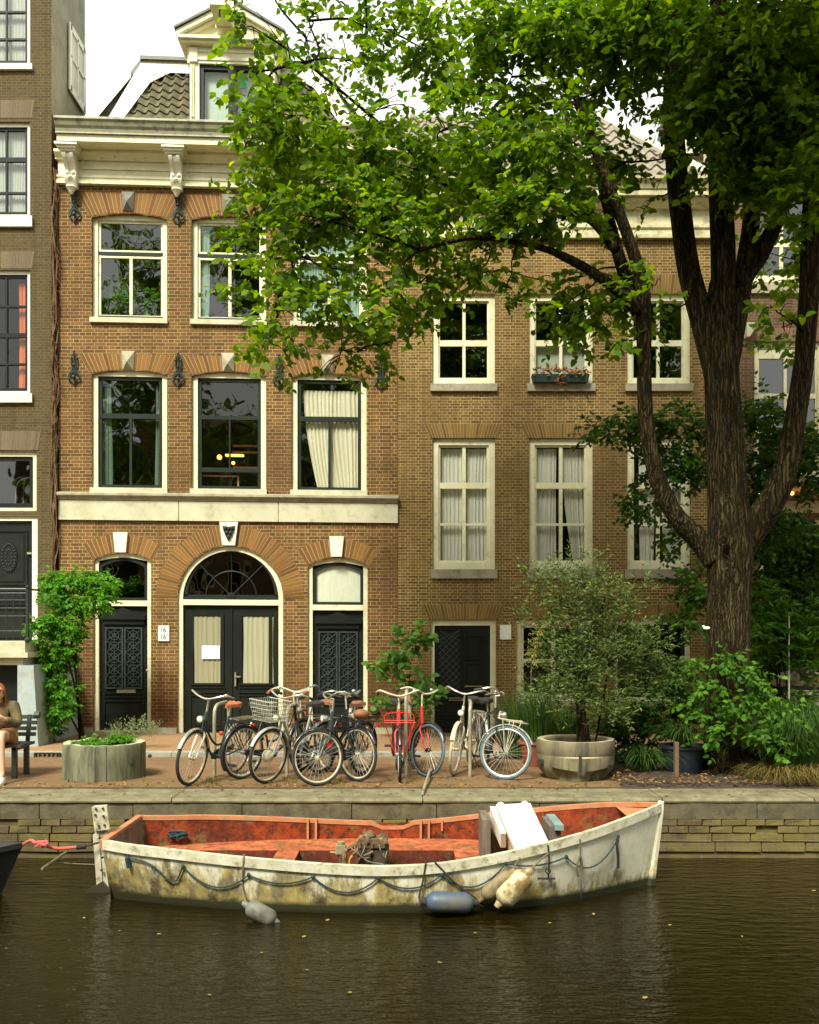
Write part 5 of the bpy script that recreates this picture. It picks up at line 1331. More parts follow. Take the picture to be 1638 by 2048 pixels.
# ================================================================== leaves and grass (numpy)
def B(px, py, Y, rx, ry, rd, n):                   # blob: centre + radii from px, depth radius in m
    c = P(px, py, Y); k = Y/F
    return (c.x, c.y, c.z, rx*k, rd, ry*k, n)
def leaf_obj(name, mat, parent, blobs, size=.1, aspect=.55, twig=.3, per=9, droop=.35, seed=1, up=.6, vary=.35, spread=1.0, simple=False, curl=.12):
    rng = np.random.default_rng(seed)
    Ps, Ds, Ns, Ss = [], [], [], []
    for (cx, cy, cz_, rx, ry, rz_, n) in blobs:
        nt_ = max(1, int(n/per))
        d = rng.normal(size=(nt_,3)); d /= np.linalg.norm(d, axis=1)[:,None]
        r = rng.random(nt_)**.45
        org = np.array([cx,cy,cz_])+d*r[:,None]*np.array([rx,ry,rz_])*.85
        td = d*np.array([1,1,.6])+rng.normal(size=(nt_,3))*.55; td[:,2] -= droop
        td /= np.linalg.norm(td, axis=1)[:,None]
        tl = twig*(.6+.8*rng.random(nt_))
        t = (np.arange(per)+.5)/per
        pos = org[:,None,:]+td[:,None,:]*(t[None,:,None]*tl[:,None,None])
        side = np.cross(td, np.array([0,0,1.0])); side /= (np.linalg.norm(side,axis=1)[:,None]+1e-6)
        sg = np.where(np.arange(per)%2==0, 1, -1)[None,:,None]
        ld = td[:,None,:]*.6+side[:,None,:]*sg*spread+rng.normal(size=(nt_,per,3))*.35
        ld[:,:,2] -= droop*.6
        nn_ = np.zeros((nt_,per,3)); nn_[:,:,2] = up; nn_ += rng.normal(size=(nt_,per,3))*.55; nn_[:,:,1] -= .25
        s = size*(1-vary/2+vary*rng.random((nt_,per)))
        Ps.append(pos.reshape(-1,3)); Ds.append(ld.reshape(-1,3)); Ns.append(nn_.reshape(-1,3)); Ss.append(s.reshape(-1))
    Pn = np.concatenate(Ps); Dn = np.concatenate(Ds); Nn = np.concatenate(Ns); Sn = np.concatenate(Ss)[:,None]
    Dn /= np.linalg.norm(Dn,axis=1)[:,None]
    Wn = np.cross(Dn, Nn); Wn /= (np.linalg.norm(Wn,axis=1)[:,None]+1e-6); Un = np.cross(Wn, Dn)
    if simple: prof = [(0,0),(.45,.5),(1,0),(.45,-.5)]
    else: prof = [(0,0),(.28,.5),(.68,.40),(1,0),(.68,-.40),(.28,-.5)]
    k = len(prof); V = np.zeros((len(Pn),k,3))
    for i,(a,b) in enumerate(prof):
        V[:,i,:] = Pn+Dn*Sn*a+Wn*Sn*b*aspect+Un*Sn*(curl*abs(b)*2-curl*a*a)
    off = np.array(ROOT[root_of(parent).name]) if parent is not None else np.zeros(3)
    V = V.reshape(-1,3)-off
    me = bpy.data.meshes.new(name); nf = len(Pn)
    me.vertices.add(nf*k); me.vertices.foreach_set('co', V.ravel().astype(np.float32))
    me.loops.add(nf*k); me.loops.foreach_set('vertex_index', np.arange(nf*k,dtype=np.int32))
    me.polygons.add(nf); me.polygons.foreach_set('loop_start', np.arange(0,nf*k,k,dtype=np.int32))
    me.polygons.foreach_set('loop_total', np.full(nf,k,dtype=np.int32))
    me.update(calc_edges=True); me.validate(); me.materials.append(mat)
    o = bpy.data.objects.new(name, me); COL.objects.link(o)
    if parent is not None: o.parent = parent
    return o
def blades(mb, c, n, h, spread, w=.012, seed=0, arch_=.5, segs=5, base_r=.08, lean=(0,0)):
    rk = random.Random(seed)
    for _ in range(n):
        a = rk.uniform(0,2*PI); L = h*rk.uniform(.55,1.1); s = spread*rk.uniform(.3,1.15)
        br = base_r*math.sqrt(rk.random()); b = Vector((c[0]+br*math.cos(a), c[1]+br*math.sin(a), c[2]))
        a += rk.uniform(-.5,.5); dx, dy = math.cos(a), math.sin(a); sd = Vector((-dy,dx,0)); ww = w*rk.uniform(.6,1.2)
        vs = []
        for i in range(segs+1):
            t = i/segs
            p = b+Vector((dx*s*t**1.6+lean[0]*t, dy*s*t**1.6+lean[1]*t, L*(t-arch_*t**2.6)))
            q = ww*(1-t**1.5)*.5+.0008
            vs += [p-sd*q, p+sd*q]
        mb.add(vs, [(2*i,2*i+1,2*i+3,2*i+2) for i in range(segs)])
    return mb
M['leaf_tree'] = leaf_mat('elm_leaf', [(.028,.070,.003),(.068,.150,.005),(.14,.24,.008),(.045,.105,.004),(.21,.31,.010)], .5, tcol=(2.0,1.85,.4))
M['leaf_shade'] = leaf_mat('deep_green_leaf', [(.014,.042,.005),(.030,.080,.008),(.055,.125,.014),(.020,.056,.006),(.10,.20,.022)], .35)  # lightest green puts leaf highlights into the colour
M['leaf_bright'] = leaf_mat('bright_green_leaf', [(.05,.15,.01),(.08,.23,.015),(.11,.28,.02),(.06,.18,.012)], .35)
M['leaf_mid'] = leaf_mat('mid_green_leaf', [(.028,.085,.008),(.055,.145,.012),(.10,.22,.018),(.04,.11,.01)], .35)
M['leaf_olive'] = leaf_mat('grey_green_olive_leaf', [(.05,.085,.020),(.10,.145,.035),(.035,.065,.015),(.17,.21,.06),(.07,.105,.022)], .2, .5, (1.2,1.2,.7))
M['leaf_grape'] = leaf_mat('large_soft_leaf', [(.06,.16,.035),(.10,.24,.05),(.15,.30,.06),(.08,.2,.04)], .3)
M['grass_g'] = leaf_mat('green_grass_blade', [(.022,.055,.010),(.04,.09,.016),(.075,.14,.03),(.03,.07,.012)], .25)
M['grass_dry'] = leaf_mat('dry_grass_blade', [(.17,.12,.04),(.24,.17,.06),(.11,.08,.03),(.12,.13,.04)], .2)
M['lavender'] = leaf_mat('silver_green_leaf', [(.16,.2,.10),(.22,.27,.14),(.12,.16,.07)], .2)
M['flower_red'] = leaf_mat('red_orange_petal', [(.40,.05,.02),(.45,.14,.03),(.30,.12,.04),(.10,.16,.03),(.5,.2,.2)], .2)
def bark(name, a, b_, sc=1.0):
    m, nt, b, out = newmat(name); co = coords(nt)
    vo = N(nt,'ShaderNodeTexVoronoi', feature='DISTANCE_TO_EDGE'); vo.inputs['Scale'].default_value = 1.0
    wv = N(nt,'ShaderNodeVectorMath', operation='MULTIPLY_ADD'); nz_ = N(nt,'ShaderNodeTexNoise'); nz_.inputs['Scale'].default_value = 6; nt.links.new(co, nz_.inputs['Vector'])
    nt.links.new(nz_.outputs['Color'], wv.inputs[0]); wv.inputs[1].default_value = (.09,.09,.35); nt.links.new(co, wv.inputs[2])
    nt.links.new(mapped(nt, wv.outputs[0], (28*sc,28*sc,1.5*sc)), vo.inputs['Vector'])
    v = math_(nt,'MULTIPLY_ADD' if False else 'ADD', math_(nt,'MULTIPLY', ramp(nt, vo.outputs['Distance'], [(.0,0),(.45,1)]), .30), math_(nt,'MULTIPLY', noise(nt, mapped(nt,co,(24*sc,24*sc,1.6*sc)), 1.0, 7, .75), .75)); f = noise(nt,co,3,5,.6); f3 = noise(nt,mapped(nt,co,(40,40,12)),1,4,.7)
    c = mix(nt, ramp(nt,v,[(.40,0),(.60,1)]), tuple(x*.13 for x in a), a); c = mix(nt, math_(nt,'MULTIPLY',f,.7), c, mix(nt,ramp(nt,v,[(.4,0),(.6,1)]),tuple(x*.25 for x in b_),b_))
    c = mix(nt,.6,c,mix(nt,f3,(.6,.6,.6),(1.3,1.3,1.3)),'MULTIPLY')
    nt.links.new(c,b.inputs['Base Color']); b.inputs['Roughness'].default_value=.95; b.inputs['Specular IOR Level'].default_value=.08
    bump(nt,b,mix(nt,.25,ramp(nt,v,[(.38,0),(.62,1)]),f3),1.0,.03); return m
M['bark'] = bark('furrowed_bark',(.115,.084,.036),(.055,.044,.019))
M['bark_thin'] = bark('shaded_branch_bark',(.035,.025,.013),(.022,.017,.009),2)  # darker bark tone, putting the crown's shade into the branch colour
from mathutils import noise as mn
def bark_tube(mb, pts, rad, seg=24, n=8, amp=.02, fr=9.0, flare=None):
    c = catmull(pts, n); r_ = lerp_list(rad, len(c)); k0 = len(mb.v)
    tmp = MB(); tmp.tube(c, r_, seg)
    vs = []
    for i, v in enumerate(tmp.v):
        ring = min(i//seg, len(c)-1); ctr = c[ring]; v = Vector(v); d = v-ctr
        if d.length > 1e-6:
            dn = d.normalized()
            a = mn.noise(Vector((dn.x*fr*.55, dn.y*fr*.55+7, ctr.z*.55)))+.6*mn.noise(Vector((dn.x*fr*1.6, dn.y*fr*1.6, ctr.z*1.3)))
            d = d*(1+a*amp/max(r_[ring],.03)*1.0)
        vs.append(ctr+d)
    mb.add(vs, tmp.f)
TY = 13.35
tree = thing('canal_tree', 'tall broad tree with forked furrowed trunk on the quay at the right', 'tree', (P(1458,1555,TY).x,TY,0))
def TP(px, py, dy=0): return P(px, py, TY+dy)
pxm = TY/F
tk = MB()
bark_tube(tk, [TP(1462,1570),TP(1460,1500),TP(1457,1400),TP(1456,1300),TP(1458,1180),TP(1462,1090),TP(1456,1000),TP(1448,850),TP(1443,720),TP(1440,620),TP(1442,560)],
          [x*pxm for x in (70,51,45,43,41,45,39,36,33,28,20)], 72, 12, .016, 10)
tk.build('trunk', M['bark'], tree, smooth=True, angle=180)
limbs = {
 'left': ([(1430,1120,0),(1398,1080,0),(1355,1035,-.05),(1320,970,-.1),(1297,880,-.2),(1289,780,-.3),(1288,660,-.4),(1285,570,-.5),(1262,490,-.6),(1232,410,-.7),(1205,340,-.8),(1178,262,-.9),(1150,200,-1)], [25,21,18,16,15,14,14,13,11,10,9,8,6]),
 'left2': ([(1285,620,-.4),(1268,590,-.3),(1240,520,-.1),(1222,450,.1),(1205,380,.2),(1190,300,.3)], [14,14,12,10,8,6]),
 'leftlow': ([(1275,625,-.45),(1245,590,-.5),(1200,555,-.6),(1150,525,-.7),(1090,498,-.8),(1000,478,-.9),(925,478,-1),(840,500,-1.1)], [11,10,9,8,6,5,4,3]),
 'leftmid': ([(1232,500,-.5),(1195,450,-.3),(1150,415,-.2),(1110,388,0),(1060,380,.2),(990,395,.4),(900,380,.5)], [9,10,9,8,7,5,3]),
 'stemA': ([(1446,850,.02),(1436,760,0),(1408,650,.05),(1378,540,.1),(1362,430,.1),(1352,330,.1),(1346,220,.1),(1348,100,0),(1345,-60,0),(1330,-300,0)], [16,26,24,22,21,20,20,18,16,12]),
 'stemB': ([(1448,640,0),(1446,500,-.05),(1442,400,-.05),(1440,280,-.1),(1436,150,-.1),(1440,0,-.1),(1450,-300,-.1)], [24,24,23,22,21,20,14]),
 'stemC': ([(1448,800,.02),(1460,700,0),(1478,600,0),(1492,520,.05),(1503,430,.1),(1500,340,.2),(1510,240,.3),(1530,120,.4),(1550,-60,.5)], [16,24,22,18,17,15,14,12,9]),
 'stemD': ([(1462,660,.02),(1485,570,0),(1520,510,.0),(1550,450,-.05),(1572,390,-.1),(1590,300,-.2),(1600,180,-.3),(1610,0,-.4)], [10,16,17,15,13,12,10,8]),
 'right': ([(1468,1120,0),(1500,1065,-.05),(1545,1000,-.15),(1573,930,-.2),(1592,830,-.25),(1608,720,-.3),(1618,600,-.35),(1623,480,-.4),(1628,350,-.4),(1640,200,-.4),(1660,0,-.4)], [28,30,26,23,20,19,19,19,18,15,12]),
}
samples = []
for nm, (pts, rr_) in limbs.items():
    q = MB(); p3 = [TP(a,b,c) for a,b,c in pts]; bark_tube(q, p3, [r*pxm for r in rr_], 26, 7, .010 if nm!='right' else .014, 8)
    q.build('limb', M['bark'], tree, smooth=True, angle=180)
    for p in catmull(p3,5): samples.append(p)
# knots
q = MB(); c = TP(1447,1082,-.36); q.torus(tuple(c),.055,.022,'y',16,8); q.sphere(tuple(c),.04,10,8,(1,.5,1)); q.build('knot', M['bark'], tree, smooth=True)
rk = random.Random(4)
canopy = []
def add(px, py, rx, ry, d=1.0, Y=None, yb=None):
    Yq = Y if Y else TY+rk.uniform(-1.3,1.1)
    canopy.append((px, py, Yq, rx, ry, d))
for a in [(503,52,38,52,.55),(540,150,50,38,.5),(492,205,50,28,.8),(505,255,55,35,.9),(590,235,65,50,.9),(535,320,62,52,1),(620,330,85,65,1),(520,400,55,42,.9),(500,475,48,34,.8),(600,430,75,55,1),
 (492,560,48,34,.8),(590,530,75,52,.9),(556,640,52,38,.9),(545,690,38,26,.8),(640,600,52,42,.8),(700,540,65,52,.8),(700,645,55,34,.8),(668,745,36,20,.6),(735,700,48,26,.7),(785,600,55,46,.9),
 (700,400,85,75,1.1),(700,290,75,62,1.0),(640,22,55,26,.5),(610,95,45,30,.35),(640,170,48,32,.5),(730,130,55,42,.5),(780,210,60,45,.35),(800,60,85,55,.9),(800,330,95,72,1.15),(800,450,85,58,1.1),
 (862,560,60,32,.6),(905,250,88,60,.5),(900,110,98,72,1.0),(905,370,98,75,1.2),(960,505,78,36,.9),(1008,585,42,30,.6),(950,562,45,22,.6),(880,590,45,30,.7),(1080,560,45,22,.5),(830,640,40,28,.6),(780,690,40,24,.6),(1000,50,98,72,1.15),(1000,190,98,72,.8),(1010,310,98,75,1.2),(1020,430,88,55,1.1),
 (1110,50,98,72,1.2),(1100,170,98,72,.75),(1100,290,95,70,1.0),(1095,400,85,52,.9),(1140,560,52,28,.6),(1120,640,44,22,.6),(1180,625,75,48,1.0),(1230,590,50,42,.8),(1235,680,42,20,.6),(1305,640,40,32,.5),(1312,570,38,26,.5),
 (1215,60,90,72,1.2),(1230,150,80,50,.6),(1190,320,80,60,.8),(1190,430,60,40,.45),(1250,330,60,40,.45),
 (1320,50,80,70,1.3),(1300,140,60,40,.7),(1390,230,60,50,1.1),(1410,80,80,70,1.3),(1450,190,75,60,1.2),(1400,310,50,35,.7),(1500,250,80,60,1.2),(1530,90,80,70,1.3),(1610,60,80,70,1.3),(1600,180,80,65,1.3),(1480,345,50,32,.8),
 (1550,340,80,50,1.1),(1625,300,60,60,1.2),(1600,400,55,45,.9),(1480,400,30,25,.5),(1625,470,30,50,.8),(1600,560,40,50,.7),(1565,655,28,34,.6),(1530,500,34,45,.7),(1540,610,30,30,.5),(1375,380,26,22,.3),(1290,420,30,20,.25)]:
    add(*a)
# the crown goes on above and beside the frame
for a in [(480,-70,70,40,.35),(700,-80,150,70,.9),(950,-120,170,100,.5),(1200,-120,170,100,1.1),(1450,-120,170,100,1.2),(1700,-60,150,120,1.2),(1720,200,90,110,1.1),(1700,420,70,70,.9),(1400,-350,300,150,.7),(1700,-300,200,150,.6)]:
    add(*a)
blobs = []; 
for (px,py,Y,rx,ry,d) in canopy:
    big = rx > 120
    area = PI*rx*ry; n = int(area*d/((22 if px > 1250 else (27 if px > 850 else 25)) if not big else 70))
    blobs.append(B(px,py,Y,rx,ry,.55 if not big else 1.2,n))
# two or three layers of crown behind and before, over the street
for (px,py,Y,rx,ry,n) in [(1500,60,11.6,170,120,900),(1250,0,15.2,200,110,800),(1560,240,15.4,130,110,700),(1450,-200,11.8,300,150,900),(1700,0,15.4,200,90,600)]:
    blobs.append(B(px,py,Y,rx,ry,.8,n))
for (px,py,Y,rx,ry,n) in [(1700,-250,12.5,260,200,1800),(1500,-200,13.5,260,160,1600),(1330,30,12.0,90,60,700),(1450,120,12.1,90,70,900),(1560,60,12.0,90,70,900),(1640,140,12.2,70,80,700),(1400,200,12.2,70,50,500),(1520,220,12.1,80,60,800),(1620,250,12.2,70,60,600),(1500,320,12.3,60,35,350),(1580,350,12.2,70,50,500),(1250,60,12.1,80,60,600),(1120,40,12.1,90,60,400)]:
    blobs.append(B(px,py,Y,rx,ry,.5,n))
for (x,y,z,n) in [(2.6,9.4,9.7,380),(3.5,9.2,9.6,450),(4.4,9.4,9.7,450),(5.3,9.2,9.7,450),(6.2,9.4,9.8,450),(7.1,9.3,9.8,450),(3.2,10.7,10.1,420),(4.3,10.8,10.1,450),(5.4,10.7,10.2,450),(6.5,10.8,10.2,450),(7.6,10.6,10.0,450),(4.0,12,10.9,400),(5.8,12,10.9,400)]:  # unseen leaf clusters added above the frame to shade the right of the crown
    blobs.append((x,y,z,1.1,1.1,.7,n*2))
leaf_obj('crown', M['leaf_tree'], tree, blobs, .114, .64, .36, 9, .30, 5, vary=.6)
nb_ = 0; rest = MB()
for (cx,cy,cz_,rx,ry,rz_,n) in blobs:
    tw = MB()
    c = Vector((cx,cy,cz_)); s = min(samples, key=lambda p:(p-c).length+max(0,(p.z-c.z))*.5)
    L = (s-c).length
    if L > 4.5: continue
    m1 = s.lerp(c,.35)+Vector((rk.uniform(-.1,.1),rk.uniform(-.15,.15),rk.uniform(.0,.25)*L*.3)); m2 = s.lerp(c,.7)+Vector((rk.uniform(-.1,.1),rk.uniform(-.1,.1),rk.uniform(.0,.2)*L*.3))
    r0 = min(.035,.009+.007*L); tw.tube(catmull([s,m1,m2,c],4), lerp_list([r0,r0*.75,r0*.5,.006],13), 6)
    for k in range(4):
        a = rk.uniform(0,2*PI); e = c+Vector((rx*rk.uniform(-.9,.9),ry*rk.uniform(-.6,.6),rz_*rk.uniform(-.9,.7)))
        st0 = m2.lerp(c, rk.random()); tw.tube(catmull([st0, st0.lerp(e,.5)+Vector((0,0,.05)), e],3),[.009,.008,.007,.006,.005,.004,.003],4)
    samples.append(m2); nb_ += 1
    if nb_ <= 100: tw.build('branch', M['bark_thin'], tree, smooth=True, angle=180)
    else: rest.add(tw.v, tw.f)
o = rest.build('thin_branches', M['bark_thin'], tree, smooth=True, angle=180); tag(o, kind='stuff')
tg = MB(); c = TP(1413,1256,-.34); tg.sphere(tuple(c),.03,8,6,(1.6,.4,.7)); tg.sphere((c.x-.04,c.y,c.z+.02),.016,6,5); tg.solo('white_moth', M['sign_white'], 'small white flying insect in front of the tree trunk', 'moth', origin=tuple(c))

# --------------------------------------------------------- smaller trees and shrubs behind
def shrub(name, label, cat, base, blobs, mat, size, stems=None, group=None, seed=1, stem_r=.02, stem_mat='bark_thin', dens=2.4, **kw):
    if stems is None and len(blobs) > 4: stems = blobs[::max(2,len(blobs)//4)]
    blobs = [b[:6]+(int(b[6]*dens),) for b in blobs]
    t = thing(name, label, cat, tuple(base), group=group)
    leaf_obj('foliage', mat, t, blobs, size, seed=seed, **kw)
    rk2 = random.Random(seed); sm = MB(); b = Vector(base)
    for bl in (stems if stems is not None else blobs):
        c = Vector(bl[:3]); m_ = b.lerp(c,.5)+Vector((rk2.uniform(-.1,.1),rk2.uniform(-.1,.1),.05)); b2 = b+Vector((rk2.uniform(-.06,.06),rk2.uniform(-.06,.06),0))
        sm.tube(catmull([b2,m_,c],5), lerp_list([stem_r,stem_r*.7,stem_r*.3],11), 6)
    sm.build('stem', M[stem_mat], t, smooth=True, angle=180)
    return t
g0 = Vector((P(1440,1500,15.6).x,15.6,0))
shrub('street_tree','slim dark-leaved tree in the street right behind the big trunk','tree',g0,
  [B(1215,860,15.0,60,22,.3,110),B(1290,850,15.2,60,30,.4,200),B(1360,850,15.3,55,45,.4,240),B(1400,930,15.4,50,50,.4,260),B(1320,940,15.2,60,45,.4,260),B(1290,1010,15.2,50,30,.4,150),B(1360,1080,15.4,40,30,.3,90),B(1385,1170,15.4,35,40,.3,200),B(1370,1240,15.4,40,30,.3,120),
   B(1520,830,15.4,35,45,.4,260),B(1540,920,15.4,50,50,.5,360),B(1600,880,15.4,50,30,.4,240),B(1620,950,15.4,40,40,.4,240),B(1500,980,15.6,30,50,.4,200),B(1560,1060,15.6,60,40,.5,300)],
  M['leaf_shade'], .10, seed=8, stem_r=.03, stems=[B(1470,1150,15.6,5,5,.1,1)], twig=.3, per=8, droop=.25)
shrub('climbing_shrub','dense dark shrub wall in front of the red-brown house at the far right','shrub',Vector((P(1570,1400,16.6).x,16.6,0)),
  [B(1540,1080,16.4,60,60,.4,700),B(1610,1090,16.4,60,60,.4,700),B(1545,1180,16.4,60,60,.4,650),B(1620,1190,16.4,60,60,.4,600),B(1560,1280,16.3,70,50,.4,520),B(1640,1290,16.3,60,60,.4,400),B(1500,1330,16.3,50,40,.4,300),B(1530,1400,16.3,60,40,.4,300),B(1510,1230,16.4,30,60,.3,250)],
  M['leaf_shade'], .085, seed=9, stem_r=.03, twig=.22, per=8)
shrub('lance_leaf_shrub','shrub with narrow bright leaves beside the white pole','shrub',Vector((P(1560,1450,15.6).x,15.6,0)),
  [B(1600,1400,15.4,60,30,.3,160),B(1640,1250,15.4,30,60,.3,150),B(1535,1190,15.5,30,35,.3,120),B(1520,1260,15.4,30,45,.3,160),B(1555,1235,15.5,40,35,.3,130),B(1600,1270,15.5,45,35,.3,150),B(1560,1300,15.5,50,40,.3,150),B(1610,1330,15.5,40,30,.3,90)], M['leaf_mid'], .16, aspect=.2, seed=10, stem_r=.02, twig=.12, per=10)
MB().tube([P(1578,1420,15.3),P(1578,1225,15.3)],.014,8).solo('white_pole', M['offwhite'], 'slim white pole standing among the dark shrubs at right', 'pole', origin=(P(1578,1400,15.3).x,15.3,0))
tb = thing('terrace_table','pale terrace table half hidden by plants at the right edge','table',tuple(P(1610,1440,15.9)))
MB().box(fx(1555,15.9),fx(1690,15.9),15.6,16.3,.70,.745).build('table_top', M['stone_pale'], tb)
for a in (1562,1680): 
    for y in (15.7,16.2): MB().box(fx(a,15.9)-.025,fx(a,15.9)+.025,y-.025,y+.025,0,.70).build('leg', M['white'], tb)
cu = thing('cushion_pile','heap of pinkish rumpled cushions on the pale terrace table','cushions',tuple(P(1600,1360,15.8)))
rk = random.Random(12)
for i,(px,py,r) in enumerate(((1580,1352,.16),(1602,1345,.17),(1622,1352,.15),(1560,1365,.13),(1595,1362,.15),(1630,1365,.14))):
    c = P(px,py,15.75+.05*i%3); q = MB().sphere((0,0,0),r,16,10,(1.1,.8,.5)); q.v = [tuple(Vector(v)*(1+.18*mn.noise(Vector(v)*9+Vector((i,0,0))))+c) for v in q.v]
    q.build('cushion', pm('pink_cushion' if i%2 else 'cream_cushion',(.55,.38,.26) if i%2 else (.62,.58,.44),None,6,.9,dirt=(.38,.18,.1),dirt_scale=5), cu, smooth=True, angle=180)

# --------------------------------------------------------- soil bed and plants around the trunk
bed = MB(); pts = [(fx(1215,12.4),QUAY+.76)]
n = 60
for i in range(n+1):
    x = 2.75+(9-2.75)*i/n; y = 14.6
vs = []; fs = []; nx, ny = 70, 26
for j in range(ny+1):
    for i in range(nx+1):
        x = 2.6+(9.5-2.6)*i/nx; y = QUAY+.76+(14.5-QUAY-.76)*j/ny
        e = min(1, min(i/6, j/2, (ny-j)/3)); z = .005+e*(.03+.035*(mn.noise(Vector((x*2.3,y*2.3,0)))+.5))
        if i == 0: x += .25*mn.noise(Vector((y*3,0,3)))
        vs.append((x,y,z))
for j in range(ny):
    for i in range(nx): q = j*(nx+1)+i; fs.append((q,q+1,q+nx+2,q+nx+1))
bo_ = MB().add(vs,fs).build('soil_bed', M['soil'], None, smooth=True, angle=180); tag(bo_, kind='structure')
# leaf litter on bed and quay
M['litter'] = leaf_mat('brown_litter_leaf',[(.20,.10,.03),(.30,.15,.05),(.12,.07,.03),(.35,.22,.08),(.16,.13,.04)],.1,.8)
rng = np.random.default_rng(3); lit = MB()
rk = random.Random(31)
for i in range(1500):
    u = rk.random()
    if u < .65: x, y = rk.uniform(2.5,6.5), QUAY+.75+abs(rk.gauss(0,.55)); z = .06
    elif u < .9: x, y = rk.uniform(-5.5,3), QUAY+.74+abs(rk.gauss(0,.25)); z = .004
    else: x, y = rk.uniform(-5.5,6), QUAY+rk.uniform(.02,.7); z = .008
    a = rk.uniform(0,6.3); s = rk.uniform(.012,.035); cx,cy = math.cos(a)*s, math.sin(a)*s
    lit.add([(x-cx,y-cy,z),(x+cy*.5,y-cx*.5,z+rk.uniform(0,.02)),(x+cx,y+cy,z+rk.uniform(0,.02)),(x-cy*.5,y+cx*.5,z+.004)],[(0,1,2,3)])
o = lit.build('leaf_litter', M['litter']); tag(o,'fallen brown leaves scattered over soil bed and quay','leaf litter',kind='stuff')
# weeds between the bricks
wd_ = MB()
for i in range(110):
    px = rk.choice([rk.uniform(380,440),rk.uniform(540,600),rk.uniform(760,1040),rk.uniform(620,700),rk.uniform(130,300)]); y = rk.uniform(QUAY+.8,QUAY+1.6)
    blades(wd_, (fx(px,y),y,0), 7, rk.uniform(.03,.09), .06, .008, seed=i, arch_=.3, segs=3, base_r=.03)
o = wd_.build('weeds', M['grass_dry']); tag(o,'low dry weeds growing between the quay bricks under the bicycles','weeds',kind='stuff')

# olive tree in the concrete planter
def ring_planter(name, label, px, Y, rad, h, mat, lump, lower=False):
    c = Vector((fx(px,Y),Y,0)); t = thing(name, label, 'planter', tuple(c))
    mb = MB(); seg = 72; prof = [(1.0,0),(1.0,h*.5),(1.0,h*.93),(.97,h),(.80,h-.004),(.76,h-.03),(.76,h*.55)]
    if lower: prof = [(.93,0),(.96,.06),(1.0,.13),(1.0,.30),(1.0,.315),(1.015,.33),(1.01,h*.96),(.99,h),(.84,h-.004),(.80,h-.03),(.80,h*.6)]
    vs = []; m_ = len(prof)
    for k in range(seg):
        a = 2*PI*k/seg; 
        for (r_, z_) in prof:
            rr = rad*r_*(1+.012*mn.noise(Vector((math.cos(a)*3,math.sin(a)*3,z_*3))))
            if lower and z_ < .315:      # tapering broken foot: octagonal with a point to the front
                w = abs(((a+PI/2) % (2*PI))-0); dd = min(w, 2*PI-w)
                uu = min(1,dd/1.1); z_ = z_ if z_ > .25 else z_+.06*uu*(1 if z_ > .02 else 0)
                rr *= (1.04-.04*uu) if z_ > .1 else (1.0-.17*min(1,dd/.35))
            zz2 = z_+(lump*mn.noise(Vector((a*2.5 if a < PI else (2*PI-a)*2.5,0,1))) if z_ > h*.9 else 0)
            vs.append((c.x+rr*math.cos(a), c.y+rr*math.sin(a), zz2))
    fs = [(k*m_+j,((k+1)%seg)*m_+j,((k+1)%seg)*m_+j+1,k*m_+j+1) for k in range(seg) for j in range(m_-1)]
    mb.add(vs, fs); mb.build('wall', mat, t, smooth=True, angle=40)
    s = MB().lathe([(0.001,h*.86),(rad*.5,h*.87),(rad*.78,h*.84)],tuple(c),36,'z',False); s.build('planter_soil', M['soil'], t, smooth=True)
    return t, c
conc = pm('stained_concrete',(.30,.28,.19),(.20,.19,.115),5,.9,dirt=(.10,.095,.05),dirt_scale=3.5,dirt_amt=(.45,.62),bmp=.7,bdist=.008)
def conc_mat(name, a, b_, streak):
    m, nt, b, out = newmat(name); co = coords(nt)
    f = noise(nt,mapped(nt,co,(7,7,1.0)),1,6,.7); f2 = noise(nt,co,16,5,.8); f1 = noise(nt,co,2,6,.7)
    s = N(nt,'ShaderNodeSeparateXYZ'); nt.links.new(co, s.inputs[0])
    c = mix(nt, ramp(nt,f1,[(.35,0),(.65,1)]), a, b_); c = mix(nt, math_(nt,'MULTIPLY',ramp(nt,f,[(.46,0),(.62,1)]),streak), c, (.045,.045,.03))
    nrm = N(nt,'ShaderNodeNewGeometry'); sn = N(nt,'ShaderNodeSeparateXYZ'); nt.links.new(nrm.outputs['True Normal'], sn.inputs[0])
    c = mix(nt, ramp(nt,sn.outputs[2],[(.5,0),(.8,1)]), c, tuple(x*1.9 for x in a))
    c = mix(nt,.8,c,mix(nt,f2,(.55,.55,.5),(1.4,1.4,1.4)),'MULTIPLY')
    nt.links.new(c,b.inputs['Base Color']); b.inputs['Roughness'].default_value=.9; bump(nt,b,mix(nt,.5,f,f2),.7,.012); return m
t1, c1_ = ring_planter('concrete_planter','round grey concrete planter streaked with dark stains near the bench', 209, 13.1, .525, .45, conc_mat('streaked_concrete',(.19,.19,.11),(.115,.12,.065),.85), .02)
hb_ = MB()
for px, py in ((252,1528),(279,1522)):
    p = P(px,py,12.6); dv = Vector((p.x-c1_.x,0,0)).x; yy = c1_.y-math.sqrt(max(0,.525**2-dv*dv)); hb_.lathe([(.026,-.008),(.026,.01)],(p.x,yy,p.z),10,'y')
hb_.build('drain_hole', M['ink'], t1)
cr = MB()
for px in (194,215,268):
    x = fx(px,12.65); dv = x-c1_.x; yy = c1_.y-math.sqrt(max(0,.525**2-dv*dv)); cr.box(x-.005,x+.005,yy-.003,yy+.02,.0,.43)
cr.build('joint', M['ink'], t1)
lb = [(c1_.x+rk.uniform(-.3,.3),c1_.y+rk.uniform(-.1,.3),.46,.10,.1,.035,40) for _ in range(10)]
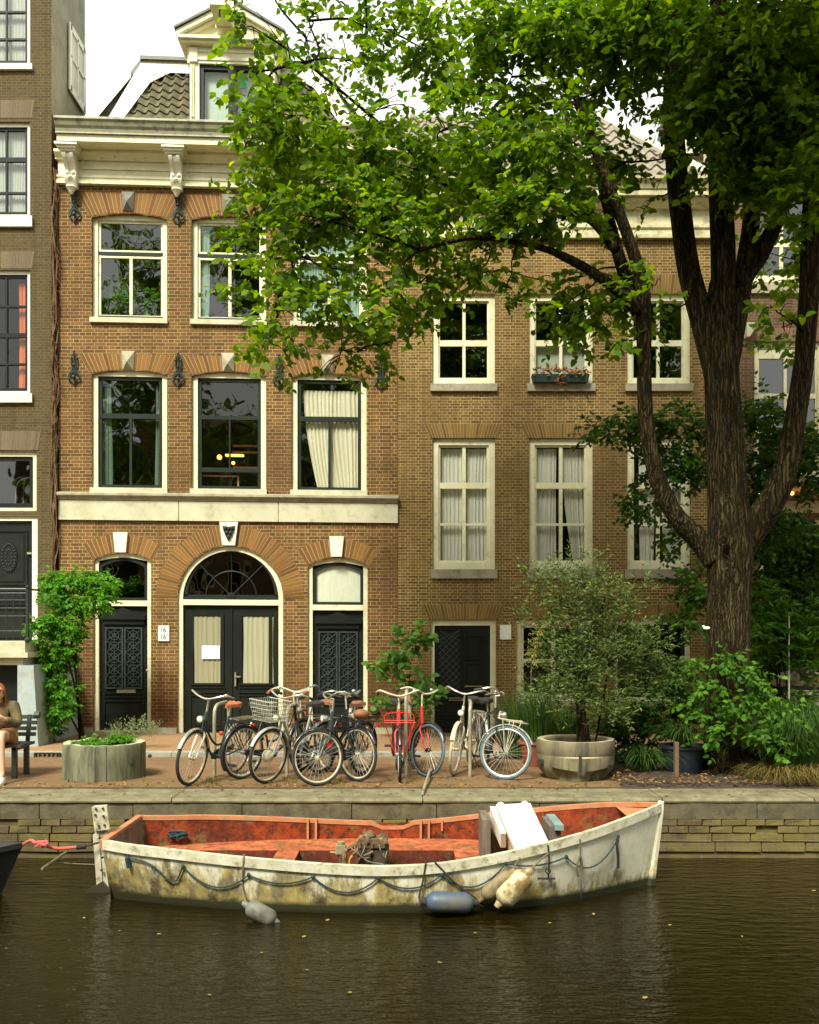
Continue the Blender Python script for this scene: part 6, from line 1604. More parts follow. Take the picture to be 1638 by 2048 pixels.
shrub('planter_herbs','low green herbs filling the stained concrete planter','plants',c1_+Vector((0,0,.40)),lb,M['leaf_bright'],.045,seed=14,stem_r=.004,twig=.06,per=6,simple=True)
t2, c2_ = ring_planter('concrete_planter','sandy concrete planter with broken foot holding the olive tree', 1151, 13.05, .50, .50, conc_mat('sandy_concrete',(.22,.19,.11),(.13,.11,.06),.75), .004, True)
sl_ = MB()
for px, w_ in ((1089,.11),(1219,.09)):
    x = fx(px,12.7); dv = x-c2_.x; yy = c2_.y-math.sqrt(max(0,.5**2-dv*dv)); sl_.box(x-w_/2,x+w_/2,yy-.02,yy+.06,.20,.25)
sl_.box(fx(1160,12.55)-.016,fx(1160,12.55)+.016,c2_.y-.53,c2_.y-.40,.14,.34); sl_.build('slot', M['ink'], t2)
ob = Vector((fx(1165,13.05),13.05,.45))
ot = thing('olive_tree','bushy grey-green olive tree growing in the sandy concrete planter','tree',tuple(ob))
q = MB(); bark_tube(q,[ob+Vector((0,0,-.1)),ob+Vector((.01,0,.15)),ob+Vector((-.02,0,.45)),ob+Vector((.02,0,.8)),ob+Vector((.06,0,1.2))],[.11,.075,.06,.045,.03],16,6,.012,8)
for a,b_ in (((-.02,0,.40),(-.5,.1,1.3)),((.0,0,.5),(.55,-.1,1.2)),((.0,0,.6),(-.2,.1,1.9)),((.03,0,.8),(.3,0,1.9))):
    q.tube(catmull([ob+Vector(a),ob+Vector(a).lerp(Vector(b_),.5)+Vector((0,0,.1)),ob+Vector(b_)],5),lerp_list([.035,.022,.008],11),7)
q.build('trunk', M['bark'], ot, smooth=True, angle=180)
ol = [(1130,1180,70,40,260),(1080,1150,45,30,90),(1190,1170,55,40,200),(1230,1230,65,45,330),(1160,1250,75,50,420),(1090,1230,55,40,160),(1110,1310,55,45,300),(1180,1300,70,60,620),(1250,1300,65,45,400),(1310,1290,45,35,130),(1080,1380,40,35,140),(1150,1390,55,35,240),(1220,1380,60,40,320),(1290,1360,55,40,300),(1340,1330,30,25,60),(1290,1175,30,20,40),(1150,1130,35,25,40),(1220,1430,50,25,130),(1190,1140,25,30,50),(1150,1350,60,50,300)]
leaf_obj('crown', M['leaf_olive'], ot, [B(a,b_,13.0+rk.uniform(-.3,.3),c,d,.33,int(n_*3.8)) for a,b_,c,d,n_ in ol], .068, .26, .22, 11, -.25, 15, up=.3, spread=.8, simple=True)
MB().tube([ob+Vector((.15,-.05,-.05)),P(1215,1350,12.9)],.014,6).solo('leaning_stake', M['bark_thin'], 'thin dark stake leaning in the olive tree planter', 'stake', origin=tuple(ob+Vector((.15,-.05,-.05))))
# red pot, tall grass, plume, dark shrubs
def pot(name, label, c, r0, r1, h, mat, soil=True):
    t = thing(name, label, 'pot', tuple(c)); MB().lathe([(r0,0),(r1,h*.88),(r1+.02,h*.9),(r1+.02,h),(r1-.02,h),(r1-.03,h*.85)],tuple(c),28,'z',False).build('pot_wall', mat, t, smooth=True)
    MB().lathe([(.001,h*.86),(r1-.02,h*.86)],tuple(c),20,'z',False).build('potting_soil', M['soil'], t); return t
pot('plant_pot','terracotta-red plant pot beside the olive planter',Vector((fx(1072,14.2),14.2,0)),.17,.24,.34,pm('red_terracotta',(.30,.075,.04),(.22,.06,.035),5,.7))
pot('plant_pot','dark navy pot of arching grass left of the trunk',Vector((fx(1368,13.2),13.2,.04)),.22,.30,.36,pm('navy_glaze',(.022,.028,.045),(.014,.017,.028),5,.35))
def grass_clump(label, px, Y, z, n, h, sp, w, seed, mat, arch_=.5, br=.1, name='grass_clump'):
    c = Vector((fx(px,Y),Y,z)); mb = blades(MB(), c, n, h, sp, w, seed, arch_, 6, br)
    return mb.solo(name, mat, label, 'grass', origin=tuple(c))
grass_clump('arching dark green grass in the navy pot',1368,13.2,.34,190,.75,.62,.016,1,M['grass_g'],.75)
grass_clump('fountain of arching grass left of the wooden post',1290,13.3,.05,200,.75,.60,.016,2,M['grass_g'],.8,.12)
grass_clump('tall upright reed grass in the red pot',1075,14.2,.3,260,1.15,.42,.012,3,M['grass_g'],.25,.18)
grass_clump('tall reed grass left of the red pot against the tan wall',1035,15.0,.05,340,1.25,.40,.012,4,M['grass_g'],.25,.28)
grass_clump('tall reed grass behind the olive planter',1135,14.9,.05,320,1.1,.45,.012,5,M['grass_g'],.3,.3)
grass_clump('big shaggy green grass tussock at the right edge',1585,12.85,.05,900,1.55,.8,.014,6,M['grass_g'],.6,.35)
grass_clump('green grass tussock cut by the right edge',1655,13.3,.05,500,1.6,.8,.014,7,M['grass_g'],.55,.35)
grass_clump('dry straw skirt at the foot of the right tussock',1560,12.45,.04,420,.55,.42,.010,8,M['grass_dry'],.8,.4)
grass_clump('dry straw tuft on the coping edge at far right',1625,12.4,.04,300,.6,.4,.010,9,M['grass_dry'],.8,.35)
grass_clump('short yellow grass tuft at the foot of the tan house door',1000,17.0,.05,160,.35,.4,.015,10,M['grass_dry'],.5,.45)
pc = Vector((fx(1066,15.0),15.0,.3)); pm_ = thing('pampas_plume','tall yellow pampas plume in front of the tan house window','grass',tuple(pc))
MB().tube(catmull([pc,P(1062,1400,15.0),P(1063,1322,15.0)],5),.008,5).build('stalk', M['grass_dry'], pm_)
leaf_obj('plume', leaf_mat('straw_plume',[(.62,.45,.10),(.55,.42,.16),(.66,.52,.2)],.3), pm_, [B(1066,1305,15.0,6,22,.05,160),B(1073,1275,15.0,6,22,.05,160),B(1079,1254,15.0,4,12,.03,60)], .05, .15, .08, 10, .3, 5, simple=True)
shrub('dark_shrub','dark green shrub filling the gap between olive tree and trunk','shrub',Vector((fx(1270,14.3),14.3,0)),[B(a,b_,14.3,c,d,.35,n_) for a,b_,c,d,n_ in ((1250,1440,50,45,380),(1320,1430,55,50,420),(1380,1400,45,50,360),(1280,1500,50,35,260),(1350,1350,40,40,220),(1230,1500,40,40,220))],M['leaf_shade'],.075,seed=18,twig=.2,per=8)
shrub('dark_shrub','dark feathery hedge plant behind the concrete planter','shrub',Vector((fx(1105,15.0),15.0,0)),[B(a,b_,14.9,c,d,.3,n_) for a,b_,c,d,n_ in ((1060,1450,50,30,300),(1110,1440,50,35,320),(1160,1440,40,30,200))],M['leaf_shade'],.07,aspect=.2,seed=19,twig=.2,per=8,simple=True)
shrub('trailing_vine','bright-leaved vine hanging round the foot of the big trunk','vine',Vector((fx(1470,12.75),12.75,.05)),
 [B(a,b_,Y,c,d,.16,n_) for a,b_,c,d,n_,Y in ((1420,1325,38,14,70,12.85),(1470,1318,38,16,80,12.8),(1510,1345,30,26,80,12.7),(1420,1375,45,30,110,12.75),(1480,1400,40,30,120,12.6),(1530,1400,38,35,130,12.6),(1440,1440,45,30,110,12.6),(1510,1460,40,30,130,12.55),(1550,1470,30,26,80,12.55),(1560,1505,22,16,50,12.5),(1395,1420,30,35,80,12.8),(1575,1440,20,20,40,12.5),(1405,1480,30,20,50,12.8))],
 M['leaf_mid'],.088,seed=20,dens=1.3,twig=.2,per=7,droop=.5,stem_r=.008)
MB().box(fx(1349,12.6),fx(1357,12.6),12.58,12.64,0,zz_(1484,12.6)).solo('wooden_post', pm('brown_post',(.15,.095,.05),(.10,.065,.035),8,.85,stretch=(5,5,1)), 'short brown wooden post in the soil left of the tree', 'post', origin=(fx(1353,12.6),12.6,0))
MB().tube([P(1445,1548,12.55),P(1462,1440,12.5)],.013,6).solo('leaning_stick', M['bark_thin'], 'thin bent stick leaning against the base of the trunk', 'stick', origin=tuple(P(1445,1548,12.55)))
# vine on the dark house corner
vb = Vector((fx(165,16.6),16.6,0))
shrub('wisteria','bright green wisteria with hanging lobes between the two left houses','climber',vb,
 [B(a,b_,Y,c,d,.25,n_) for a,b_,c,d,n_,Y in ((115,1160,32,20,330,16.7),(165,1158,40,20,400,16.7),(205,1165,30,22,260,16.6),(110,1195,30,22,280,16.6),(160,1205,45,28,440,16.6),(200,1200,25,22,200,16.5),(232,1160,10,6,30,16.5),(80,1250,26,18,240,16.4),(115,1245,38,26,420,16.5),(150,1255,25,28,250,16.5),(95,1285,28,18,200,16.5),(110,1320,32,35,340,16.6),(130,1300,25,30,240,16.6),(110,1370,26,36,300,16.6),(105,1420,24,32,220,16.6),(100,1455,18,22,110,16.6),(130,1415,22,26,220,16.5),(135,1380,18,20,120,16.5))],
 leaf_mat('wisteria_leaf',[(.05,.17,.012),(.085,.25,.018),(.12,.32,.02),(.04,.13,.01)],.4),.07,dens=2.6,aspect=.42,seed=22,twig=.16,per=9,droop=.5,stem_r=.022)
shrub('lavender_bush','pale silvery lavender along the wall behind the stained planter','shrub',Vector((fx(265,15.8),15.8,.03)),[B(a,b_,15.8,c,d,.2,n_) for a,b_,c,d,n_ in ((245,1462,22,16,160),(275,1458,22,18,170),(300,1465,20,14,120),(225,1468,16,12,80))],M['lavender'],.05,dens=2,aspect=.2,seed=23,stem_r=.004,twig=.15,per=9,droop=-.9,simple=True)
grass_clump('tall loose grasses behind the tussock at the right edge',1605,14.3,.03,700,1.55,.7,.014,11,M['grass_g'],.45,.5)
# dead creeper in the gap
dc = thing('dead_creeper','brown leafless creeper stems climbing the gap between the left houses','climber',(fx(110),18.2,0))
q = MB(); rk = random.Random(17)
for k in range(9):
    x = fx(104+rk.uniform(0,12)); pts = []; z = rk.uniform(0,1.5); zt_ = rk.uniform(8.5,10.3)
    while z < zt_: pts.append((x+rk.uniform(-.05,.05), 18.02+rk.uniform(-.06,.1), z)); z += .45
    q.tube(catmull(pts,3), rk.uniform(.008,.022), 5)
for k in range(70):
    z = rk.uniform(4.5,10.2); x = fx(108+rk.uniform(-6,8)); e = [(x,18.0,z)]
    for j in range(4): x += rk.uniform(-.07,.09); z -= rk.uniform(-.04,.15); e.append((x,17.97+rk.uniform(-.04,.04),z))
    q.tube(catmull(e,2),.004,4)
q.build('stem', pm('dead_brown_stem',(.16,.085,.035),(.09,.05,.022),9,.9), dc)
# large-leaved plant against the wall
gb = Vector((fx(815,17.4),17.4,.05))
gt = shrub('fig_plant','loose plant with big soft leaves against the wall where the two houses meet','shrub',gb,
 [B(a,b_,17.3,c,d,.15,n_) for a,b_,c,d,n_ in ((828,1268,25,18,36),(820,1288,22,12,22),(850,1280,18,14,16),(778,1305,12,10,9),(795,1308,14,10,12),(745,1330,14,12,12),(765,1335,18,14,20),(800,1328,20,12,16),(852,1350,14,14,14),(858,1380,18,16,16),(785,1395,22,12,18),(840,1400,28,18,26),(770,1410,14,10,8),(875,1372,12,8,6),(820,1375,24,14,14),(845,1430,22,16,14))],
 M['leaf_grape'],.14,dens=1.6,aspect=.85,seed=25,twig=.2,per=4,droop=.3,stem_r=.012)
# flowers in the box
leaf_obj('flowers', M['flower_red'], fb, [(fx(a),FAC-.12,fz(b_),.13,.06,.07,60) for a,b_ in ((1080,748),(1100,746),(1118,745),(1135,748),(1155,747),(1165,745),(1110,756),(1125,762))], .055, .6, .08, 6, .1, 6)
# reed-like house plants in the top-left window
hp = shrub('house_plant','spiky palm-like house plants behind the glass of the top left window of the orange house','house plant',Vector((fx(225),FAC+.5,fz(640)-.3)),[(fx(225),FAC+.42,fz(600),.25,.1,.22,120),(fx(222),FAC+.42,fz(580),.2,.1,.2,60)],M['leaf_bright'],.35,aspect=.09,seed=26,twig=.1,per=10,droop=-.3,stem_r=.01,simple=True)
hp2 = shrub('house_plant','broad-leaved house plant behind the right pane of the top left window','house plant',Vector((fx(305),FAC+.5,fz(640)-.3)),[(fx(300),FAC+.4,fz(590),.16,.08,.35,60)],M['leaf_bright'],.16,aspect=.6,seed=27,twig=.1,per=5,stem_r=.01)

# ================================================================== what the windows mirror: the other bank
for i,(x,y) in enumerate(((-13.0,-9.5),(-6.0,-10.5),(1.5,-9.5),(10,-10))):
    t = thing('canal_tree', ['tree across the canal, leftmost of the bank behind the viewpoint','tree across the canal, second from left on the bank behind the viewpoint','tree across the canal, third from left on the bank behind the viewpoint','tree across the canal, rightmost of the bank behind the viewpoint'][i], 'tree', (x,y,0), group='trees on the near bank')
    q = MB(); bark_tube(q,[(x,y,0),(x,y,3),(x+.2,y,6),(x,y,10)],[.4,.3,.25,.12],14,4,.01); q.build('trunk', M['bark'], t, smooth=True)
    leaf_obj('crown', M['leaf_tree'], t, [(x+rk.uniform(-3.2,3.2),y+rk.uniform(-2.2,2.2),rk.uniform(7,20.5),1.7,1.6,1.3,300) for _ in range(34)], .30, .65, .7, 8, .3, 40+i, simple=True)
for i,x in enumerate((-21,-14.5,-8,-1.5,5,11.5,18)):
    mt = M[('brick_dark','brick_tan','brick_main','brick_red')[i%4]]; h = (11.5,12.8,11,13.2,12,11.2,12.5)[i]
    t = thing('row_house', ['first','second','third','fourth','fifth','sixth','seventh'][i]+' house from the left of the row on the near bank', 'house', (x,-17,0), group='houses on the near bank')
    hs = []
    for r_ in range(4):
        for c_ in range(3): hs.append(rect(x+.8+c_*1.9,x+1.9+c_*1.9,1+r_*2.7,2.9+r_*2.7))
    q = MB(); wall_mesh(q, rect(x,x+6.48,-.05,h), hs, -17, .15)
    q.v = [(v[0],-17-(v[1]+17),v[2]) for v in q.v]; q.f = [f[::-1] for f in q.f]; q.build('wall', mt, t)
    q = MB(); q.box(x+.02,x+6.46,-20,-17.3,-.05,h-.02); q.build('interior', M['room'], t)
    for hh in hs:
        q = MB(); q.ring(hh, rect(hh[0][0]+.1,hh[1][0]-.1,hh[0][1]+.1,hh[2][1]-.1), -17.14,-17.05); q.box((hh[0][0]+hh[1][0])/2-.03,(hh[0][0]+hh[1][0])/2+.03,-17.13,-17.06,hh[0][1],hh[2][1]); q.build('window', M['cream'], t)
    q = MB(); q.box(x,x+6.48,-17.4,-16.6,h,h+.35); q.build('cornice', M['cream'], t)
# ================================================================== bicycles and racks
def simple(name, c, rough=.4, metal=0): return pm(name, c, tuple(x*.7 for x in c), 14, rough, metal, bmp=.05)
MT = dict(black=simple('black_frame_paint',(.018,.018,.018),.3), tyre=simple('black_rubber',(.025,.024,.022),.8), tyre_cream=simple('cream_rubber',(.50,.45,.30),.7), tyre_blue=simple('blue_grey_rubber',(.10,.15,.17),.7),
  chrome=simple('dull_chrome',(.62,.60,.50),.28,.8), alu=simple('bright_aluminium',(.72,.71,.62),.35,.5), silver=simple('silver_frame_paint',(.42,.44,.40),.35,.3), red=simple('red_frame_paint',(.55,.035,.02),.35),
  cream=simple('cream_frame_paint',(.58,.53,.36),.5), green=simple('dark_green_frame',(.03,.055,.045),.3), brown=simple('brown_leather',(.28,.12,.05),.6), rustsad=simple('rust_brown_saddle',(.42,.13,.04),.6),
  darksad=simple('black_saddle',(.03,.028,.026),.55), lamp=simple('lamp_glass',(.75,.72,.6),.15), yellowish=simple('mustard_frame_paint',(.28,.20,.06),.45), basket=simple('pale_wire',(.50,.50,.38),.5,.2), grip=simple('pale_grip',(.5,.47,.36),.7), bluegrey=simple('blue_grey_paint',(.25,.30,.29),.4,.2))
WR = .345
def bicycle(label, mats, heading, steer=0.0, lean=0.0, front=None, rear=None, ladies=True, rack=True, fcarrier=False, basket=False, fgfull=True, kick=True, rust=False, bag=None, drum=False, lampf=True, rackm=None):
    """mats: frame, tyre, rim, bar, saddle, guard"""
    fm, ty, rim, bar, sad, gd = [MT[k] for k in mats]
    h = heading; c, s = math.cos(h), math.sin(h)
    if front is not None:  loc = Vector((front[0]-c*1.10, front[1]-s*1.10, 0))
    else: loc = Vector((rear[0], rear[1], 0))
    t = thing('bicycle', label, 'bicycle', tuple(loc), local=True, rot=(lean, 0, h), group='bicycles parked along the quay')
    def wheel(cx, Mx=None):
        q = MB(); q.M = Mx
        q.torus((cx,0,WR), .303, .0135, 'y', 52, 8); q.lathe([(.016,-.045),(.016,-.02),(.03,-.02),(.03,-.016),(.018,-.014),(.018,.014),(.03,.016),(.03,.02),(.016,.02),(.016,.045)] if not drum or Mx is None else [(.02,-.05),(.075,-.04),(.08,0),(.07,.035),(.02,.05)], (cx,0,WR), 14, 'y')
        w = q.build('wheel', rim, t, smooth=True)
        q = MB(); q.M = Mx; q.torus((cx,0,WR), .325, .0205, 'y', 56, 8); q.build('tyre', ty, w, smooth=True, angle=180)
        q = MB(); q.M = Mx
        for k in range(28):
            a = 2*PI*k/28; a2 = a+(.28 if k%2 else -.28); y = .02 if k%4 < 2 else -.02
            q.tube([(cx+.028*math.cos(a2),y,WR+.028*math.sin(a2)),(cx+.297*math.cos(a),0,WR+.297*math.sin(a))], .0017, 3, cap=False)
        q.build('spokes', MT['alu'], w)
    # steering
    P0 = Vector((.93,0,.66)); ax = Vector((-.05,0,.24)).normalized()
    MS = Matrix.Translation(P0) @ Matrix.Rotation(steer, 4, ax) @ Matrix.Translation(-P0)
    wheel(0); wheel(1.10, MS)
    BBk = Vector((.46,0,.285)); ST = Vector((.315,0,.80)); HT = Vector((.882,0,.90)); HB_ = Vector((.93,0,.66))
    q = MB(); r = .0155
    q.tube([HB_,HT], .02, 8); q.tube([BBk,ST], r, 8)
    if ladies:
        q.tube(catmull([HB_,Vector((.83,0,.50)),Vector((.66,0,.34)),BBk],5), r*1.1, 8)
        q.tube(catmull([HT+Vector((.01,0,-.05)),Vector((.78,0,.62)),Vector((.58,0,.46)),BBk.lerp(ST,.32)],5), r, 8)
    else:
        q.tube([HB_,BBk], r*1.1, 8); q.tube([HT+Vector((.008,0,-.04)),ST+Vector((0,0,-.03))], r, 8)
    for y in (-.055,.055):
        q.tube([BBk,(.30,y*.8,.30),(0,y,WR)], .009, 6); q.tube([ST+Vector((0,0,-.04)),(.22,y*.8,.62),(0,y,WR)], .008, 6)
    q.lathe([(.025,-.035),(.025,.035)], tuple(BBk), 10, 'y'); q.build('frame', fm, t, smooth=True)
    q = MB(); q.M = MS
    q.tube([HB_+Vector((0,0,.0)),HB_+Vector((.008,0,-.03))],.022,8)
    for y in (-.05,.05): q.tube(catmull([HB_+Vector((.006,y*.3,-.01)),HB_+Vector((.025,y,-.06)),(1.02,y,.50),(1.06,y,.40),(1.10,y,WR)],4), lerp_list([.014,.013,.009],17), 6)
    q.build('fork', fm if fgfull else MT['alu'], t, smooth=True)
    q = MB(); q.M = MS
    q.tube([HT+Vector((.004,0,-.03)),HT+Vector((-.02,0,.15))], .0125, 8); q.tube([HT+Vector((-.02,0,.15)),HT+Vector((.05,0,.17))], .014, 8)
    hz = 1.075; pts = [(.66,.27,hz+.0),(.76,.285,hz+.03),(.88,.24,hz+.06),(.935,.12,hz+.02),(.935,.03,hz-.005),(.935,-.03,hz-.005),(.935,-.12,hz+.02),(.88,-.24,hz+.06),(.76,-.285,hz+.03),(.66,-.27,hz)]
    q.tube(catmull(pts,5), .0125, 8)
    hbp = q.build('handlebar', bar, t, smooth=True)
    for y in (-1,1):
        q = MB(); q.M = MS; q.tube([(.64,y*.268,hz-.005),(.76,y*.285,hz+.03)], .018, 8); q.build('grip', MT['darksad'] if not rust else MT['rustsad'], hbp, smooth=True)
    q = MB(); q.M = MS; q.sphere((.80,.20,hz+.055),.03,10,6,(1,1,.7)); q.tube([(.80,.255,hz+.045),(.86,.16,hz+.03)],.006,5); q.build('bell', MT['chrome'], hbp, smooth=True)
    if lampf:
        q = MB(); q.M = MS; q.lathe([(.02,-.05),(.04,-.02),(.045,.02),(.042,.03)],(1.0,0,.82),14,'x'); l = q.build('headlight', MT['chrome'], t, smooth=True)
        q = MB(); q.M = MS; q.lathe([(.038,.031),(.025,.038),(.001,.041)],(1.0,0,.82),14,'x'); q.build('lens', MT['lamp'], l, smooth=True)
        q = MB(); q.M = MS; q.tube([(.91,0,.80),(.985,0,.82)],.008,5); q.build('lamp_bracket', MT['chrome'], t)
    q = MB(); q.tube([ST+Vector((.005,0,-.02)),(.285,0,.93)],.0125,8); q.build('seat_post', MT['chrome'], t)
    q = MB(); vs = []; fs = []
    prof = [(.12,.02,.965),(.13,.075,.985),(.19,.10,.99),(.27,.075,.975),(.34,.035,.97),(.40,.022,.97),(.42,.012,.96)]
    for (x,w_,z_) in prof: vs += [(x,-w_,z_-.05),(x,-w_*.95,z_-.01),(x,0,z_+.006),(x,w_*.95,z_-.01),(x,w_,z_-.05)]
    for i in range(len(prof)-1):
        for j in range(4): fs.append((i*5+j,(i+1)*5+j,(i+1)*5+j+1,i*5+j+1)[::-1])
    fs += [(0,1,2,3,4),tuple(len(vs)-5+k for k in (4,3,2,1,0))]
    q.add(vs,fs); so_ = q.build('saddle', sad, t, smooth=True)
    q = MB()
    for y in (-.05,.05): q.torus((.16,y,.925),.022,.006,'x',8,5)
    q.tube([(.16,-.05,.93),(.36,-.02,.945)],.005,5).tube([(.16,.05,.93),(.36,.02,.945)],.005,5); q.build('saddle_spring', MT['chrome'], so_)
    def guard(cx, a0, a1, Mx=None):
        q = MB(); q.M = Mx; vs = []; fs = []; n = 26
        for i in range(n+1):
            a = R(a0+(a1-a0)*i/n)
            for (y,dr) in ((-.028,-.006),(-.018,.006),(0,.010),(.018,.006),(.028,-.006)): vs.append((cx+(.362+dr)*math.cos(a), y, WR+(.362+dr)*math.sin(a)))
        for i in range(n):
            for j in range(4): fs.append((i*5+j,i*5+j+1,(i+1)*5+j+1,(i+1)*5+j))
        q.add(vs,fs)
        for y in (-.045,.045): q.tube([(cx,y,WR),(cx+.362*math.cos(R((a0+a1)/2+55)),y*.6,WR+.362*math.sin(R((a0+a1)/2+55)))],.003,4)
        q.build('mudguard', gd, t, smooth=True, angle=60)
    guard(0, 20, 215); guard(1.10, 25, 185, MS)
    q = MB(); q.prism([(.50,.33),(.44,.36),(.1,.375),(.0,.39),(-.04,.345),(.0,.305),(.1,.31),(.44,.235),(.52,.25),(.545,.30)], -.075,-.052); q.build('chain_case', MT['black'] if mats[0]!='cream' else fm, t)
    ca = R(35+hash(label)%7*20 if False else 40)
    for sd, a in ((-1,ca),(1,ca+PI)):
        e = BBk+Vector((.17*math.cos(a),sd*.09,.17*math.sin(a)))
        q = MB(); q.tube([BBk+Vector((0,sd*.08,0)),e],.009,6); cr_ = q.build('crank', MT['chrome'], t)
        q = MB(); q.box(e.x-.045,e.x+.045,min(e.y,e.y+sd*.09),max(e.y,e.y+sd*.09),e.z-.012,e.z+.012); q.build('pedal', MT['tyre'], cr_)
    def carrier(Mx, pts_frame, stay_to, nm, m_):
        q = MB(); q.M = Mx; (x0,x1,w_,z_) = pts_frame
        q.tube([(x0,-w_,z_),(x1,-w_,z_),(x1,w_,z_),(x0,w_,z_)], .007, 6, closed=True)
        for k in range(3): y = w_*(-.5+.5*k); q.tube([(x0,y,z_),(x1,y,z_)],.005,5)
        for y in (-1,1): q.tube([((x0+x1)/2+.05,y*w_,z_),(stay_to,y*.055,WR)],.006,5); q.tube([(x0+(x1-x0)*.15 if x1>x0 else x0,y*w_,z_),(stay_to,y*.055,WR)],.006,5)
        return q.build(nm, m_, t, smooth=True)
    rm = MT[rackm] if rackm else gd
    if rack: carrier(None, (-.30,.16,.065,.745), 0, 'rear_rack', rm)
    if fcarrier:
        o = carrier(MS, (1.0,1.30,.19,.76), 1.10, 'front_carrier', rm if fcarrier is True else MT[fcarrier])
        q = MB(); q.M = MS; q.tube(catmull([(1.0,-.19,.76),(.99,-.17,.84),(.99,0,.86),(.99,.17,.84),(1.0,.19,.76)],4),.007,6); q.tube([(.93,0,.78),(1.0,0,.76)],.01,6); q.build('carrier_loop', rm if fcarrier is True else MT[fcarrier], t, smooth=True)
    if basket:
        q = MB(); q.M = MS; x0,x1,w0,w1,z0,z1 = .97,1.27,.14,.19,.80,1.05
        lv_ = []
        for u in (0,.2,.4,.6,.8,1.0):
            w_ = w0+(w1-w0)*u; z_ = z0+(z1-z0)*u; xa = x0-.01*u; xb = x1+.05*u; lp = [(xa,-w_,z_),(xb,-w_,z_),(xb,w_,z_),(xa,w_,z_)]; lv_.append(lp); q.tube(lp,.004 if u<1 else .007,5,closed=True)
        for e_ in range(4):
            a0_, b0_ = Vector(lv_[0][e_]),Vector(lv_[0][(e_+1)%4]); a1_, b1_ = Vector(lv_[-1][e_]),Vector(lv_[-1][(e_+1)%4])
            for k in range(10): u = k/10; q.tube([a0_.lerp(b0_,u),a1_.lerp(b1_,u)],.003,4)
        for k in range(8): y = -w0+2*w0*k/7; q.tube([(x0,y,z0),(x1,y,z0)],.003,4)
        q.build('wire_basket', MT['basket'], t)
    if kick: q = MB(); q.tube([(.38,.03,.28),(.22,.17,.012)],.009,6); q.build('kickstand', MT['chrome'], t)
    if bag:
        q = MB(); q.M = MS; q.sphere((0,0,0),.095,16,10,(.9,1.2,.7)); q.v = [tuple(MS@(Vector((1.15,0,.85))+(MS.inverted()@Vector(v) if False else Vector(v2)))) for v, v2 in zip(q.v, MB().sphere((0,0,0),.095,16,10,(.9,1.2,.7)).v)]
        q.build('saddle_bag', MT['brown'], t, smooth=True)
    q = MB(); q.lathe([(.02,-.03),(.028,-.02),(.028,.01)],(-.372,0,.62),10,'x'); q.build('rear_reflector', MT['red'], t)
    return t
def hd(dx, dy): return math.atan2(dy, dx)
W = lambda px, py: G(px, py)
bicycle('leftmost bicycle, dark frame with chrome bars, rust-brown saddle and cream rims', ('green','tyre','cream','chrome','rustsad','chrome'), hd(-.34,-.94), .0, -.13, front=W(378,1571), ladies=True, fgfull=False)
bicycle('black bicycle with brown-gripped cream bars, second from the left', ('black','tyre','alu','cream','darksad','black'), hd(.63,.78), .2, .06, rear=W(484,1558), ladies=True, rust=True)
bicycle('silver bicycle with a pale wire basket on its front', ('silver','tyre','cream','chrome','darksad','silver'), hd(-.52,-.85), -.05, -.12, front=W(532,1567), basket=True, drum=True)
bicycle('dark green bicycle with its front wheel turned broadside and a red tag', ('green','tyre','cream','chrome','brown','black'), hd(-.42,-.90), -.66, -.06, front=W(640,1572), ladies=False)
bicycle('black transport bicycle carrying a brown bag on its front carrier', ('black','tyre','cream','chrome','brown','black'), hd(.42,-.90), .40, .05, front=W(712,1563), fcarrier=True, bag=True)
bicycle('red bicycle seen head-on with a red front carrier', ('red','tyre','alu','cream','darksad','black'), hd(.04,-1), 0, .0, front=W(799,1563), fcarrier='red', lampf=False)
bicycle('red bicycle with a blue-grey front tyre, right of the head-on one', ('red','tyre_blue','black','cream','brown','black'), hd(.30,-.95), .35, -.04, front=W(849,1553), lampf=False)
bicycle('cream bicycle with cream tyres seen almost head-on', ('cream','tyre_cream','cream','chrome','darksad','cream'), hd(-.26,-.96), .0, -.10, front=W(907,1550), rust=True)
bicycle('black bicycle with broadside silver wheel and pale front carrier, rightmost', ('black','tyre_blue','alu','chrome','darksad','alu'), hd(.10,-.99), 1.15, .02, front=W(1000,1559), ladies=False, fcarrier='cream')
bicycle('mustard bicycle standing behind the basket bike and the green one', ('yellowish','tyre','black','bluegrey','darksad','black'), hd(.05,-1), .0, .05, front=W(600,1541))
if 0: bicycle('black bicycle behind the brown-bag one, only its bars and rear standing out', ('black','tyre','black','bluegrey','brown','black'), hd(.75,.66), .2, .05, rear=W(668,1543))
MB().hull8([P(650,1483,12.45),P(662,1477,12.45),P(662,1477,12.46),P(650,1483,12.46)],[P(654,1497,12.45),P(665,1491,12.45),P(665,1491,12.46),P(654,1497,12.46)]).solo('red_tag', MT['red'], 'small red and white tag tied to the fork of the green bicycle', 'tag', origin=tuple(P(657,1487,12.45)))
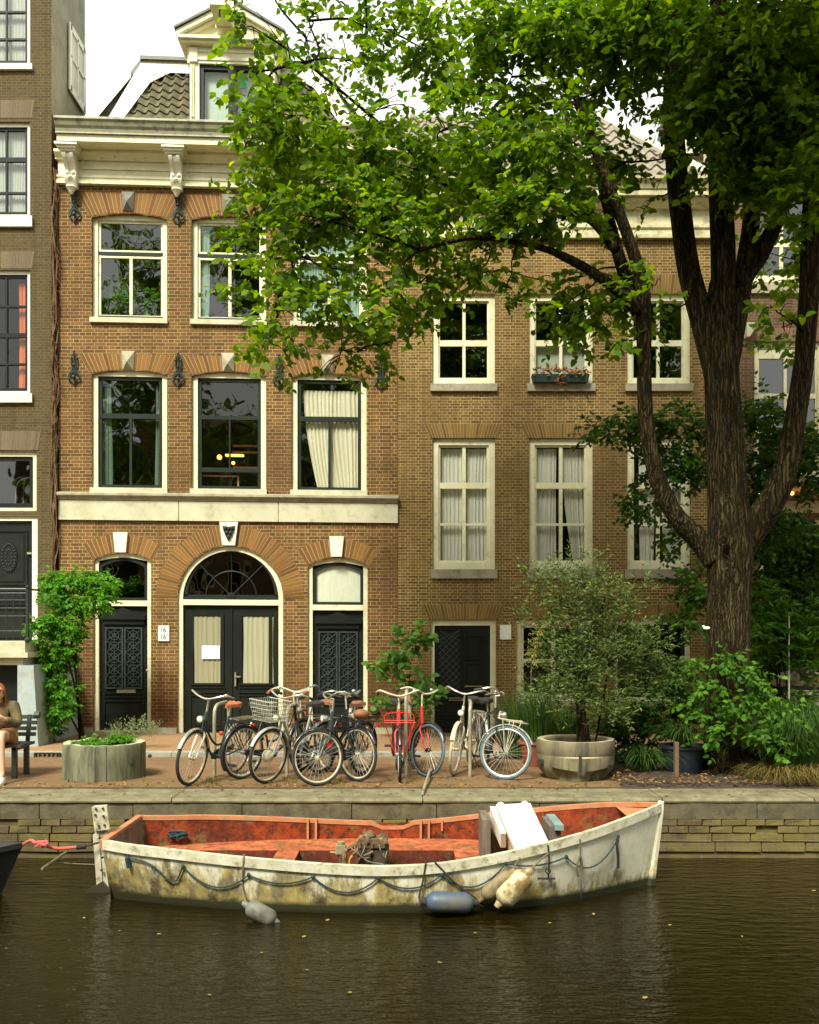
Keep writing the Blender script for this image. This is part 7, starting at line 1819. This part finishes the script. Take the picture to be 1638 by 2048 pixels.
# hoop racks
MT['post'] = pm('pale_galvanised_steel',(.40,.38,.27),(.30,.28,.19),9,.5,metal=.3,dirt=(.2,.15,.07),dirt_scale=7)
first = None
for i,(px,hh,lb) in enumerate(((429,.93,'pale steel bike hoop beside the leftmost bicycle'),(574,.90,'pale steel bike hoop behind the silver basket bicycle'),(700,.90,'pale steel bike hoop between the green and the black transport bicycle'),(812,1.12,'tall pale steel bike hoop between the two red bicycles'),(940,.95,'pale steel bike hoop between the cream bicycle and the rightmost one'))):
    c = G(px,1553); q = MB(); q.tube(catmull([(c.x,c.y,-.02),(c.x,c.y,hh*.5),(c.x,c.y,hh-.12),(c.x+.01,c.y+.06,hh-.02),(c.x+.02,c.y+.2,hh),(c.x+.03,c.y+.55,hh),(c.x+.04,c.y+.69,hh-.02),(c.x+.05,c.y+.75,hh-.12),(c.x+.05,c.y+.75,hh*.5),(c.x+.05,c.y+.75,-.02)],5),.024,10)
    q.solo('bike_hoop', MT['post'], lb, 'bike rack', 'steel bike hoops', smooth=True, origin=(c.x,c.y,0))
q = MB().tube([Vector((*G(845,1592)[:2],.03)),Vector((*G(860,1555)[:2],.10))],.018,8); q.solo('loose_bar', MT['post'], 'loose pale metal bar lying across the coping below the blue tyre', 'bar', origin=tuple(G(845,1592)))
# drain grate in the kerb
dg = thing('drain_grate','iron drain grate set in the kerb behind the bench','drain',(fx(93,15.1),15.1,0))
x0,x1 = fx(68,15.1),fx(121,15.1); q = MB(); q.ring([(x0,.062),(x1,.062),(x1,-.05),(x0,-.05)][::-1],[(x0+.03,.05),(x1-.03,.05),(x1-.03,-.04),(x0+.03,-.04)][::-1],15.085,15.125); q.build('frame', M['black_iron'], dg)
q = MB()
for k in range(1,6): x = x0+(x1-x0)*k/6; q.box(x-.012,x+.012,15.09,15.12,-.04,.05)
q.build('grate_bar', pm('rusty_iron',(.16,.09,.045),None,9,.8), dg)
# ================================================================== bench and seated person
bn = thing('park_bench','dark slatted bench at the left edge facing the canal','bench',(-5.6,13.1,0))
MW = pm('dark_green_bench_slat',(.05,.06,.045),(.03,.038,.03),6,.6)
xr = -4.99
for z in (.50,.575,.65,.725):
    MB().box(-7.4,xr,13.33+(z-.5)*.25,13.365+(z-.5)*.25,z,z+.05).build('back_slat', MW, bn)
for y in (12.88,12.98,13.08,13.18,13.28): MB().box(-7.4,xr,y-.04,y+.04,.40,.435).build('seat_slat', MW, bn)
for x in (xr-.10,-7.2):
    q = MB(); q.box(x-.03,x+.03,12.86,12.92,0,.40); q.box(x-.03,x+.03,13.26,13.32,0,.40); q.box(x-.025,x+.025,12.86,13.32,.36,.398); q.hull8([(x-.025,13.30,.36),(x+.025,13.30,.36),(x+.025,13.33,.36),(x-.025,13.33,.36)],[(x-.025,13.385,.78),(x+.025,13.385,.78),(x+.025,13.42,.78),(x-.025,13.42,.78)])
    q.build('bench_leg', M['black_iron'], bn)
q = MB(); q.tube([(xr-.02,13.36,.78),(xr+.05,13.36,.78)],.045,8); q.build('slat_end', MW, bn)

def skinned(name, verts, edges, rad, mat, parent, root=0, levels=2):
    me = bpy.data.meshes.new(name); off = ROOT[root_of(parent).name]
    me.from_pydata([tuple(Vector(v)-off) for v in verts], edges, []); me.update()
    o = bpy.data.objects.new('tmp_skin', me); COL.objects.link(o)
    m1 = o.modifiers.new('Skin','SKIN'); m1.use_smooth_shade = True
    sv = me.skin_vertices[0].data
    for i, r in enumerate(rad): sv[i].radius = (r,r) if isinstance(r,(int,float)) else r; sv[i].use_root = (i==root)
    m2 = o.modifiers.new('Sub','SUBSURF'); m2.levels = levels; m2.render_levels = levels
    dg_ = bpy.context.evaluated_depsgraph_get(); ev = o.evaluated_get(dg_)
    me2 = bpy.data.meshes.new_from_object(ev); bpy.data.objects.remove(o)
    me2.materials.clear(); me2.materials.append(mat); me2.shade_smooth()
    o2 = bpy.data.objects.new(name, me2); COL.objects.link(o2); o2.parent = parent; return o2
pr_ = thing('person','person in olive jacket with orange hair and sunglasses sitting on the bench','person',(-5.24,13.0,0))
SK = pm('light_skin',(.62,.36,.24),(.56,.30,.19),5,.55,bmp=.05)
V = dict(pel=(-5.25,13.0,.52),bel=(-5.25,13.02,.66),che=(-5.245,13.0,.84),nb=(-5.24,12.96,.95),nk=(-5.235,12.92,1.01),hd0=(-5.23,12.88,1.08),
 rh=(-5.15,12.95,.53),rk=(-5.05,12.50,.60),ra=(-4.99,12.42,.12),rf=(-4.985,12.34,.07),
 lh=(-5.35,12.95,.53),lk=(-5.30,12.48,.64),la=(-5.16,12.36,.30),lf=(-5.10,12.26,.24),
 rs=(-5.06,12.98,.92),re=(-4.98,12.86,.69),rw=(-5.09,12.66,.80),rp=(-5.12,12.63,.835),
 ls=(-5.42,12.98,.92),le=(-5.50,12.84,.70),lw=(-5.32,12.66,.80),lp=(-5.28,12.64,.83))
ks_ = list(V); E = [('pel','bel'),('bel','che'),('che','nb'),('nb','nk'),('nk','hd0'),('pel','rh'),('rh','rk'),('rk','ra'),('ra','rf'),('pel','lh'),('lh','lk'),('lk','la'),('la','lf'),('che','rs'),('rs','re'),('re','rw'),('rw','rp'),('che','ls'),('ls','le'),('le','lw'),('lw','lp')]
RD = dict(pel=.14,bel=.12,che=.13,nb=.07,nk=.052,hd0=.05,rh=.09,rk=.062,ra=.035,rf=.035,lh=.09,lk=.062,la=.035,lf=.035,rs=.06,re=.042,rw=.026,rp=.03,ls=.06,le=.042,lw=.026,lp=.03)
skinned('body', [V[k] for k in ks_], [(ks_.index(a),ks_.index(b)) for a,b in E], [RD[k] for k in ks_], SK, pr_)
# fingers
for (b_, dx) in ((Vector(V['rp']),-1),(Vector(V['lp']),1)):
    for k in range(4):
        L = (.055,.065,.062,.05)[k]; p0 = b_+Vector((dx*.01,-.02,.022-.014*k)); q = MB().tube(catmull([p0,p0+Vector((dx*L*.55,-.012,.008)),p0+Vector((dx*L,.008,.006))],4),lerp_list([.010,.009,.007],9),8); q.build('finger', SK, pr_, smooth=True)
    p0 = b_+Vector((0,-.01,.025)); MB().tube(catmull([p0,p0+Vector((dx*.012,-.02,.02)),p0+Vector((dx*.03,-.02,.03))],4),lerp_list([.012,.011,.008],9),8).build('thumb', SK, pr_, smooth=True)
# head
hc = Vector((-5.225,12.86,1.105)); q = MB(); vs = []
ng, nr_ = 32, 24
for i in range(nr_+1):
    th = PI*i/nr_
    for k in range(ng):
        a = 2*PI*k/ng; x = math.sin(th)*math.cos(a); y = math.sin(th)*math.sin(a); z = math.cos(th)
        fx_ = -y                                       # forward is -Y
        w = .076*(1-.20*max(0,-z)**1.5); d = .095; hh = .115
        p = Vector((x*w, y*d, z*hh))
        if fx_ > 0:
            p.y -= .016*math.exp(-((x)/.16)**2-((z+.12)/.16)**2)   # nose
            p.y += .008*math.exp(-((abs(x)-.38)/.16)**2-((z-.12)/.12)**2)
            p.y -= .005*math.exp(-((x)/.3)**2-((z+.45)/.10)**2)
            p.y -= .006*math.exp(-((x)/.3)**2-((z+.80)/.18)**2)
        vs.append(p)
RH = Matrix.Rotation(R(-14),3,'X') ; RH2 = Matrix.Rotation(R(12),3,'Z')
def HT_(p): return tuple(hc+RH2@(RH@Vector(p)))
q.v = [HT_(p) for p in vs]
for i in range(nr_):
    for k in range(ng): l = (k+1)%ng; q.f.append((i*ng+k,(i+1)*ng+k,(i+1)*ng+l,i*ng+l))
hd_ = q.build('head', SK, pr_, smooth=True, angle=180)
q = MB(); q.v = [HT_(v) for v in MB().sphere((.077,.01,-.005),.022,8,6,(.4,.8,1.2)).v+MB().sphere((-.077,.01,-.005),.022,8,6,(.4,.8,1.2)).v]; q.f = [f for f in MB().sphere((0,0,0),1,8,6).f]+[tuple(i+63 for i in f) for f in MB().sphere((0,0,0),1,8,6).f]; q.build('ear', SK, hd_, smooth=True)
q = MB()
for s in (-1,1): q.v += [HT_(v) for v in MB().sphere((s*.031,-.092,.014),.026,12,8,(1,.28,.75)).v]; n0 = len(q.v)//2
q.f = MB().sphere((0,0,0),1,12,8).f+[tuple(i+n0 for i in f) for f in MB().sphere((0,0,0),1,12,8).f]
q.tube([HT_((-.05,-.088,.02)),HT_((.05,-.088,.02))],.004,6); q.tube([HT_((.055,-.085,.02)),HT_((.078,.0,.02))],.004,6); q.build('sunglasses', M['ink'], hd_, smooth=True)
q = MB(); q.tube([HT_((-.02,-.093,-.052)),HT_((0,-.097,-.050)),HT_((.02,-.093,-.052))],.005,6); q.build('lips', pm('lips',(.45,.14,.10),None,5,.5), hd_, smooth=True)
q = MB(); sp = MB().sphere((0,.018,.022),.1,28,18,(.93,1.08,1.12)).v
hv = []
for v in sp:
    v = Vector(v); 
    if v.y < -.05 and v.z < .07: v.y = -.05+(v.y+.05)*.1
    if v.z < -.03 and v.y < .0: v.y = .0+v.y*.1; v.x *= .9
    v *= 1+.05*mn.noise(v*60)
    hv.append(HT_(v))
q.v = hv; q.f = MB().sphere((0,0,0),1,28,18).f; hr = q.build('hair', pm('orange_hair',(.36,.085,.014),(.24,.05,.01),25,.6,stretch=(1,1,.3)), hd_, smooth=True, angle=180)
q = MB()
rk = random.Random(8)
for k in range(26):
    a = rk.uniform(-.2,PI+.2); p0 = Vector((.08*math.cos(a),.03+.06*math.sin(a),.0)); q.tube(catmull([HT_(p0),HT_(p0*1.1+Vector((0,.01,-.07))),HT_(p0*1.15+Vector((rk.uniform(-.02,.02),.02,-.16-rk.random()*.05)))],4),lerp_list([.016,.014,.005],9),6)
q.build('hair_strands', hr.data.materials[0], hr, smooth=True)
JK = pm('olive_jacket',(.10,.085,.035),(.07,.055,.025),7,.85,bmp=.5,bdist=.01,dirt=(.30,.12,.03),dirt_scale=4,dirt_amt=(.52,.66))
jv = [(-5.25,13.0,.55),(-5.25,13.02,.68),(-5.245,13.0,.85),(-5.24,12.965,.945),(-5.055,12.98,.925),(-4.965,12.87,.69),(-5.075,12.69,.785),(-5.43,12.98,.925),(-5.51,12.85,.70),(-5.34,12.69,.785)]
skinned('jacket', jv, [(0,1),(1,2),(2,3),(2,4),(4,5),(5,6),(2,7),(7,8),(8,9)], [.165,.15,.155,.085,.085,.068,.045,.085,.068,.045], JK, pr_)
skinned('shorts', [(-5.25,13.0,.53),(-5.15,12.95,.54),(-5.10,12.72,.58),(-5.35,12.95,.54),(-5.33,12.70,.60)], [(0,1),(1,2),(0,3),(3,4)], [.155,.105,.095,.105,.095], pm('tan_skirt',(.34,.17,.06),(.26,.12,.045),6,.85,bmp=.4), pr_)
def shoe(b, ang):
    q = MB(); pf = [(-.06,.032,.06),(-.02,.036,.075),(.05,.04,.065),(.12,.044,.045),(.17,.038,.03),(.195,.02,.02)]; vs = []; fs = []
    for (u,w_,h_) in pf:
        for (s_,z_) in ((-1,0),(-1,.5),(-.5,1),(.5,1),(1,.5),(1,0)): vs.append(Vector((s_*w_,-u,z_*h_)))
    for i in range(len(pf)-1):
        for j in range(6): fs.append((i*6+j,i*6+(j+1)%6,(i+1)*6+(j+1)%6,(i+1)*6+j))
    fs += [(0,1,2,3,4,5)[::-1], tuple(len(vs)-6+k for k in range(6))]
    Rz = Matrix.Rotation(ang,3,'Z'); q.add([Rz@v+Vector(b) for v in vs], fs); o = q.build('shoe', M['sign_white'], pr_, smooth=True, angle=70)
    q = MB(); q.add([Rz@Vector((v[0]*1.06,v[1]*1.02,-.018 if v[2] < .001 else .008)) + Vector(b) for v in vs], fs); q.build('sole', pm('pale_sole',(.7,.68,.6),None,5,.7), o, smooth=True, angle=70)
shoe((-4.985,12.40,.028), R(8)); 

shoe((-5.12,12.33,.20), R(20))
q = MB(); q.box(-5.24,-5.17,12.575,12.585,.80,.93); q.build('phone', M['ink'], pr_)

pr_.location.x -= .07
# ------------------------------------------------------------------ camera, sky, sun
cam = bpy.data.cameras.new('camera'); co = bpy.data.objects.new('camera', cam); COL.objects.link(co)
co.location = (0,0,CZ); co.rotation_euler = (R(90),0,0)
cam.sensor_fit = 'VERTICAL'; cam.sensor_height = 36; cam.sensor_width = 36
cam.lens = 36*F/2048; cam.shift_y = (HY-1024)/2048; cam.clip_end = 2000; cam.clip_start = .05
sc.camera = co
SUN_EL, SUN_AZ = 51, 205         # azimuth clockwise from +Y (behind the camera, a little to the left)
w = bpy.data.worlds.new('World'); sc.world = w; w.use_nodes = True; nt = w.node_tree; nt.nodes.clear()
wo = nt.nodes.new('ShaderNodeOutputWorld'); bg = nt.nodes.new('ShaderNodeBackground'); sky = nt.nodes.new('ShaderNodeTexSky')
sky.sky_type = 'NISHITA'; sky.sun_disc = False; sky.sun_elevation = R(SUN_EL); sky.sun_rotation = R(SUN_AZ); sky.dust_density = 4; sky.air_density = 1.2
gr_ = nt.nodes.new('ShaderNodeTexCoord')
cl = noise(nt, gr_.outputs['Generated'], 2.2, 5, .6)
cloud = mix(nt, ramp(nt, cl, [(.3,0),(.7,1)]), (11.2,11.3,10.4), (14.0,14.1,12.8))
nt.links.new(mix(nt, .9, sky.outputs[0], cloud), bg.inputs[0]); bg.inputs[1].default_value = .068
nt.links.new(bg.outputs[0], wo.inputs[0])
sl = bpy.data.lights.new('sun', 'SUN'); so = bpy.data.objects.new('sun', sl); COL.objects.link(so)
sl.energy = 4.0; sl.angle = R(16); sl.color = (1,.965,.83)
az = R(SUN_AZ); el = R(SUN_EL)
d_ = Vector((math.sin(az)*math.cos(el), math.cos(az)*math.cos(el), math.sin(el)))
so.rotation_euler = (-d_).to_track_quat('-Z','Y').to_euler(); so.location = d_*50
sc.view_settings.view_transform = 'Standard'; sc.view_settings.look = 'None'; sc.view_settings.exposure = 0.88; sc.view_settings.gamma = 1
sc.cycles.max_bounces = 7; sc.cycles.diffuse_bounces = 3; sc.cycles.glossy_bounces = 3; sc.cycles.transmission_bounces = 4; sc.cycles.transparent_max_bounces = 12
sc.cycles.sample_clamp_indirect = 6; sc.cycles.caustics_reflective = False; sc.cycles.caustics_refractive = False
